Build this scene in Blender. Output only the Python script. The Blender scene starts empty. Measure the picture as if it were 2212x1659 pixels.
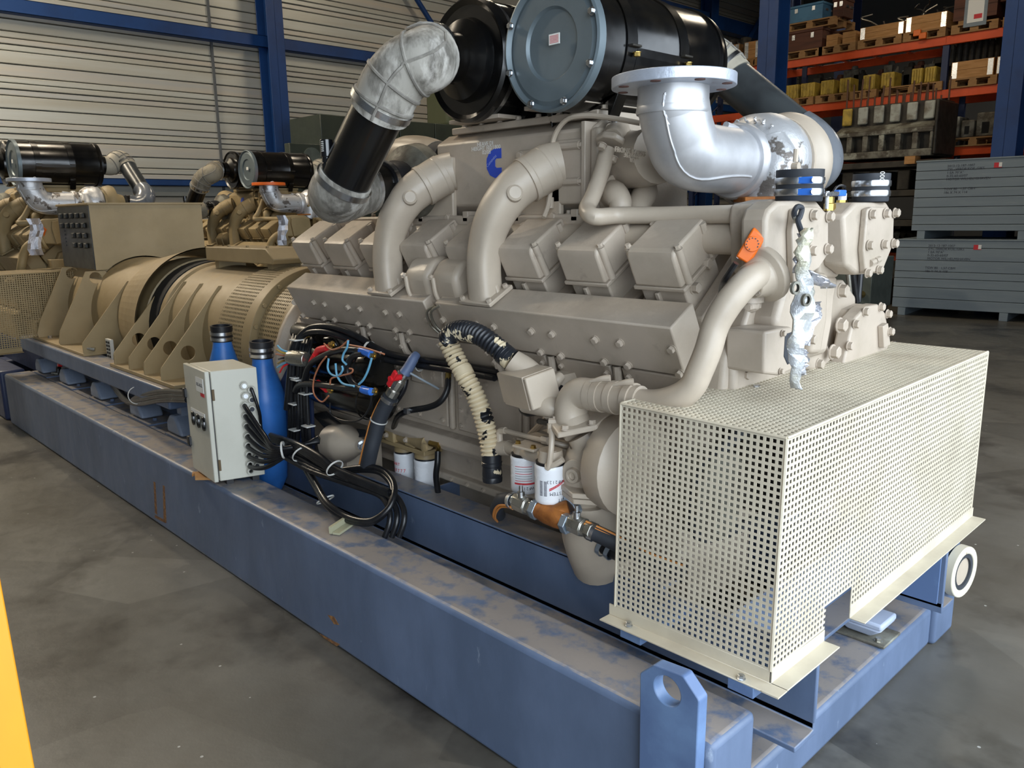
import bpy, bmesh, math, random
from mathutils import Vector as V, Matrix
random.seed(7)
C = bpy.context.scene.collection
PI = math.pi

# ---------------------------------------------------------------- camera
W, Hh, FPX = 2212.0, 1659.0, 1743.4
yaw, pitch, roll = math.radians(136.4013), math.radians(11.85095), math.radians(.87364)
fw = V((math.cos(pitch)*math.cos(yaw), math.cos(pitch)*math.sin(yaw), -math.sin(pitch)))
r0 = V((math.sin(yaw), -math.cos(yaw), 0)); d0 = fw.cross(r0)
rt = r0*math.cos(roll)+d0*math.sin(roll); dn = -r0*math.sin(roll)+d0*math.cos(roll)
EYE = V((0, 0, 1.6))
cd = bpy.data.cameras.new('camera'); cam = bpy.data.objects.new('camera', cd); C.objects.link(cam)
cd.sensor_width = 36; cd.lens = FPX/W*36; cd.clip_start = .02; cd.clip_end = 200
m = Matrix((rt, -dn, -fw)).transposed().to_4x4(); m.translation = EYE; cam.matrix_world = m
bpy.context.scene.camera = cam

def P(px, py, x=None, y=None, z=None):
    """world point seen at photograph pixel (px, py) on the plane x=, y= or z="""
    d = rt*((px-W/2)/FPX)+dn*((py-Hh/2)/FPX)+fw
    t = (x-EYE.x)/d.x if x is not None else (y-EYE.y)/d.y if y is not None else (z-EYE.z)/d.z
    return EYE+d*t
def PX(pts, **k): return [P(a, b, **k) for a, b in pts]

# ---------------------------------------------------------------- world, lights, exposure
sc = bpy.context.scene
w = bpy.data.worlds.new('sky'); sc.world = w; w.use_nodes = True
bg = w.node_tree.nodes['Background']; bg.inputs[0].default_value = (.80, .90, 1.0, 1); bg.inputs[1].default_value = 4.7
def area(name, loc, size, sy, rot, power, col=(1, 1, 1), portal=False):
    l = bpy.data.lights.new(name, 'AREA'); l.shape = 'RECTANGLE'; l.size = size; l.size_y = sy; l.energy = power; l.color = col
    o = bpy.data.objects.new(name, l); C.objects.link(o); o.location = loc; o.rotation_euler = rot
    if portal: l.cycles.is_portal = True
    return o
DOOR_X = 1.3
area('door_portal', (DOOR_X+.1, 1.4, 2.1), 4.2, 7.7, (0, math.radians(90), 0), 1, portal=True)
FILL_LAMPS = [(-4.5, 3.0), (-9.5, 3.0), (-11.6, -.2), (-9.5, 9.5), (-4.5, 11.5), (-2.5, 18), (-9.5, 19)]  # unseen ceiling lamps added as fill; only the third follows a warm wall glow
for i, (lx, ly) in enumerate(FILL_LAMPS):
    area('fill_lamp_light', (lx, ly, 7.25), 1.4, .5, (0, 0, 0), (60, 55, 480, 60, 60, 70, 70)[i], (1, .86, .66))
sc.view_settings.view_transform = 'Standard'; sc.view_settings.look = 'None'
sc.view_settings.gamma = 1; sc.view_settings.use_curve_mapping = False
sc.view_settings.exposure = .38

# ---------------------------------------------------------------- materials
def rgb(h):
    v = [int(h[i:i+2], 16)/255 for i in (0, 2, 4)]
    return [c/12.92 if c <= .04045 else ((c+.055)/1.055)**2.4 for c in v]+[1]
def mat(name, col, rough=.5, metal=0, col2=None, scale=6, thr=(.45, .65), bump=0, bscale=40, dust=None, dustamt=.8, spec=.5, det=6, coords='Object', stretch=None, col3=None, scale3=3, thr3=(.6, .63), emit=0):
    M = bpy.data.materials.new(name); M.use_nodes = True; nt = M.node_tree; b = nt.nodes['Principled BSDF']; L = nt.links
    b.inputs['Roughness'].default_value = rough; b.inputs['Metallic'].default_value = metal
    b.inputs['Specular IOR Level'].default_value = spec
    if emit: b.inputs['Emission Color'].default_value = rgb(col); b.inputs['Emission Strength'].default_value = emit
    base = rgb(col); out = None
    geo = nt.nodes.new('ShaderNodeNewGeometry')
    src = geo.outputs['Position']
    if stretch:
        mp = nt.nodes.new('ShaderNodeMapping'); mp.inputs['Scale'].default_value = stretch
        L.new(src, mp.inputs[0]); src = mp.outputs[0]
    def noise(s, dt=det):
        n = nt.nodes.new('ShaderNodeTexNoise'); n.inputs['Scale'].default_value = s; n.inputs['Detail'].default_value = dt
        n.inputs['Roughness'].default_value = .62; L.new(src, n.inputs['Vector']); return n.outputs['Fac']
    def ramp(f, lo, hi):
        r = nt.nodes.new('ShaderNodeMapRange'); r.inputs['From Min'].default_value = lo; r.inputs['From Max'].default_value = hi
        L.new(f, r.inputs['Value']); return r.outputs['Result']
    def mix(f, a, c):
        x = nt.nodes.new('ShaderNodeMix'); x.data_type = 'RGBA'; L.new(f, x.inputs['Factor'])
        for s, v in ((x.inputs[6], a), (x.inputs[7], c)):
            if isinstance(v, (list, tuple)): s.default_value = v
            else: L.new(v, s)
        return x.outputs[2]
    cur = base
    if col2: cur = mix(ramp(noise(scale), *thr), cur, rgb(col2))
    if col3: cur = mix(ramp(noise(scale3), *thr3), cur, rgb(col3))
    if dust:
        sx = nt.nodes.new('ShaderNodeSeparateXYZ'); L.new(geo.outputs['True Normal'], sx.inputs[0])
        up = ramp(sx.outputs[2], .75, .97); n = ramp(noise(11), .36, .52)
        mu = nt.nodes.new('ShaderNodeMath'); mu.operation = 'MULTIPLY'; L.new(up, mu.inputs[0]); L.new(n, mu.inputs[1])
        m2 = nt.nodes.new('ShaderNodeMath'); m2.operation = 'MULTIPLY'; L.new(mu.outputs[0], m2.inputs[0]); m2.inputs[1].default_value = dustamt
        cur = mix(m2.outputs[0], cur, rgb(dust))
    if isinstance(cur, (list, tuple)): b.inputs['Base Color'].default_value = cur
    else: L.new(cur, b.inputs['Base Color'])
    rr = nt.nodes.new('ShaderNodeMapRange'); rr.inputs['To Min'].default_value = max(.05, rough-.1); rr.inputs['To Max'].default_value = min(1, rough+.12)
    L.new(noise(14, 3), rr.inputs['Value']); L.new(rr.outputs[0], b.inputs['Roughness'])
    if bump:
        bp = nt.nodes.new('ShaderNodeBump'); bp.inputs['Strength'].default_value = bump; bp.inputs['Distance'].default_value = .004
        L.new(noise(bscale, 4), bp.inputs['Height']); L.new(bp.outputs[0], b.inputs['Normal'])
    return M
BEIGE = mat('engine_beige_paint', 'B3A697', .42, col2='A49888', scale=5, thr=(.4, .7), bump=.25, bscale=60, dust='8C8276', dustamt=.6, col3='6E665C', scale3=7, thr3=(.62, .82))
TAN = mat('alternator_tan_paint', '9E8A66', .5, col2='8F7C58', scale=3, thr=(.4, .7), bump=.12, dust='8A7E68', dustamt=.5, col3='4F473A', scale3=5, thr3=(.66, .85))
OLD = mat('dusty_tan_engine_paint', '97845F', .6, col2='83724F', scale=3, thr=(.4, .7), dust='6D6350', dustamt=.6)
CAGE = mat('guard_cream_paint', 'C9C0AC', .45, col2='B5AB98', scale=4, thr=(.45, .7))
BLUE = mat('skid_blue_paint', '52617A', .42, col2='62728E', scale=4, thr=(.4, .7), bump=.15, dust='8D8681', dustamt=.95, col3='94A1B4', scale3=14, thr3=(.66, .78), stretch=(1, 1, .45))
DBLUE = mat('bracket_dark_blue_paint', '2A3350', .45, col2='343F5E', scale=5)
PLATE = mat('lug_blue_paint', '566C92', .4, col2='6680A6', scale=5, col3='A9B7CF', scale3=20, thr3=(.72, .8))
FRAMEBLUE = mat('column_blue_paint', '0C3A74', .5, col2='0A3164', scale=1.5)
DARKBLUE = mat('rack_upright_blue', '1C2C50', .5)
ORANGE = mat('rack_orange_paint', 'D8501C', .5, col2='C24414', scale=2)
BLACK = mat('gloss_black_paint', '0B0B0C', .22, col2='17140F', scale=4, dust='3B342B', dustamt=.45, spec=.6)
RUBBER = mat('black_rubber', '17171A', .42, col2='222226', scale=10)
DRUBBER = mat('grey_rubber', '2D3138', .6, col2='23262C', scale=10)
CABLE = mat('black_cable', '141518', .3, col2='1E1F22', scale=20)
GREYRUB = mat('weathered_elbow_rubber', '97938A', .7, col2='615D56', scale=16, thr=(.45, .62), bump=.5, bscale=30, col3='C2BEB6', scale3=9, thr3=(.5, .62), stretch=(1, 1, .4))
RIBRUB = mat('elbow_rib_rubber', '726E67', .65, col2='8F8B83', scale=20)
SILVER = mat('silver_heat_paint', 'C6C7CA', .42, .6, col2='ADADAF', scale=6, thr=(.4, .75))
SILVERP = mat('peeling_silver_paint', 'C3C4C6', .42, .55, col2='6F6964', scale=11, thr=(.56, .59), bump=.5, bscale=50, det=10)
STEEL = mat('zinc_steel', 'C9CCD0', .25, 1)
GALV = mat('galvanised_lid', '6F7B81', .42, .35, col2='5F6B71', scale=3, thr=(.35, .7))
BRASS = mat('brass_fitting', 'BFA25E', .3, 1)
ALU = mat('liner_tray_aluminium', 'C6C8C2', .42, .4, col2='B9B5A8', scale=1.2, thr=(.35, .7), stretch=(1, .25, 6))
ALU2 = mat('liner_tray_warm', 'C8C0B2', .42, .4, col2='B8BAB8', scale=1.2, thr=(.35, .7), stretch=(1, .25, 6))
DARKWALL = mat('dark_cladding', '5C6064', .6, .2)
ROOF = mat('roof_sheet', '8E9192', .45, .5, col2='6F7375', scale=2, stretch=(.3, 3, 1))
WHITE = mat('white_enamel', 'E8EAEE', .25, col2='DDE0E6', scale=3)
CABWHITE = mat('cabinet_offwhite', 'C8C6B9', .4, col2='BAB8AB', scale=2.5, thr=(.5, .8), col3='8D8A7F', scale3=9, thr3=(.72, .8))
CABBACK = mat('cabinet_seal_dark', '3B3A3F', .6)
RED = mat('red_plastic', 'D4232A', .35)
BLUEP = mat('blue_plastic', '2D6BC8', .35)
ORPL = mat('orange_plastic', 'E26C1C', .42)
ORFL = mat('orange_flange_paint', 'E86A1E', .5)
LABEL = mat('paper_label', 'E2E2DE', .6)
INK = mat('dark_ink', '3A3C45', .6)
REDINK = mat('red_ink', 'C8303A', .6)
LOGOBLUE = mat('logo_blue', '2449BE', .4)
BOTTLE = mat('blue_painted_reducer', '3272C2', .38, col2='285FA8', scale=5, col3='3B4656', scale3=11, thr3=(.64, .75))
YEL = mat('yellow_post_paint', 'D58C12', .42, col2='CF8610', scale=4, col3='8A7A52', scale3=13, thr3=(.7, .74), stretch=(1, 1, .5))
WOOD = mat('pallet_wood', 'A07A4E', .75, col2='8A653C', scale=6, stretch=(1, 1, 6), thr=(.35, .65))
WOOD2 = mat('box_wood', 'B98A57', .7, col2='A0733F', scale=5, stretch=(1, 1, 8), thr=(.35, .65))
DARKWOOD = mat('brown_crate_wood', '5A3424', .7, col2='46281C', scale=4, stretch=(.3, .3, 4))
BLUEWOOD = mat('blue_crate_paint', '4C7C9C', .6, col2='3F6A88', scale=4)
CRATE = mat('grey_crate_paint', '7F8B92', .6, col2='74808A', scale=2, stretch=(.5, .5, 5), thr=(.35, .7), col3='8E969A', scale3=6, thr3=(.6, .8))
CAST = mat('old_cast_iron', '77756A', .6, .2, col2='4A443B', scale=6, thr=(.4, .6), col3='9B9C90', scale3=4, thr3=(.55, .65), bump=.4)
CASTD = mat('dark_cast_iron', '3A362F', .6, .2, col2='24211D', scale=6)
YELC = mat('yellow_cast_part', 'B79A3E', .55, col2='8C7530', scale=8)
GREEN = mat('dark_green_paint', '30382F', .45, col2='28302A', scale=3)
GREENL = mat('grey_green_cover', '5A625C', .45, col2='4C544F', scale=5)
RUST = mat('rusty_brass', 'A8692F', .6, .3, col2='7E4A20', scale=12, thr=(.4, .6), bump=.4)
NICKEL = mat('nickel_valve', 'B5B3AA', .28, .9, col2='9A978C', scale=12)
FOIL = mat('aluminium_foil', 'C9CAD2', .3, .8, bump=1.0, bscale=90)
FOILW = mat('white_insulation_tape', 'B9BCC0', .4, .35, bump=1.0, bscale=70, col2='C6C3AE', scale=9)
STRIPE = mat('orange_hose_stripe', 'C9833E', .5)
WIREB = mat('light_blue_wire', '6AA8C8', .4)
WIREO = mat('copper_brown_wire', 'A8694A', .4)
TIE = mat('pale_cable_tie', 'C9C9C4', .4)
CREAM = mat('cream_hose_paint', 'CBBB9C', .5, col2='15161A', scale=16, thr=(.575, .59), det=3)
HOSEBLK = mat('flaking_painted_hose', '1D2026', .35, col2='D2C3A4', scale=12, thr=(.585, .6), det=4)
DARK = mat('void_shade', '0A0A0A', .8)  # black for openings and gaps; their shade is put into the colour
GLASSD = mat('dark_glass', '101114', .1, spec=.8)
BEIGEPIPE = mat('beige_pipe_paint', 'B6A998', .4, col2='AA9D8D', scale=5, thr=(.4, .7), bump=.15)

def floor_mat():
    M = mat('floor_concrete', '6B6963', .34, col2='54514A', scale=.7, thr=(.38, .6), bump=.15, bscale=30, col3='312E29', scale3=1.1, thr3=(.52, .66))
    nt = M.node_tree; L = nt.links; b = nt.nodes['Principled BSDF']
    old = b.inputs['Base Color'].links[0].from_socket
    geo = [n for n in nt.nodes if n.type == 'NEW_GEOMETRY'][0]
    # worn trowel swirls and small paint chips
    vor = nt.nodes.new('ShaderNodeTexVoronoi'); vor.inputs['Scale'].default_value = 1.15; L.new(geo.outputs['Position'], vor.inputs['Vector'])
    hsv = nt.nodes.new('ShaderNodeSeparateColor'); L.new(vor.outputs['Color'], hsv.inputs[0])
    mr = nt.nodes.new('ShaderNodeMapRange'); mr.inputs['To Min'].default_value = .70; mr.inputs['To Max'].default_value = 1.12; L.new(hsv.outputs[0], mr.inputs[0])
    mx = nt.nodes.new('ShaderNodeMix'); mx.data_type = 'RGBA'; mx.blend_type = 'MULTIPLY'; mx.inputs[0].default_value = 1
    L.new(old, mx.inputs[6]); L.new(mr.outputs[0], mx.inputs[7])
    v2 = nt.nodes.new('ShaderNodeTexVoronoi'); v2.inputs['Scale'].default_value = 9; L.new(geo.outputs['Position'], v2.inputs['Vector'])
    lt = nt.nodes.new('ShaderNodeMath'); lt.operation = 'LESS_THAN'; lt.inputs[1].default_value = .045; L.new(v2.outputs['Distance'], lt.inputs[0])
    m3 = nt.nodes.new('ShaderNodeMix'); m3.data_type = 'RGBA'; L.new(lt.outputs[0], m3.inputs[0]); L.new(mx.outputs[2], m3.inputs[6]); m3.inputs[7].default_value = rgb('A9A9A4')
    L.new(m3.outputs[2], b.inputs['Base Color'])
    return M
FLOOR = floor_mat()

# ---------------------------------------------------------------- mesh building
class MB:
    def __init__(s): s.v = []; s.f = []
    def add(s, vs, fs):
        n = len(s.v); s.v += [V(a) for a in vs]; s.f += [[n+i for i in f] for f in fs]; return s
    def box(s, a, b):
        x0, y0, z0 = a; x1, y1, z1 = b
        return s.add([(x0, y0, z0), (x1, y0, z0), (x1, y1, z0), (x0, y1, z0), (x0, y0, z1), (x1, y0, z1), (x1, y1, z1), (x0, y1, z1)],
                     [(0, 3, 2, 1), (4, 5, 6, 7), (0, 1, 5, 4), (1, 2, 6, 5), (2, 3, 7, 6), (3, 0, 4, 7)])
    def obox(s, c, ux, uy, uz):
        """box from centre and three half vectors"""
        c = V(c); ux = V(ux); uy = V(uy); uz = V(uz)
        vs = [c+ux*i+uy*j+uz*k for k in (-1, 1) for i, j in ((-1, -1), (1, -1), (1, 1), (-1, 1))]
        return s.add(vs, [(0, 3, 2, 1), (4, 5, 6, 7), (0, 1, 5, 4), (1, 2, 6, 5), (2, 3, 7, 6), (3, 0, 4, 7)])
    def prism(s, pts, ext, taper=None):
        pts = [V(p) for p in pts]; e = V(ext); n = len(pts)
        if taper:
            c = sum(pts, V())/n; q = [c+(p-c)*taper+e for p in pts]
        else: q = [p+e for p in pts]
        return s.add(pts+q, [list(range(n))[::-1], list(range(n, 2*n))]+[[i, (i+1) % n, n+(i+1) % n, n+i] for i in range(n)])
    def loft(s, rings, caps=True):
        n = len(rings[0]); vs = [p for r in rings for p in r]; fs = []
        for k in range(len(rings)-1):
            fs += [[k*n+i, k*n+(i+1) % n, (k+1)*n+(i+1) % n, (k+1)*n+i] for i in range(n)]
        if caps: fs += [list(range(n))[::-1], [(len(rings)-1)*n+i for i in range(n)]]
        return s.add(vs, fs)
    def tube(s, path, r, seg=12, caps=True, sub=6, smooth=True):
        pts = spline(path, sub) if smooth and len(path) > 2 else [V(p) for p in path]
        n = len(pts)
        rs = r if isinstance(r, (list, tuple)) else [r]*len(path)
        t = []
        for i in range(n):
            u = i/(n-1)*(len(rs)-1); k = min(int(u), len(rs)-2) if len(rs) > 1 else 0; t.append(rs[k]+(rs[k+1]-rs[k])*(u-k))
        T = [(pts[min(i+1, n-1)]-pts[max(i-1, 0)]).normalized() for i in range(n)]
        nx = T[0].cross(V((0, 0, 1)) if abs(T[0].z) < .9 else V((1, 0, 0))).normalized(); rings = []
        for i in range(n):
            nx = (nx-T[i]*nx.dot(T[i])).normalized(); ny = T[i].cross(nx)
            rings.append([pts[i]+(nx*math.cos(a)+ny*math.sin(a))*t[i] for a in (2*PI*j/seg for j in range(seg))])
        return s.loft(rings, caps)
    def lathe(s, o, ax, prof, seg=24, caps=True, a0=0, a1=2*PI):
        """profile list of (distance along axis, radius)"""
        o = V(o); ax = V(ax).normalized(); nx = ax.cross(V((0, 0, 1)) if abs(ax.z) < .9 else V((1, 0, 0))).normalized(); ny = ax.cross(nx)
        rings = [[o+ax*d+(nx*math.cos(a)+ny*math.sin(a))*r for a in (2*PI*j/seg for j in range(seg))] for d, r in prof]
        return s.loft(rings, caps)
    def build(s, name, material, parent=None, bevel=0, smooth=True, seg=2, ang=32, label=None, kind=None):
        me = bpy.data.meshes.new(name); me.from_pydata([tuple(v) for v in s.v], [], s.f)
        bm = bmesh.new(); bm.from_mesh(me); bmesh.ops.recalc_face_normals(bm, faces=bm.faces); bm.to_mesh(me); bm.free()
        if smooth:
            me.polygons.foreach_set('use_smooth', [True]*len(me.polygons)); me.set_sharp_from_angle(angle=math.radians(ang))
        me.materials.append(material)
        o = bpy.data.objects.new(name, me); C.objects.link(o)
        if bevel:
            b = o.modifiers.new('bevel', 'BEVEL'); b.width = bevel; b.segments = seg; b.limit_method = 'ANGLE'; b.angle_limit = math.radians(40)
        if parent: attach(o, parent)
        if label: o['label'] = label
        if kind: o['kind'] = kind
        return o
ROOTLOC = {}
def wl(o):
    """world translation of a parent (roots are pure translations)"""
    t = V()
    while o: t += o.location+o.matrix_parent_inverse.translation; o = o.parent
    return t
def attach(o, p):
    o.parent = p; o.matrix_parent_inverse = Matrix.Translation(-wl(p))
def spline(p, sub):
    p = [V(a) for a in p]; p = [p[0]*2-p[1]]+p+[p[-1]*2-p[-2]]; out = []
    for i in range(1, len(p)-2):
        a, b, c, d = p[i-1:i+3]
        for k in range(sub):
            t = k/sub; out.append(.5*((2*b)+(c-a)*t+(2*a-5*b+4*c-d)*t*t+(3*b-a-3*c+d)*t**3))
    return out+[p[-2]]
def tag(o, label, cat, group=None, kind=None):
    o['label'] = label; o['category'] = cat
    if group: o['group'] = group
    if kind: o['kind'] = kind
    return o
def thing(name, label, cat, loc=(0, 0, 0), group=None):
    o = bpy.data.objects.new(name, None); C.objects.link(o); o.location = loc; o.empty_display_size = .1
    return tag(o, label, cat, group)
def structure(o): o['kind'] = 'structure'; return o
def dup(root, off, label, group=None, skip=(), swap=None):
    def cp(o, par):
        c = o.copy(); C.objects.link(c)
        if par: c.parent = par; c.matrix_parent_inverse = o.matrix_parent_inverse.copy()
        if swap and c.type == 'MESH' and o.data.materials[0] in swap: 
            key = (o.data.name, 'swap')
            if key not in SW:
                d = o.data.copy(); d.materials[0] = swap[o.data.materials[0]]; SW[key] = d
            c.data = SW[key]
        for ch in o.children:
            if ch.name.split('.')[0] not in skip: cp(ch, c)
        return c
    r = cp(root, None); r.location = root.location+V(off); r['label'] = label
    if group: r['group'] = group
    return r
SW = {}
ORD = ['first', 'second', 'third', 'fourth', 'fifth', 'sixth', 'seventh', 'eighth', 'ninth', 'tenth', 'eleventh', 'twelfth', 'thirteenth', 'fourteenth', 'fifteenth', 'sixteenth']
# one shared hexagon bolt, its axis along +Z
_b = MB().lathe((0, 0, 0), (0, 0, 1), [(0, 1.25), (.18, 1.25)], 14).lathe((0, 0, .18), (0, 0, 1), [(0, 1), (.95, 1), (1.05, .85)], 6)
BOLTME = {}
def bolt(parent, loc, nrm, r=.011, material=None, name='bolt'):
    material = material or BEIGE
    if material not in BOLTME:
        o = _b.build('bolt', material, ang=25); BOLTME[material] = o.data; bpy.data.objects.remove(o)
    o = bpy.data.objects.new(name, BOLTME[material]); C.objects.link(o)
    q = V(nrm).to_track_quat('Z', 'Y'); o.matrix_basis = Matrix.Translation(V(loc)) @ q.to_matrix().to_4x4() @ Matrix.Scale(r, 4)
    o.parent = parent; o.matrix_parent_inverse = Matrix.Translation(-wl(parent)) if parent.type == 'EMPTY' else Matrix.Identity(4)
    return o
def arc(cx, cy, r, a0, a1, n): return [(cx+r*math.cos(a0+(a1-a0)*i/n), cy+r*math.sin(a0+(a1-a0)*i/n)) for i in range(n+1)]
FONT = None
def text(name, s, size, origin, xdir, ydir, material, parent, depth=.0008, label=None, align='CENTER'):
    cu = bpy.data.curves.new(name, 'FONT'); cu.body = s; cu.size = size; cu.extrude = depth; cu.align_x = align; cu.align_y = 'CENTER'; cu.resolution_u = 2
    o = bpy.data.objects.new(name, cu); C.objects.link(o)
    dg = bpy.context.evaluated_depsgraph_get(); me = bpy.data.meshes.new_from_object(o.evaluated_get(dg)); bpy.data.objects.remove(o)
    x = V(xdir).normalized(); y = V(ydir); y = (y-x*y.dot(x)).normalized(); z = x.cross(y)
    M4 = Matrix((x, y, z)).transposed().to_4x4(); M4.translation = V(origin); me.transform(M4)
    me.materials.clear(); me.materials.append(material)
    o = bpy.data.objects.new(name, me); C.objects.link(o); attach(o, parent)
    if label: o['label'] = label
    return o

# ================================================================ the setting
structure(MB().box((-14, -3.2, -.2), (14, 27, 0)).build('floor', FLOOR))
# left wall: horizontal liner trays, each strip a panel of its own
WX = -13.5
wall = structure(MB().box((WX-.25, -3.2, 0), (WX-.05, 26, 8.4)).build('wall_left', DARKWALL))
z = 0.0; i = 0; hs = [.165, .176, .085, .085, .09]; meshes = {}
while z < 8.3:
    h = hs[i % 5]; key = i % 5
    prot = (.0, .006, .0, .008, .003)[key]
    o = MB().prism([(WX-.05, 0, z+.004), (WX+.012+prot, 0, z+.004), (WX+.022+prot, 0, z+.012), (WX+.022+prot, 0, z+h-.016), (WX+.012+prot, 0, z+h-.008), (WX-.05, 0, z+h-.008)], (0, 29, 0)).build('panel', ALU if (i*7) % 3 else ALU2, smooth=False)
    o.location = (0, -3.1, 0); attach(o, wall); z += h; i += 1
def hcol(name, x, y, d, bf, z1, m, along='x', z0=0, tf=.02, label=None, kind='structure', cat=None):
    """H section column: web depth d along `along`, flange width bf"""
    b = MB(); w = .012
    if along == 'x':
        b.box((x-d/2, y-bf/2, z0), (x-d/2+tf, y+bf/2, z1)).box((x+d/2-tf, y-bf/2, z0), (x+d/2, y+bf/2, z1)).box((x-d/2, y-w/2, z0), (x+d/2, y+w/2, z1))
    else:
        b.box((x-bf/2, y-d/2, z0), (x+bf/2, y-d/2+tf, z1)).box((x-bf/2, y+d/2-tf, z0), (x+bf/2, y+d/2, z1)).box((x-w/2, y-d/2, z0), (x+w/2, y+d/2, z1))
    return structure(b.build(name, m, bevel=.004))
cpt = P(592, 160, x=WX+.3)
hcol('trim_1', WX+.28, cpt.y, .36, .30, 8.3, FRAMEBLUE, 'x')                     # column against the left wall
for k, (a, b_) in enumerate(((4, 12), (16, 24))):
    pass
def wallrail(n, zc, hh, d=.16):
    a = MB(); a.box((WX+.03, -3, zc-hh/2), (WX+.03+d, 26, zc-hh/2+.012)).box((WX+.03, -3, zc+hh/2-.012), (WX+.03+d, 26, zc+hh/2)).box((WX+.03+d-.012, -3, zc-hh/2), (WX+.03+d, 26, zc+hh/2))
    return structure(a.build('trim_%d' % n, FRAMEBLUE, bevel=.003))
wallrail(2, P(300, 50, x=WX+.2).z, .19)
wallrail(3, P(350, 394, x=WX+.2).z, .10)
q = P(466, 200, x=WX+.05); structure(MB().box((WX+.02, q.y-.02, .3), (WX+.055, q.y+.02, 8.2)).build('trim_4', DARKWALL))
a, b_ = P(895, -10, x=WX+.3), P(945, 70, x=WX+.3); structure(MB().tube([a+(a-b_)*1.2, b_+(b_-a)*3], .05, 8, smooth=False).build('trim_5', FRAMEBLUE))
hcol('trim_6', WX+.3, P(1532, 60, x=WX+.3).y, .36, .34, 8.3, FRAMEBLUE, 'x')
zz = P(1400, 8, x=WX+.4).z; structure(MB().box((WX+.1, 8, zz-.16), (WX+.4, 24, zz+.2)).build('trim_7', FRAMEBLUE, bevel=.01))
a, b_ = P(1612, 95, x=WX+.5), P(1640, 46, x=WX+.5); structure(MB().tube([a-(b_-a)*1.5, b_+(b_-a)*3], .07, 8, smooth=False).build('trim_8', FRAMEBLUE))
# back wall, near wall, gable with the daylight door, roof
structure(MB().box((-13.8, 26, 0), (DOOR_X, 26.25, 9.8)).build('wall_back', DARKWALL))
structure(MB().box((-13.8, -3.4, 0), (DOOR_X, -3.2, 9.8)).build('wall_front', DARKWALL))
structure(MB().box((DOOR_X, -3.4, 0), (DOOR_X+.2, -2.5, 9.8)).box((DOOR_X, 5.2, 0), (DOOR_X+.2, 26.2, 9.8)).box((DOOR_X, -3.4, 4.2), (DOOR_X+.2, 26.2, 9.8)).build('wall_right', DARKWALL))
rb = MB(); n = 110
pts = []
for k in range(n):
    y0 = -3.4+k*(29.6/n); dy = 29.6/n
    pts += [(y0, .0), (y0+dy*.35, .0), (y0+dy*.5, .045), (y0+dy*.85, .045)]
prof = [(-14, y, 8.35+zz_) for y, zz_ in pts]+[(-14, 26.3, 8.6), (-14, -3.4, 8.6)]
rb.prism(prof, (DOOR_X+14.2, 0, 0)); structure(rb.build('ceiling', ROOF, smooth=False))
for k, xx in enumerate((-10.6, -7.2, -3.8, -.4)):
    structure(MB().box((xx-.09, -3.2, 7.75), (xx+.09, 26, 7.77)).box((xx-.09, -3.2, 8.3), (xx+.09, 26, 8.32)).box((xx-.008, -3.2, 7.75), (xx+.008, 26, 8.32)).build('trim_%d' % (9+k), FRAMEBLUE))
EMIT = mat('fill_lamp_diffuser', 'FFE9C8', .5, emit=6)  # glowing faces of the added fill fixtures
for i, (lx, ly) in enumerate(FILL_LAMPS):
    lt = thing('fill_ceiling_lamp', 'long industrial ceiling lamp '+['over the near genset, added as unseen fill', 'over the middle of the hall, added as unseen fill', 'near the far left wall', 'beyond the middle genset, added as unseen fill', 'in front of the racks, added as unseen fill', 'behind the racks at right, added as unseen fill', 'behind the racks at left, added as unseen fill'][i], 'lamp', (lx, ly, 7.3), 'ceiling lamps')
    MB().box((lx-.72, ly-.27, 7.30), (lx+.72, ly+.27, 7.42)).box((lx-.5, ly-.01, 7.42), (lx-.48, ly+.01, 8.38)).box((lx+.48, ly-.01, 7.42), (lx+.5, ly+.01, 8.38)).build('housing', STEEL, lt, bevel=.01)
    MB().box((lx-.68, ly-.23, 7.285), (lx+.68, ly+.23, 7.30)).build('diffuser', EMIT, lt)
# free standing blue columns by the racks, one with a rain pipe
RY = 15.2
def col_px(n, pxa, pxb, py, y, m=FRAMEBLUE, d=.42):
    a = P(pxa, py, y=y); b2 = P(pxb, py, y=y); x = (a.x+b2.x)/2; bw = abs(b2.x-a.x)
    return hcol('trim_%d' % n, x, y, d, bw, 8.3, m, 'y'), x, bw
c1, cx1, cw1 = col_px(14, 1648, 1688, 150, 13.6)
c2, cx2, cw2 = col_px(15, 2168, 2222, 150, 14.3)
c3, cx3, cw3 = col_px(16, 1817, 1851, 50, 19.5, DARKBLUE)
c4, cx4, cw4 = col_px(17, 1697, 1718, 50, 18.2, DARKBLUE)
rp = P(1645, 150, y=13.5)
t = thing('drain_pipe', 'grey rain drain pipe clipped to the blue column left of the racks', 'pipe', (rp.x, 13.5, 0))
MB().lathe((rp.x, 13.45, 0), (0, 0, 1), [(0, .055), (8.3, .055)], 14).build('pipe', mat('drain_grey', '5E6160', .5), t)
for zz in (3.0, 4.45): MB().lathe((rp.x, 13.45, zz), (0, 0, 1), [(0, .06), (.05, .06)], 14).build('clip', STEEL, t)

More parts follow.
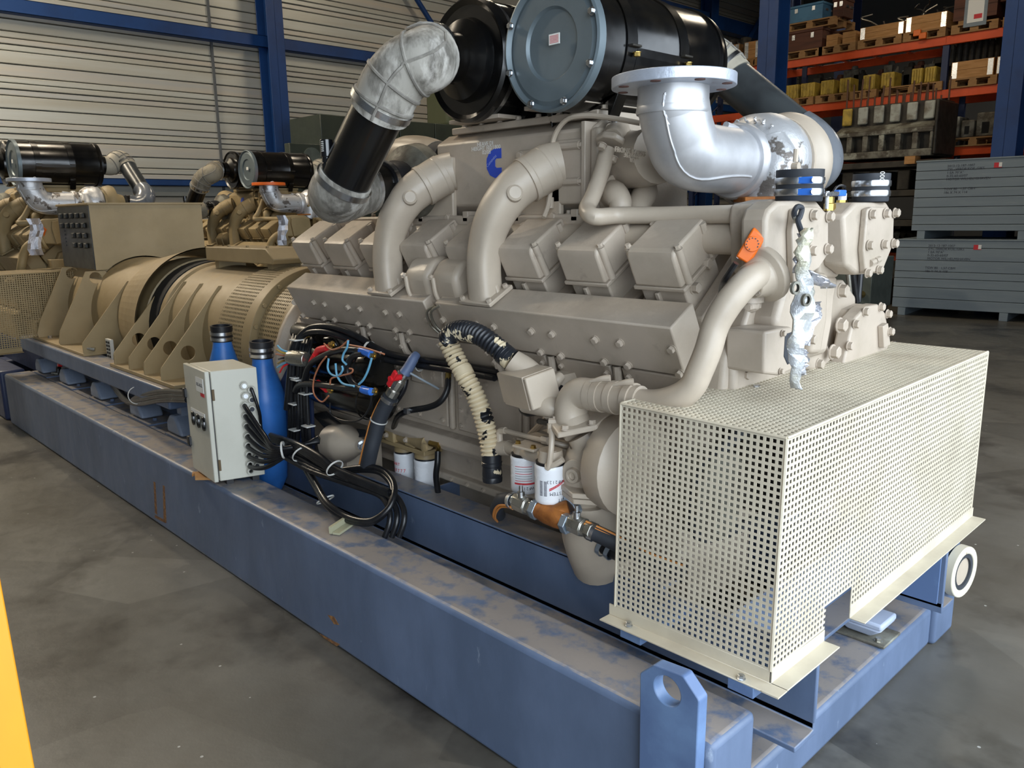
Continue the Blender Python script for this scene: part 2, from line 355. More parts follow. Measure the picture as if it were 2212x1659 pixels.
# ================================================================ pallet racking
def rackbeam(x0, x1, y, z, name='beam', par=None): 
    return MB().box((x0, y, z-.07), (x1, y+.05, z+.07)).build(name, ORANGE, par, bevel=.008)
upx = [P(1325, 150, y=RY).x, P(1500, 150, y=RY).x, P(1683, 170, y=RY).x, P(2042, 120, y=RY).x, P(2042, 120, y=RY).x+2.8]
lev = [P(1900, 121, y=RY).z, P(1860, 223, y=RY).z, P(2090, 330, y=RY).z-.02]
lev = [P(1860, 116, y=RY).z, P(1860, 223, y=RY).z, P(2100, 325, y=RY).z, .75]
for bay in range(len(upx)-1):
    x0, x1 = upx[bay]+.05, upx[bay+1]-.05
    desc = ['pallet rack bay far left behind the black air pipe', 'orange pallet rack bay left of the big blue column', 'orange pallet rack bay right of the big blue column', 'orange pallet rack bay behind the grey crates at right'][bay]
    t = thing('pallet_rack', desc, 'rack', (x0, RY, 0))
    for xx in (upx[bay], upx[bay+1]) if bay == 0 else (upx[bay+1],):
        for yy in (RY, RY+1.0):
            MB().box((xx-.05, yy, 0), (xx+.05, yy+.07, lev[0]+.25 if xx != upx[3] or yy > RY else lev[0]+.07)).build('upright', DARKBLUE, t)
        br = MB()
        for k in range(5): br.tube([(xx, RY+.05, .5+k*.7), (xx, RY+1.02, 1.1+k*.7)], .018, 6, smooth=False)
        br.build('brace', DARKBLUE, t)
    for zz in lev:
        for yy in (RY-.02, RY+1.02): rackbeam(x0-.06, x1+.06, yy, zz, 'beam', t)
    for zz in lev:
        s = MB()
        for k in range(5):
            xx = x0+(x1-x0)*(k+.5)/5; s.box((xx-.04, RY+.03, zz+.045), (xx+.04, RY+1.02, zz+.068))
        s.build('crossbar', STEEL, t)
def pallet(x, y, z, w_, d_, label, grp='wooden pallets on the racks', ang=0):
    """EUR style pallet with its front bottom-left corner at x,y,z"""
    t = thing('pallet', label, 'pallet', (x, y, z), grp)
    for k in range(5): MB().box((x, y+k*(d_-.1)/4, z+.122), (x+w_, y+k*(d_-.1)/4+.1, z+.144)).build('board', WOOD, t)
    for a in (0, .5, 1):
        MB().box((x+a*(w_-.1), y, z+.1), (x+a*(w_-.1)+.1, y+d_, z+.122)).build('board', WOOD, t)
        for b2 in (0, .5, 1):
            MB().box((x+a*(w_-.13), y+b2*(d_-.12), z+.022), (x+a*(w_-.13)+.13, y+b2*(d_-.12)+.12, z+.1)).build('block', WOOD, t)
        MB().box((x, y+a*(d_-.12), z), (x+w_, y+a*(d_-.12)+.12, z+.022)).build('board', WOOD, t)
    return t
def collar(x, y, z, w_, d_, h_, label, m=WOOD2, grp=None, hinges=True, name='wooden_crate'):
    t = thing(name, label, 'crate', (x, y, z), grp); th = .02
    for a, b2 in (((x, y, z), (x+w_, y+th, z+h_)), ((x, y+d_-th, z), (x+w_, y+d_, z+h_)), ((x, y+th, z), (x+th, y+d_-th, z+h_)), ((x+w_-th, y+th, z), (x+w_, y+d_-th, z+h_))):
        hh = (b2[2]-a[2])/2
        for k in (0, 1): MB().box((a[0], a[1], a[2]+k*hh+.002), (b2[0], b2[1], a[2]+(k+1)*hh-.002)).build('board', m, t)
    if hinges:
        for xx in (x+.01, x+w_-.09): MB().box((xx, y-.004, z+.01), (xx+.08, y, z+h_-.01)).build('hinge', STEEL, t)
    MB().box((x+th, y+th, z+.005), (x+w_-th, y+d_-th, z+.03)).build('base', m, t)
    return t
def chest(x, y, z, w_, d_, h_, label, m, latches=True):
    t = thing('wooden_chest', label, 'chest', (x, y, z))
    MB().box((x, y, z), (x+w_, y+d_, z+h_*.86)).build('body', m, t, bevel=.01)
    MB().box((x-.01, y-.01, z+h_*.86), (x+w_+.01, y+d_+.01, z+h_)).build('lid', m, t, bevel=.008)
    if latches:
        for a in (.3, .75):
            MB().box((x+w_, y+d_*a-.05, z+h_*.5), (x+w_+.015, y+d_*a+.05, z+h_*.62)).build('latch', STEEL, t)
        for a in (.25, .75): MB().box((x+w_*a-.03, y-.016, z+h_*.55), (x+w_*a+.03, y, z+h_*.8)).build('latch', STEEL, t)
    return t
def xz(px, py, y=RY): p = P(px, py, y=y); return p.x, p.z
Z0, Z1, Z2 = lev[0]+.07, lev[1]+.07, lev[2]+.07
def wd(a, b2, py, y=RY): return P(b2, py, y=y).x-P(a, py, y=y).x
# top level, right bay: brown chest, pallet, blue chest, wooden crates, red brown crate
y = RY-.05
x = P(1690, 120, y=y).x
pallet(x, y, Z0, wd(1690, 1775, 120), .9, 'pallet under the brown chest, next to the big blue column')
chest(x+.03, y, Z0+.144, wd(1690, 1770, 105), .85, .36, 'long brown wooden chest stacked below the blue chest', DARKWOOD)
pallet(x+.02, y+.02, Z0+.51, wd(1690, 1795, 85), .85, 'pallet sandwiched between brown chest and blue chest')
chest(x+.06, y+.03, Z0+.655, wd(1692, 1765, 60), .5, .30, 'light blue wooden chest on top of the stack by the column', BLUEWOOD)
chest(x+wd(1690, 1782, 60), y+.2, Z0+.655, wd(1782, 1806, 60), .4, .33, 'short brown chest beside the light blue chest', DARKWOOD)
x = P(1768, 115, y=y).x
pallet(x, y, Z0, wd(1768, 1846, 115), .9, 'pallet carrying two small yellow wooden boxes, left of the long crate')
for k, (xa, wb) in enumerate(((P(1782, 95, y=y).x, wd(1782, 1806, 95)), (P(1817, 90, y=y).x, wd(1817, 1845, 90)))):
    collar(xa, y+.05, Z0+.144, wb, .4, .2, ['small pale wooden box at left of a pair on a pallet', 'small pale wooden box at right of a pair on a pallet'][k], WOOD2, hinges=False)
x = P(1852, 105, y=y).x
pallet(x, y, Z0, wd(1852, 1945, 100), .9, 'pallet under the wooden crate of bent pipes')
collar(x+.03, y, Z0+.144, wd(1852, 1945, 100), .85, .21, 'pale wooden crate heaped with bent metal pipes', WOOD2)
x = P(1950, 90, y=y).x
pallet(x, y, Z0, wd(1950, 2040, 90), .9, 'pallet under the wooden crate with orange painted parts')
collar(x+.03, y, Z0+.144, wd(1953, 2040, 85), .85, .25, 'pale wooden crate with grey and orange scrap poking out', WOOD2)
def scrap(label, x, y, z, w_, d_, n, m, r=.012, name='bent_pipe', cat='pipe', grp=None, sp=.3):
    for k in range(n):
        a = V((x+(k+.3)/n*w_, y+random.random()*d_, z+.02)); pts = [a]
        for j in range(3): pts.append(pts[-1]+V((random.uniform(-sp, sp), random.uniform(-.1, .1), random.uniform(-.05, .16))))
        tag(MB().tube(pts, r, 8).build(name, m), '%s %s, counted from the left' % (ORD[k], label), cat, grp)
scrap('thin bent pipe in the pale crate on the top rack', P(1870, 80, y=y).x, y+.2, Z0+.33, .9, .4, 7, NICKEL, grp='bent pipes in the top crate', sp=.22)
scrap('dark scrap rod in the pale crate beside the bent pipes', P(1970, 75, y=y).x, y+.2, Z0+.38, .7, .4, 6, CASTD, name='scrap_rod', cat='rod', grp='scrap rods in the crate', sp=.12)
for k in range(3):
    a = P((1978, 1995, 1983)[k], (52, 78, 72)[k], y=y); tag(MB().box((a.x-.06, y-.06 if k else y+.3, a.z-.05), (a.x+.06, y-.01 if k else y+.4, a.z+.05)).build('painted_bracket', ORPL, bevel=.01), ['orange painted bracket standing up in the scrap crate', 'orange tag low on the face of the scrap crate', 'small orange tag on the side of the scrap crate'][k], 'bracket')
x = P(2055, 60, y=y).x
pallet(x, y, Z0, wd(2055, 2155, 60), .9, 'pallet under the big red brown crate with the paper label')
t = thing('wooden_crate', 'big red brown crate with a taped white paper label', 'crate', (x, y, Z0+.144))
MB().box((x+.02, y, Z0+.2), (x+wd(2055, 2150, 40), y+.85, Z0+.95)).build('body', DARKWOOD, t, bevel=.01)
for k in range(4): MB().box((x+.02, y-.012, Z0+.2+k*.19), (x+wd(2055, 2150, 40), y, Z0+.385+k*.19)).build('plank', DARKWOOD, t)
for k in range(2): MB().box((x+.1+k*.7, y, Z0+.144), (x+.2+k*.7, y+.85, Z0+.2)).build('runner', WOOD, t)
a = P(2108, 22, y=y-.02); MB().box((a.x-.17, y-.016, a.z-.24), (a.x+.17, y-.013, a.z+.22)).build('tape_frame', CRATE, t); MB().box((a.x-.12, y-.02, a.z-.18), (a.x+.12, y-.017, a.z+.17)).build('label', LABEL, t)
MB().box((a.x-.02, y-.022, a.z-.13), (a.x+.1, y-.0205, a.z-.06)).build('red_stamp', REDINK, t)
x = P(2166, 50, y=y).x
pallet(x, y, Z0, .7, .9, 'half seen pallet on the top rack behind the right blue column')
collar(x+.02, y+.02, Z0+.144, .6, .8, .25, 'half seen pale crate behind the right blue column', WOOD2)
chest(x-.1, y+.1, Z0+.40, .45, .5, .3, 'half seen brown chest on the pale crate behind the right column', DARKWOOD)
# left of column, top level crates with dark rolls
x = P(1545, 140, y=y).x
for k, (xa, xb) in enumerate(((1545, 1596), (1607, 1640))):
    xx = P(xa, 130, y=y).x; ww = wd(xa, xb, 130)
    pallet(xx, y, Z0, ww, .9, ['pallet under the crate of dark rings, left of the column', 'pallet right beside the big blue column under a pale crate'][k])
    collar(xx, y, Z0+.144, ww, .85, .32, ['pale wooden crate full of dark round rings', 'pale wooden crate touching the big blue column'][k], WOOD2)
for k in range(4):
    xx = P(1512+k*28, 110, y=y).x; tag(MB().lathe((xx, y+.25, Z0+.18), (0, 0, 1), [(0, .10), (.42, .10), (.42, .08), (.02, .08)], 16).build('liner_ring', CASTD, ang=40), '%s dark round metal ring from the left in the crate left of the column' % ORD[k], 'ring', 'dark rings in the crate')
# middle level
x = P(1683, 233, y=y).x
for k, (xa, xb) in enumerate(((1683, 1755), (1760, 1830), (1833, 1890), (1905, 2030))):
    xx = P(xa, 232, y=y).x; ww = wd(xa, xb, 232); pallet(xx, y, Z1, ww, .9, ['pallet below the two leftmost yellow castings', 'pallet below the second pair of yellow castings', 'pallet third from the left on the middle rack', 'wide pallet of yellow castings behind the rusty studs'][k])
cast = [(1690, 1720), (1725, 1755), (1768, 1796), (1808, 1832), (1858, 1884), (1897, 1925), (1962, 1985), (1990, 2014)]
for k, (xa, xb) in enumerate(cast):
    xx = P(xa, 215, y=y).x; ww = wd(xa, xb, 215)
    t = thing('yellow_casting', 'yellow painted cylinder head casting, %s on the middle rack' % ['first from the left', 'second from the left', 'third from the left', 'fourth from the left', 'fifth from the left', 'sixth from the left', 'seventh from the left', 'last one'][k], 'casting', (xx, y, Z1+.144), 'yellow castings on the middle rack')
    MB().box((xx, y+.05, Z1+.145), (xx+ww, y+.4, Z1+.145+.26)).build('body', YELC, t, bevel=.015)
    for j in range(4): MB().box((xx+ww*(.08+.24*j), y+.03, Z1+.16), (xx+ww*(.08+.24*j)+.03, y+.05, Z1+.38)).build('rib', YELC, t, bevel=.006)
for k in range(16):
    px = 1690+k*21.5; a = P(px, 200, y=y+.5)
    h_ = random.uniform(.25, .5); ww = random.uniform(.12, .3)
    tag(MB().box((a.x, y+.5, Z1+.144), (a.x+ww, y+.8, Z1+.144+h_)).lathe((a.x+ww*.5, y+.65, Z1+.144+h_), (0, 0, 1), [(0, .07), (.08, .05)], 10).build('engine_part', [CASTD, DARKWOOD, CAST, CASTD][k % 4], bevel=.01), '%s dark engine part from the left in the back row of the middle rack' % ORD[k], 'engine part', 'back row parts on the middle rack')
x = P(2048, 200, y=y).x
pallet(x, y, Z1, wd(2048, 2150, 190), .9, 'pallet under the wide pale crate on the middle right rack')
collar(x+.02, y, Z1+.144, wd(2050, 2140, 175), .85, .27, 'wide pale wooden crate on the middle right rack', WOOD2)
collar(P(2150, 170, y=y).x, y, Z1+.144, .5, .85, .27, 'pale crate half hidden by the right blue column, middle level', WOOD2)
for k in range(8):
    a = P(2055+k*14, 145, y=y+.4); tag(MB().lathe((a.x, y+.4, Z1+.42), (0, 0, 1), [(0, .05), (.3+.1*(k % 3), .05), (.34+.1*(k % 3), .03)], 10).build('dark_shaft', CASTD), '%s dark shaft from the left standing in the middle right crate' % ORD[k], 'shaft', 'dark shafts in the middle right crate')
# low level, right bay
x = P(2040, 325, y=y).x
pallet(x, y, Z2, wd(2040, 2160, 320), .9, 'pallet with grey castings on the low right rack')
for k, (xa, xb, h_) in enumerate(((2042, 2068, .35), (2072, 2100, .28), (2104, 2148, .38))):
    xx = P(xa, 300, y=y).x; ww = wd(xa, xb, 300); t = thing('grey_casting', 'grey engine casting with square openings, %s on the low right rack' % ['left one', 'middle one', 'right one'][k], 'casting', (xx, y, Z2+.144))
    MB().box((xx, y+.03, Z2+.144), (xx+ww, y+.5, Z2+.144+h_)).build('body', CAST, t, bevel=.02)
    MB().box((xx+ww*.3, y+.02, Z2+.2), (xx+ww*.65, y+.03, Z2+.2+h_*.45)).build('opening', DARK, t)
for k in range(12):
    a = P(1700+k*28, 330, y=RY+.3); ww = random.uniform(.3, .5)
    tag(MB().box((a.x, RY+.25, lev[2]+.07), (a.x+ww, RY+.85, lev[2]+.07+random.uniform(.2, .45))).box((a.x+.05, RY+.2, lev[2]+.07), (a.x+ww-.1, RY+.26, lev[2]+.2)).build('dark_casting', [CASTD, CAST][k % 3 == 0], bevel=.02), '%s dark iron casting from the left on the shadowed low rack' % ORD[k], 'casting', 'dark castings on the low rack')
for k in range(12):
    a = P(1780+k*17, 430, y=RY+.2); ww = random.uniform(.35, .5)
    tag(MB().box((a.x, RY+.15, .82), (a.x+ww, RY+.9, .82+random.uniform(.3, .6))).lathe((a.x+ww/2, RY+.12, 1.1), (0, 1, 0), [(0, .1), (.05, .12)], 10).build('dark_casting', [CASTD, CAST][k % 4 == 0], bevel=.02), '%s dark iron casting from the left on the bottom rack' % ORD[k], 'casting', 'dark castings on the bottom rack')

# old engine block with long studs, standing on dark beams
by = 13.9
x0 = P(1800, 320, y=by).x; x1 = P(2012, 320, y=by).x; zb = P(1900, 342, y=by).z; zt = P(1900, 222, y=by).z
t = thing('engine_block', 'old grey engine block with six square openings and rusty studs', 'engine block', (x0, by, zb))
dx = x1-x0; hz = zt-zb
sec = [(by+.12, zb), (by+.05, zb+.04), (by, zb+hz*.12), (by, zb+hz*.5), (by+.25, zb+hz*.62), (by+.25, zt), (by+.85, zt), (by+.95, zb+hz*.5), (by+.95, zb)]
# the front wall with six real openings
MB().prism([(x0, a, b2) for a, b2 in [(by+.14, zb), (by+.12, zb+hz*.5), (by+.27, zb+hz*.62), (by+.27, zt), (by+.85, zt), (by+.95, zb)]], (dx, 0, 0)).build('crankcase', CASTD, t, bevel=.01)
fr = MB(); n = 6; pw = dx/n; zo0, zo1 = zb+hz*.13, zb+hz*.42
fr.box((x0, by, zb), (x1, by+.13, zo0)).box((x0, by, zo1), (x1, by+.13, zb+hz*.5))
for k in range(n+1):
    xa = x0+k*pw; fr.box((max(x0, xa-pw*.17), by, zo0), (min(x1, xa+pw*.17), by+.13, zo1))
fr.prism([(x0, by, zb+hz*.5), (x0, by+.25, zb+hz*.63), (x0, by+.3, zb+hz*.63), (x0, by+.13, zb+hz*.5)], (dx, 0, 0))
fr.build('side_wall', CAST, t, bevel=.012)
for k in range(6):
    xa = x0+k*pw+pw*.1; MB().box((xa, by+.2, zb+hz*.66), (xa+pw*.62, by+.25, zt-.02)).build('water_jacket', [CAST, WHITE, CAST, YELC][0 if k else 3] if k == 0 else mat('chalky_casting_%d' % k, 'A5A8A0', .6, col2='6E675A', scale=5), t, bevel=.02)
for k in range(26):
    xx = x0+.05+(dx-.1)*k/25; yy = by+.3+.4*(k % 2); h_ = random.uniform(.12, .5)
    MB().lathe((xx, yy, zt-.02), (random.uniform(-.05, .05), 0, 1), [(0, .014), (h_, .014)], 6).build('stud', mat('rusty_stud', '5E4232', .7) if k == 0 else bpy.data.materials['rusty_stud'], t)
MB().box((x1, by+.02, zb+.02), (x1+.05, by+.9, zt-.03)).build('end_plate', CASTD, t, bevel=.02)
for k, zz in enumerate((zb-.16, zb-.62, zb-1.1)):
    if zz > .1: 
        b2 = MB().box((x0-.4, by-.05, zz), (x1+.25, by+1.0, zz+.1))
        tag(b2.build('support_beam', CASTD, bevel=.01), ['dark steel beam directly under the old engine block', 'dark steel beam, second below the old engine block', 'dark steel beam, lowest below the old engine block'][k], 'beam')
for k in range(10):
    a = P(1800+k*18, 440, y=by); z_ = .05 if k % 2 else .8
    tag(MB().box((x0-.3+k*.23, by+.05, .0 if k % 2 else zb-.52), (x0-.1+k*.23, by+.8, .42 if k % 2 else zb-.2)).build('stacked_part', CASTD, bevel=.02), '%s dark oily part from the left under the old engine block' % ORD[k], 'engine part', 'parts under the old engine block')
MB_ = MB().box((P(1955, 340, y=by-.1).x, by-.12, zb-.12), (P(1978, 340, y=by-.1).x, by+.1, zb)); tag(MB_.build('wood_wedge', WOOD2), 'pale wood wedge under the front of the old engine block', 'wedge')

# grey crates on the floor at right
def big_crate(c, w_, d_, h_, yaw_, nplank, label, lines, zb, hs=None):
    """front bottom-left corner c, front faces -y"""
    t = thing('shipping_crate', label, 'crate', c)
    ux = V((math.cos(yaw_), math.sin(yaw_), 0)); uy = V((-math.sin(yaw_), math.cos(yaw_), 0)); c = V(c)
    def bx(a0, a1, b0, b1, z0, z1, nm, m=CRATE, bev=.004):
        vs = [c+ux*a+uy*b+V((0, 0, z_)) for z_ in (z0, z1) for a, b in ((a0, b0), (a1, b0), (a1, b1), (a0, b1))]
        MB().add(vs, [(0, 3, 2, 1), (4, 5, 6, 7), (0, 1, 5, 4), (1, 2, 6, 5), (2, 3, 7, 6), (3, 0, 4, 7)]).build(nm, m, t, bevel=bev, seg=1)
    bx(.03, w_-.03, .03, d_-.03, .13, h_-.02, 'body', DARK, 0)
    H = [.6, 1.05, .95, .6, .75, .95, .85][:nplank] if nplank == 7 else [1, .95, 1.0, .95, 1.05, .9, 1.0, .7][:nplank]; s = sum(H); z_ = .12
    for k in range(nplank):
        dz = (h_-.12)*H[nplank-1-k]/s
        bx(0, w_, 0, .03, z_+.003, z_+dz-.003, 'plank'); bx(0, .03, .031, d_, z_+.003, z_+dz-.003, 'plank'); z_ += dz
    bx(-.01, w_+.01, -.01, d_+.01, h_-.002, h_+.02, 'lid', CRATE)
    for a in (.03, .5, .93): bx(a*w_, a*w_+.11, .0, d_, 0, .12, 'runner')
    for s_, a, zz, sz in lines:
        text('stencil', s_, sz, c+ux*a-uy*.002+V((0, 0, zz)), ux, (0, 0, 1), INK, t, align='LEFT')
    bx(lines[0][1]+.60, lines[0][1]+.70, -.004, -.001, lines[0][2]-.05, lines[0][2]+.02, 'red_sticker', REDINK, 0)
    bx(lines[0][1]+.66, lines[0][1]+.70, -.006, -.0042, lines[0][2]-.04, lines[0][2]+.02, 'white_sticker', LABEL, 0)
    return t
c = P(1925, 679, z=0); c2 = P(2212, 697, z=0)
ya = math.atan2(c2.y-c.y, c2.x-c.x)
hb = 1.13
T5 = ['2013-12-187-1007', 'ZYL.-VERDR.KOE.,GIKS', '1 EA 70"A"', '0-35-60-60/07', 'MOTOR WILHELMSHAVEN']
def stencils(a, h_, last): return [(t_, a, h_-.075-.047*k, .048) for k, t_ in enumerate(T5)]+[('TGW 80   1,57 CBM', a-.02, h_-.40, .048), ('186 X 74 X '+last, a-.02, h_-.45, .048)]
big_crate(tuple(c), 2.9, 1.6, hb, ya, 7, 'lower grey painted plank crate standing on the floor', stencils(.44, hb, '108'), 0)
c3 = V(c)+V((math.cos(ya), math.sin(ya), 0))*.16+V((-math.sin(ya), math.cos(ya), 0))*.1; c3.z = hb+.02
big_crate(tuple(c3), 2.8, 1.6, 1.12, ya-.03, 8, 'upper grey painted plank crate stacked on another', stencils(.42, 1.12, '114'), 0)
# grey machine between the engine and the crates
a = P(1868, 600, y=11.2); t = thing('grey_cabinet', 'grey green machine cabinet standing left of the crates', 'cabinet', (a.x, 11.2, 0))
MB().box((a.x-.55, 11.2, .25), (a.x+.1, 11.9, .95)).build('body', GREENL, t, bevel=.01); MB().box((a.x-.1, 11.15, .25), (a.x-.06, 11.2, .95)).build('post', GREENL, t)
MB().lathe((a.x-.02, 11.1, .45), (0, -1, 0), [(-.1, .05), (.12, .04)], 10).build('fitting', BRASS, t)
for k in (0, 1): MB().box((a.x-.5+k*.5, 11.3, 0), (a.x-.4+k*.5, 11.8, .25)).build('foot', CASTD, t)

# dark green locomotive-like engine beyond the row
gx = -11.3; gs = 11.3/9.4
gy0 = P(812, 270, x=gx).y; 
t = thing('green_engine', 'huge dark green engine with a row of rounded covers', 'engine', (gx, 8.0, 0))
g0 = P(640, 330, x=gx); g1 = P(1010, 255, x=gx)
zt = P(900, 262, x=gx).z; zc = P(900, 320, x=gx).z
MB().box((gx-1.2, g0.y+.5, 0), (gx-.15, 13.0, zc-.55)).build('engine_frame', GREEN, t, bevel=.02)
ww = .62*gs
for k in range(7):
    ya_ = P(700, 330, x=gx).y+k*ww
    MB().box((gx-1.0, ya_, zc-.02), (gx-.05, ya_+ww-.012, zt)).build('panel', GREEN, t, bevel=.012)
for k in range(9):
    ya_ = P(800, 330, x=gx).y+k*.37*gs
    q_ = MB(); pr = [(ya_, zc-.6)]+[(gx-.05+.0, 0)]*0
    sec = [(gx-.5, zc-.55), (gx+.02, zc-.55), (gx+.2, zc-.5), (gx+.24, zc-.38), (gx+.22, zc-.2), (gx+.1, zc-.06), (gx-.1, zc-.0), (gx-.5, zc)]
    MB().prism([(a_, ya_, b_) for a_, b_ in sec], (0, .27*gs, 0)).build('cylinder_cover', GREENL, t, bevel=.02)
    MB().prism([(a_-.02, ya_+.275*gs, b_-.02) for a_, b_ in sec], (0, .085*gs, 0)).build('clamp', mat('cover_clamp', '8E9288', .4, .3) if k == 0 else bpy.data.materials['cover_clamp'], t, bevel=.01)
pn = P(672, 365, x=gx+.6)
MB().box((gx+.45, pn.y-.32, pn.z-.42), (gx+.6, pn.y+.28, pn.z+.35)).build('gauge_panel', GREEN, t, bevel=.01)
MB().box((gx-.2, pn.y-.1, 0), (gx+.45, pn.y+.1, pn.z+.2)).build('panel_stand', GREEN, t, bevel=.01)
MB().lathe((gx+.6, pn.y+.02, pn.z+.16), (1, 0, 0), [(0, .14), (.03, .14), (.03, .12)], 20).build('gauge', GREENL, t)
bx_ = P(960, 205, x=gx-.5); MB().box((gx-.8, bx_.y-.2, zt), (gx-.2, bx_.y+.9, zt+.75)).build('exhaust_box', mat('olive_box', '5B6046', .6), t, bevel=.06)

# yellow post close to the camera at the lower left
yx = -1.19
t = thing('yellow_post', 'scratched yellow steel post at the lower left edge of the photo', 'post', (yx-.03, .15, 0))
ln_ = V((-.11, 0, .85)); 
MB().prism([V((yx+.10-.05, .158, .012)), V((yx+.10, .158, .012)), V((yx+.10, .20, .012)), V((yx+.05, .20, .012))], ln_*2).build('front_strip', YEL, t, bevel=.003)
MB().prism([V((yx+.05, .05, .012)), V((yx+.065, .05, .012)), V((yx+.065, .158, .012)), V((yx+.05, .158, .012))], ln_*2).build('side_strip', YEL, t, bevel=.003)
MB().box((yx-.12, .0, 0), (yx+.04, .26, .012)).build('base_plate', YEL, t)

# ================================================================ outer skid
YC = 2.325
SK0, SK1 = -7.42, -.869
skid = thing('base_frame', 'long blue steel outer base frame lying on the floor', 'frame', (-4, YC, 0))
MB().box((SK0, 1.438, 0), (SK1, 1.632, .412)).build('side_beam', BLUE, skid, bevel=.018, seg=3)
MB().box((SK0, 3.018, 0), (SK1-.04, 3.212, .412)).build('side_beam', BLUE, skid, bevel=.018, seg=3)
for xa in (-1.38, -3.05, -4.9, -7.4):
    MB().box((xa, 1.63, .0), (xa+.14 if xa < -1.4 else -.926, 3.02, .155)).build('cross_beam', BLUE, skid, bevel=.02, seg=3)
# lifting lug at the near end
lug = PX([(1382, 1454), (1412, 1436), (1475, 1460), (1510, 1514), (1500, 1720), (1380, 1720)], y=1.40)
zc_ = [p.z for p in lug]
hc = P(1441, 1493, y=1.40); hr = .036
def plate_hole(pts, c, r, ext, n=24):
    """polygon with a round hole (points lie in a y= plane), extruded"""
    pts = [V(p) for p in pts]; c = V(c); out = []; hole = []
    for k in range(n):
        a = 2*PI*k/n; d = V((math.cos(a), 0, math.sin(a))); best = 9
        for i in range(len(pts)):
            p, q_ = pts[i], pts[(i+1) % len(pts)]; e = q_-p; den = d.x*e.z-d.z*e.x
            if abs(den) < 1e-9: continue
            s = ((p.x-c.x)*e.z-(p.z-c.z)*e.x)/den; u = ((p.x-c.x)*d.z-(p.z-c.z)*d.x)/den
            if s > 0 and -1e-6 <= u <= 1.000001: best = min(best, s)
        out.append(c+d*best); hole.append(c+d*r)
    e = V(ext); m_ = MB(); vs = out+hole+[p+e for p in out]+[p+e for p in hole]; fs = []
    for k in range(n):
        j = (k+1) % n; fs += [[k, j, n+j, n+k], [2*n+k, 3*n+k, 3*n+j, 2*n+j], [k, 2*n+k, 2*n+j, j], [n+k, n+j, 3*n+j, 3*n+k]]
    return m_.add(vs, fs)
# keep the corner points by using many rays
lugm = plate_hole([(p.x, 1.40, max(p.z, .0)) for p in lug], hc, hr, (0, .036, 0), 96)
lugm.build('lifting_lug', PLATE, skid, bevel=.003, ang=40, label='upright lug plate with a round hole')
MB().box((lug[5].x-.012, 1.436, .0), (lug[5].x, 1.45, .40)).build('weld_edge', BLUE, skid)
t_ = P(735, 1140, z=.414)
MB().obox((t_.x, t_.y, .43), V((.05, -.10, 0)).normalized()*.07, V((.10, .05, 0)).normalized()*.006, (0, 0, .014)).obox((t_.x+.02, t_.y+.012, .418), V((.05, -.10, 0)).normalized()*.07, V((.10, .05, 0)).normalized()*.015, (0, 0, .004)).build('angle_clip', mat('old_cream_clip', 'A9A78C', .6), skid)

RUSTY = mat('rust_patch_brown', '6B4A33', .8, col2='A0733F', scale=60)
for pts_ in ([(708, 1328), (722, 1332), (733, 1350), (722, 1348)], [(690, 1368), (712, 1380), (735, 1392), (728, 1396), (700, 1378)], [(332, 1040), (336, 1042), (340, 1112), (335, 1108)], [(352, 1048), (356, 1050), (360, 1130), (354, 1128)], [(335, 1112), (358, 1124), (358, 1130), (335, 1118)]):
    MB().prism(PX(pts_, y=1.4385), (0, -.0012, 0)).build('rust_patch', RUSTY, skid)
# ================================================================ inner frame
IX1 = -.825
inner = thing('inner_skid', 'blue inner frame of two long channels carrying the engine', 'frame', (-3, YC, .155))
for s_, nm in ((-1, 'near'), (1, 'far')):
    yw = YC+s_*.47; o_ = 1 if s_ > 0 else -1
    b2 = MB()
    yo = yw+o_*.0
    b2.box((-8.0, min(yw, yw-o_*.014), .27), (IX1, max(yw, yw-o_*.014), .49))
    b2.box((-8.0, min(yw, yw-o_*.125), .478), (IX1-.5, max(yw, yw-o_*.125), .492))
    b2.build('channel_web', BLUE, inner, bevel=.004)
    b2 = MB()
    pr = [(yw, .27), (yw+o_*.02, .268), (yw+o_*.10, .268), (yw+o_*.10, .252), (yw-o_*.014, .252), (yw-o_*.014, .29), (yw, .29)]
    b2.prism([(-8.0, a, c_) for a, c_ in pr], (8.0+IX1, 0, 0)).build('bottom_flange', BLUE, inner, bevel=.003)
for xa in (-1.12, -2.6, -4.3, -6.2, -7.8):
    MB().box((xa, YC-.455, .255), (xa+.012, YC+.455, .475)).box((xa, YC-.455, .255), (xa+.10, YC+.455, .268)).build('cross_channel', BLUE, inner, bevel=.003)
for k, (xa, ys) in enumerate(((-1.05, 1), (-1.05, -1), (-2.9, -1), (-2.9, 1))):
    yy = YC+ys*.33
    mt = thing('rubber_mount', 'grey anti vibration mount on the end cross beam, %s' % ['seen under the wire guard', 'hidden near side', 'near side under the engine', 'far side under the engine'][k], 'mount', (xa, yy, .155), 'anti vibration mounts')
    MB().box((xa-.09, yy-.07, .156), (xa+.12, yy+.07, .166)).build('foot_plate', CAST, mt, bevel=.003)
    MB().obox((xa+.02, yy, .222), (.085, 0, 0), (0, .065, 0), (0, 0, .012)).prism([(xa-.065, yy-.065, .21), (xa+.105, yy-.065, .21), (xa+.06, yy-.04, .17), (xa-.02, yy-.04, .17)], (0, .13, 0)).build('rubber_body', mat('mount_grey', 'A6B0C4', .5) if k == 0 else bpy.data.materials['mount_grey'], mt, bevel=.008)
    MB().box((xa-.03, yy-.03, .166), (xa+.03, yy+.03, .252)).build('core', RUBBER, mt)
    bolt(mt, (xa+.09, yy-.045, .166), (0, 0, 1), .011, NICKEL)
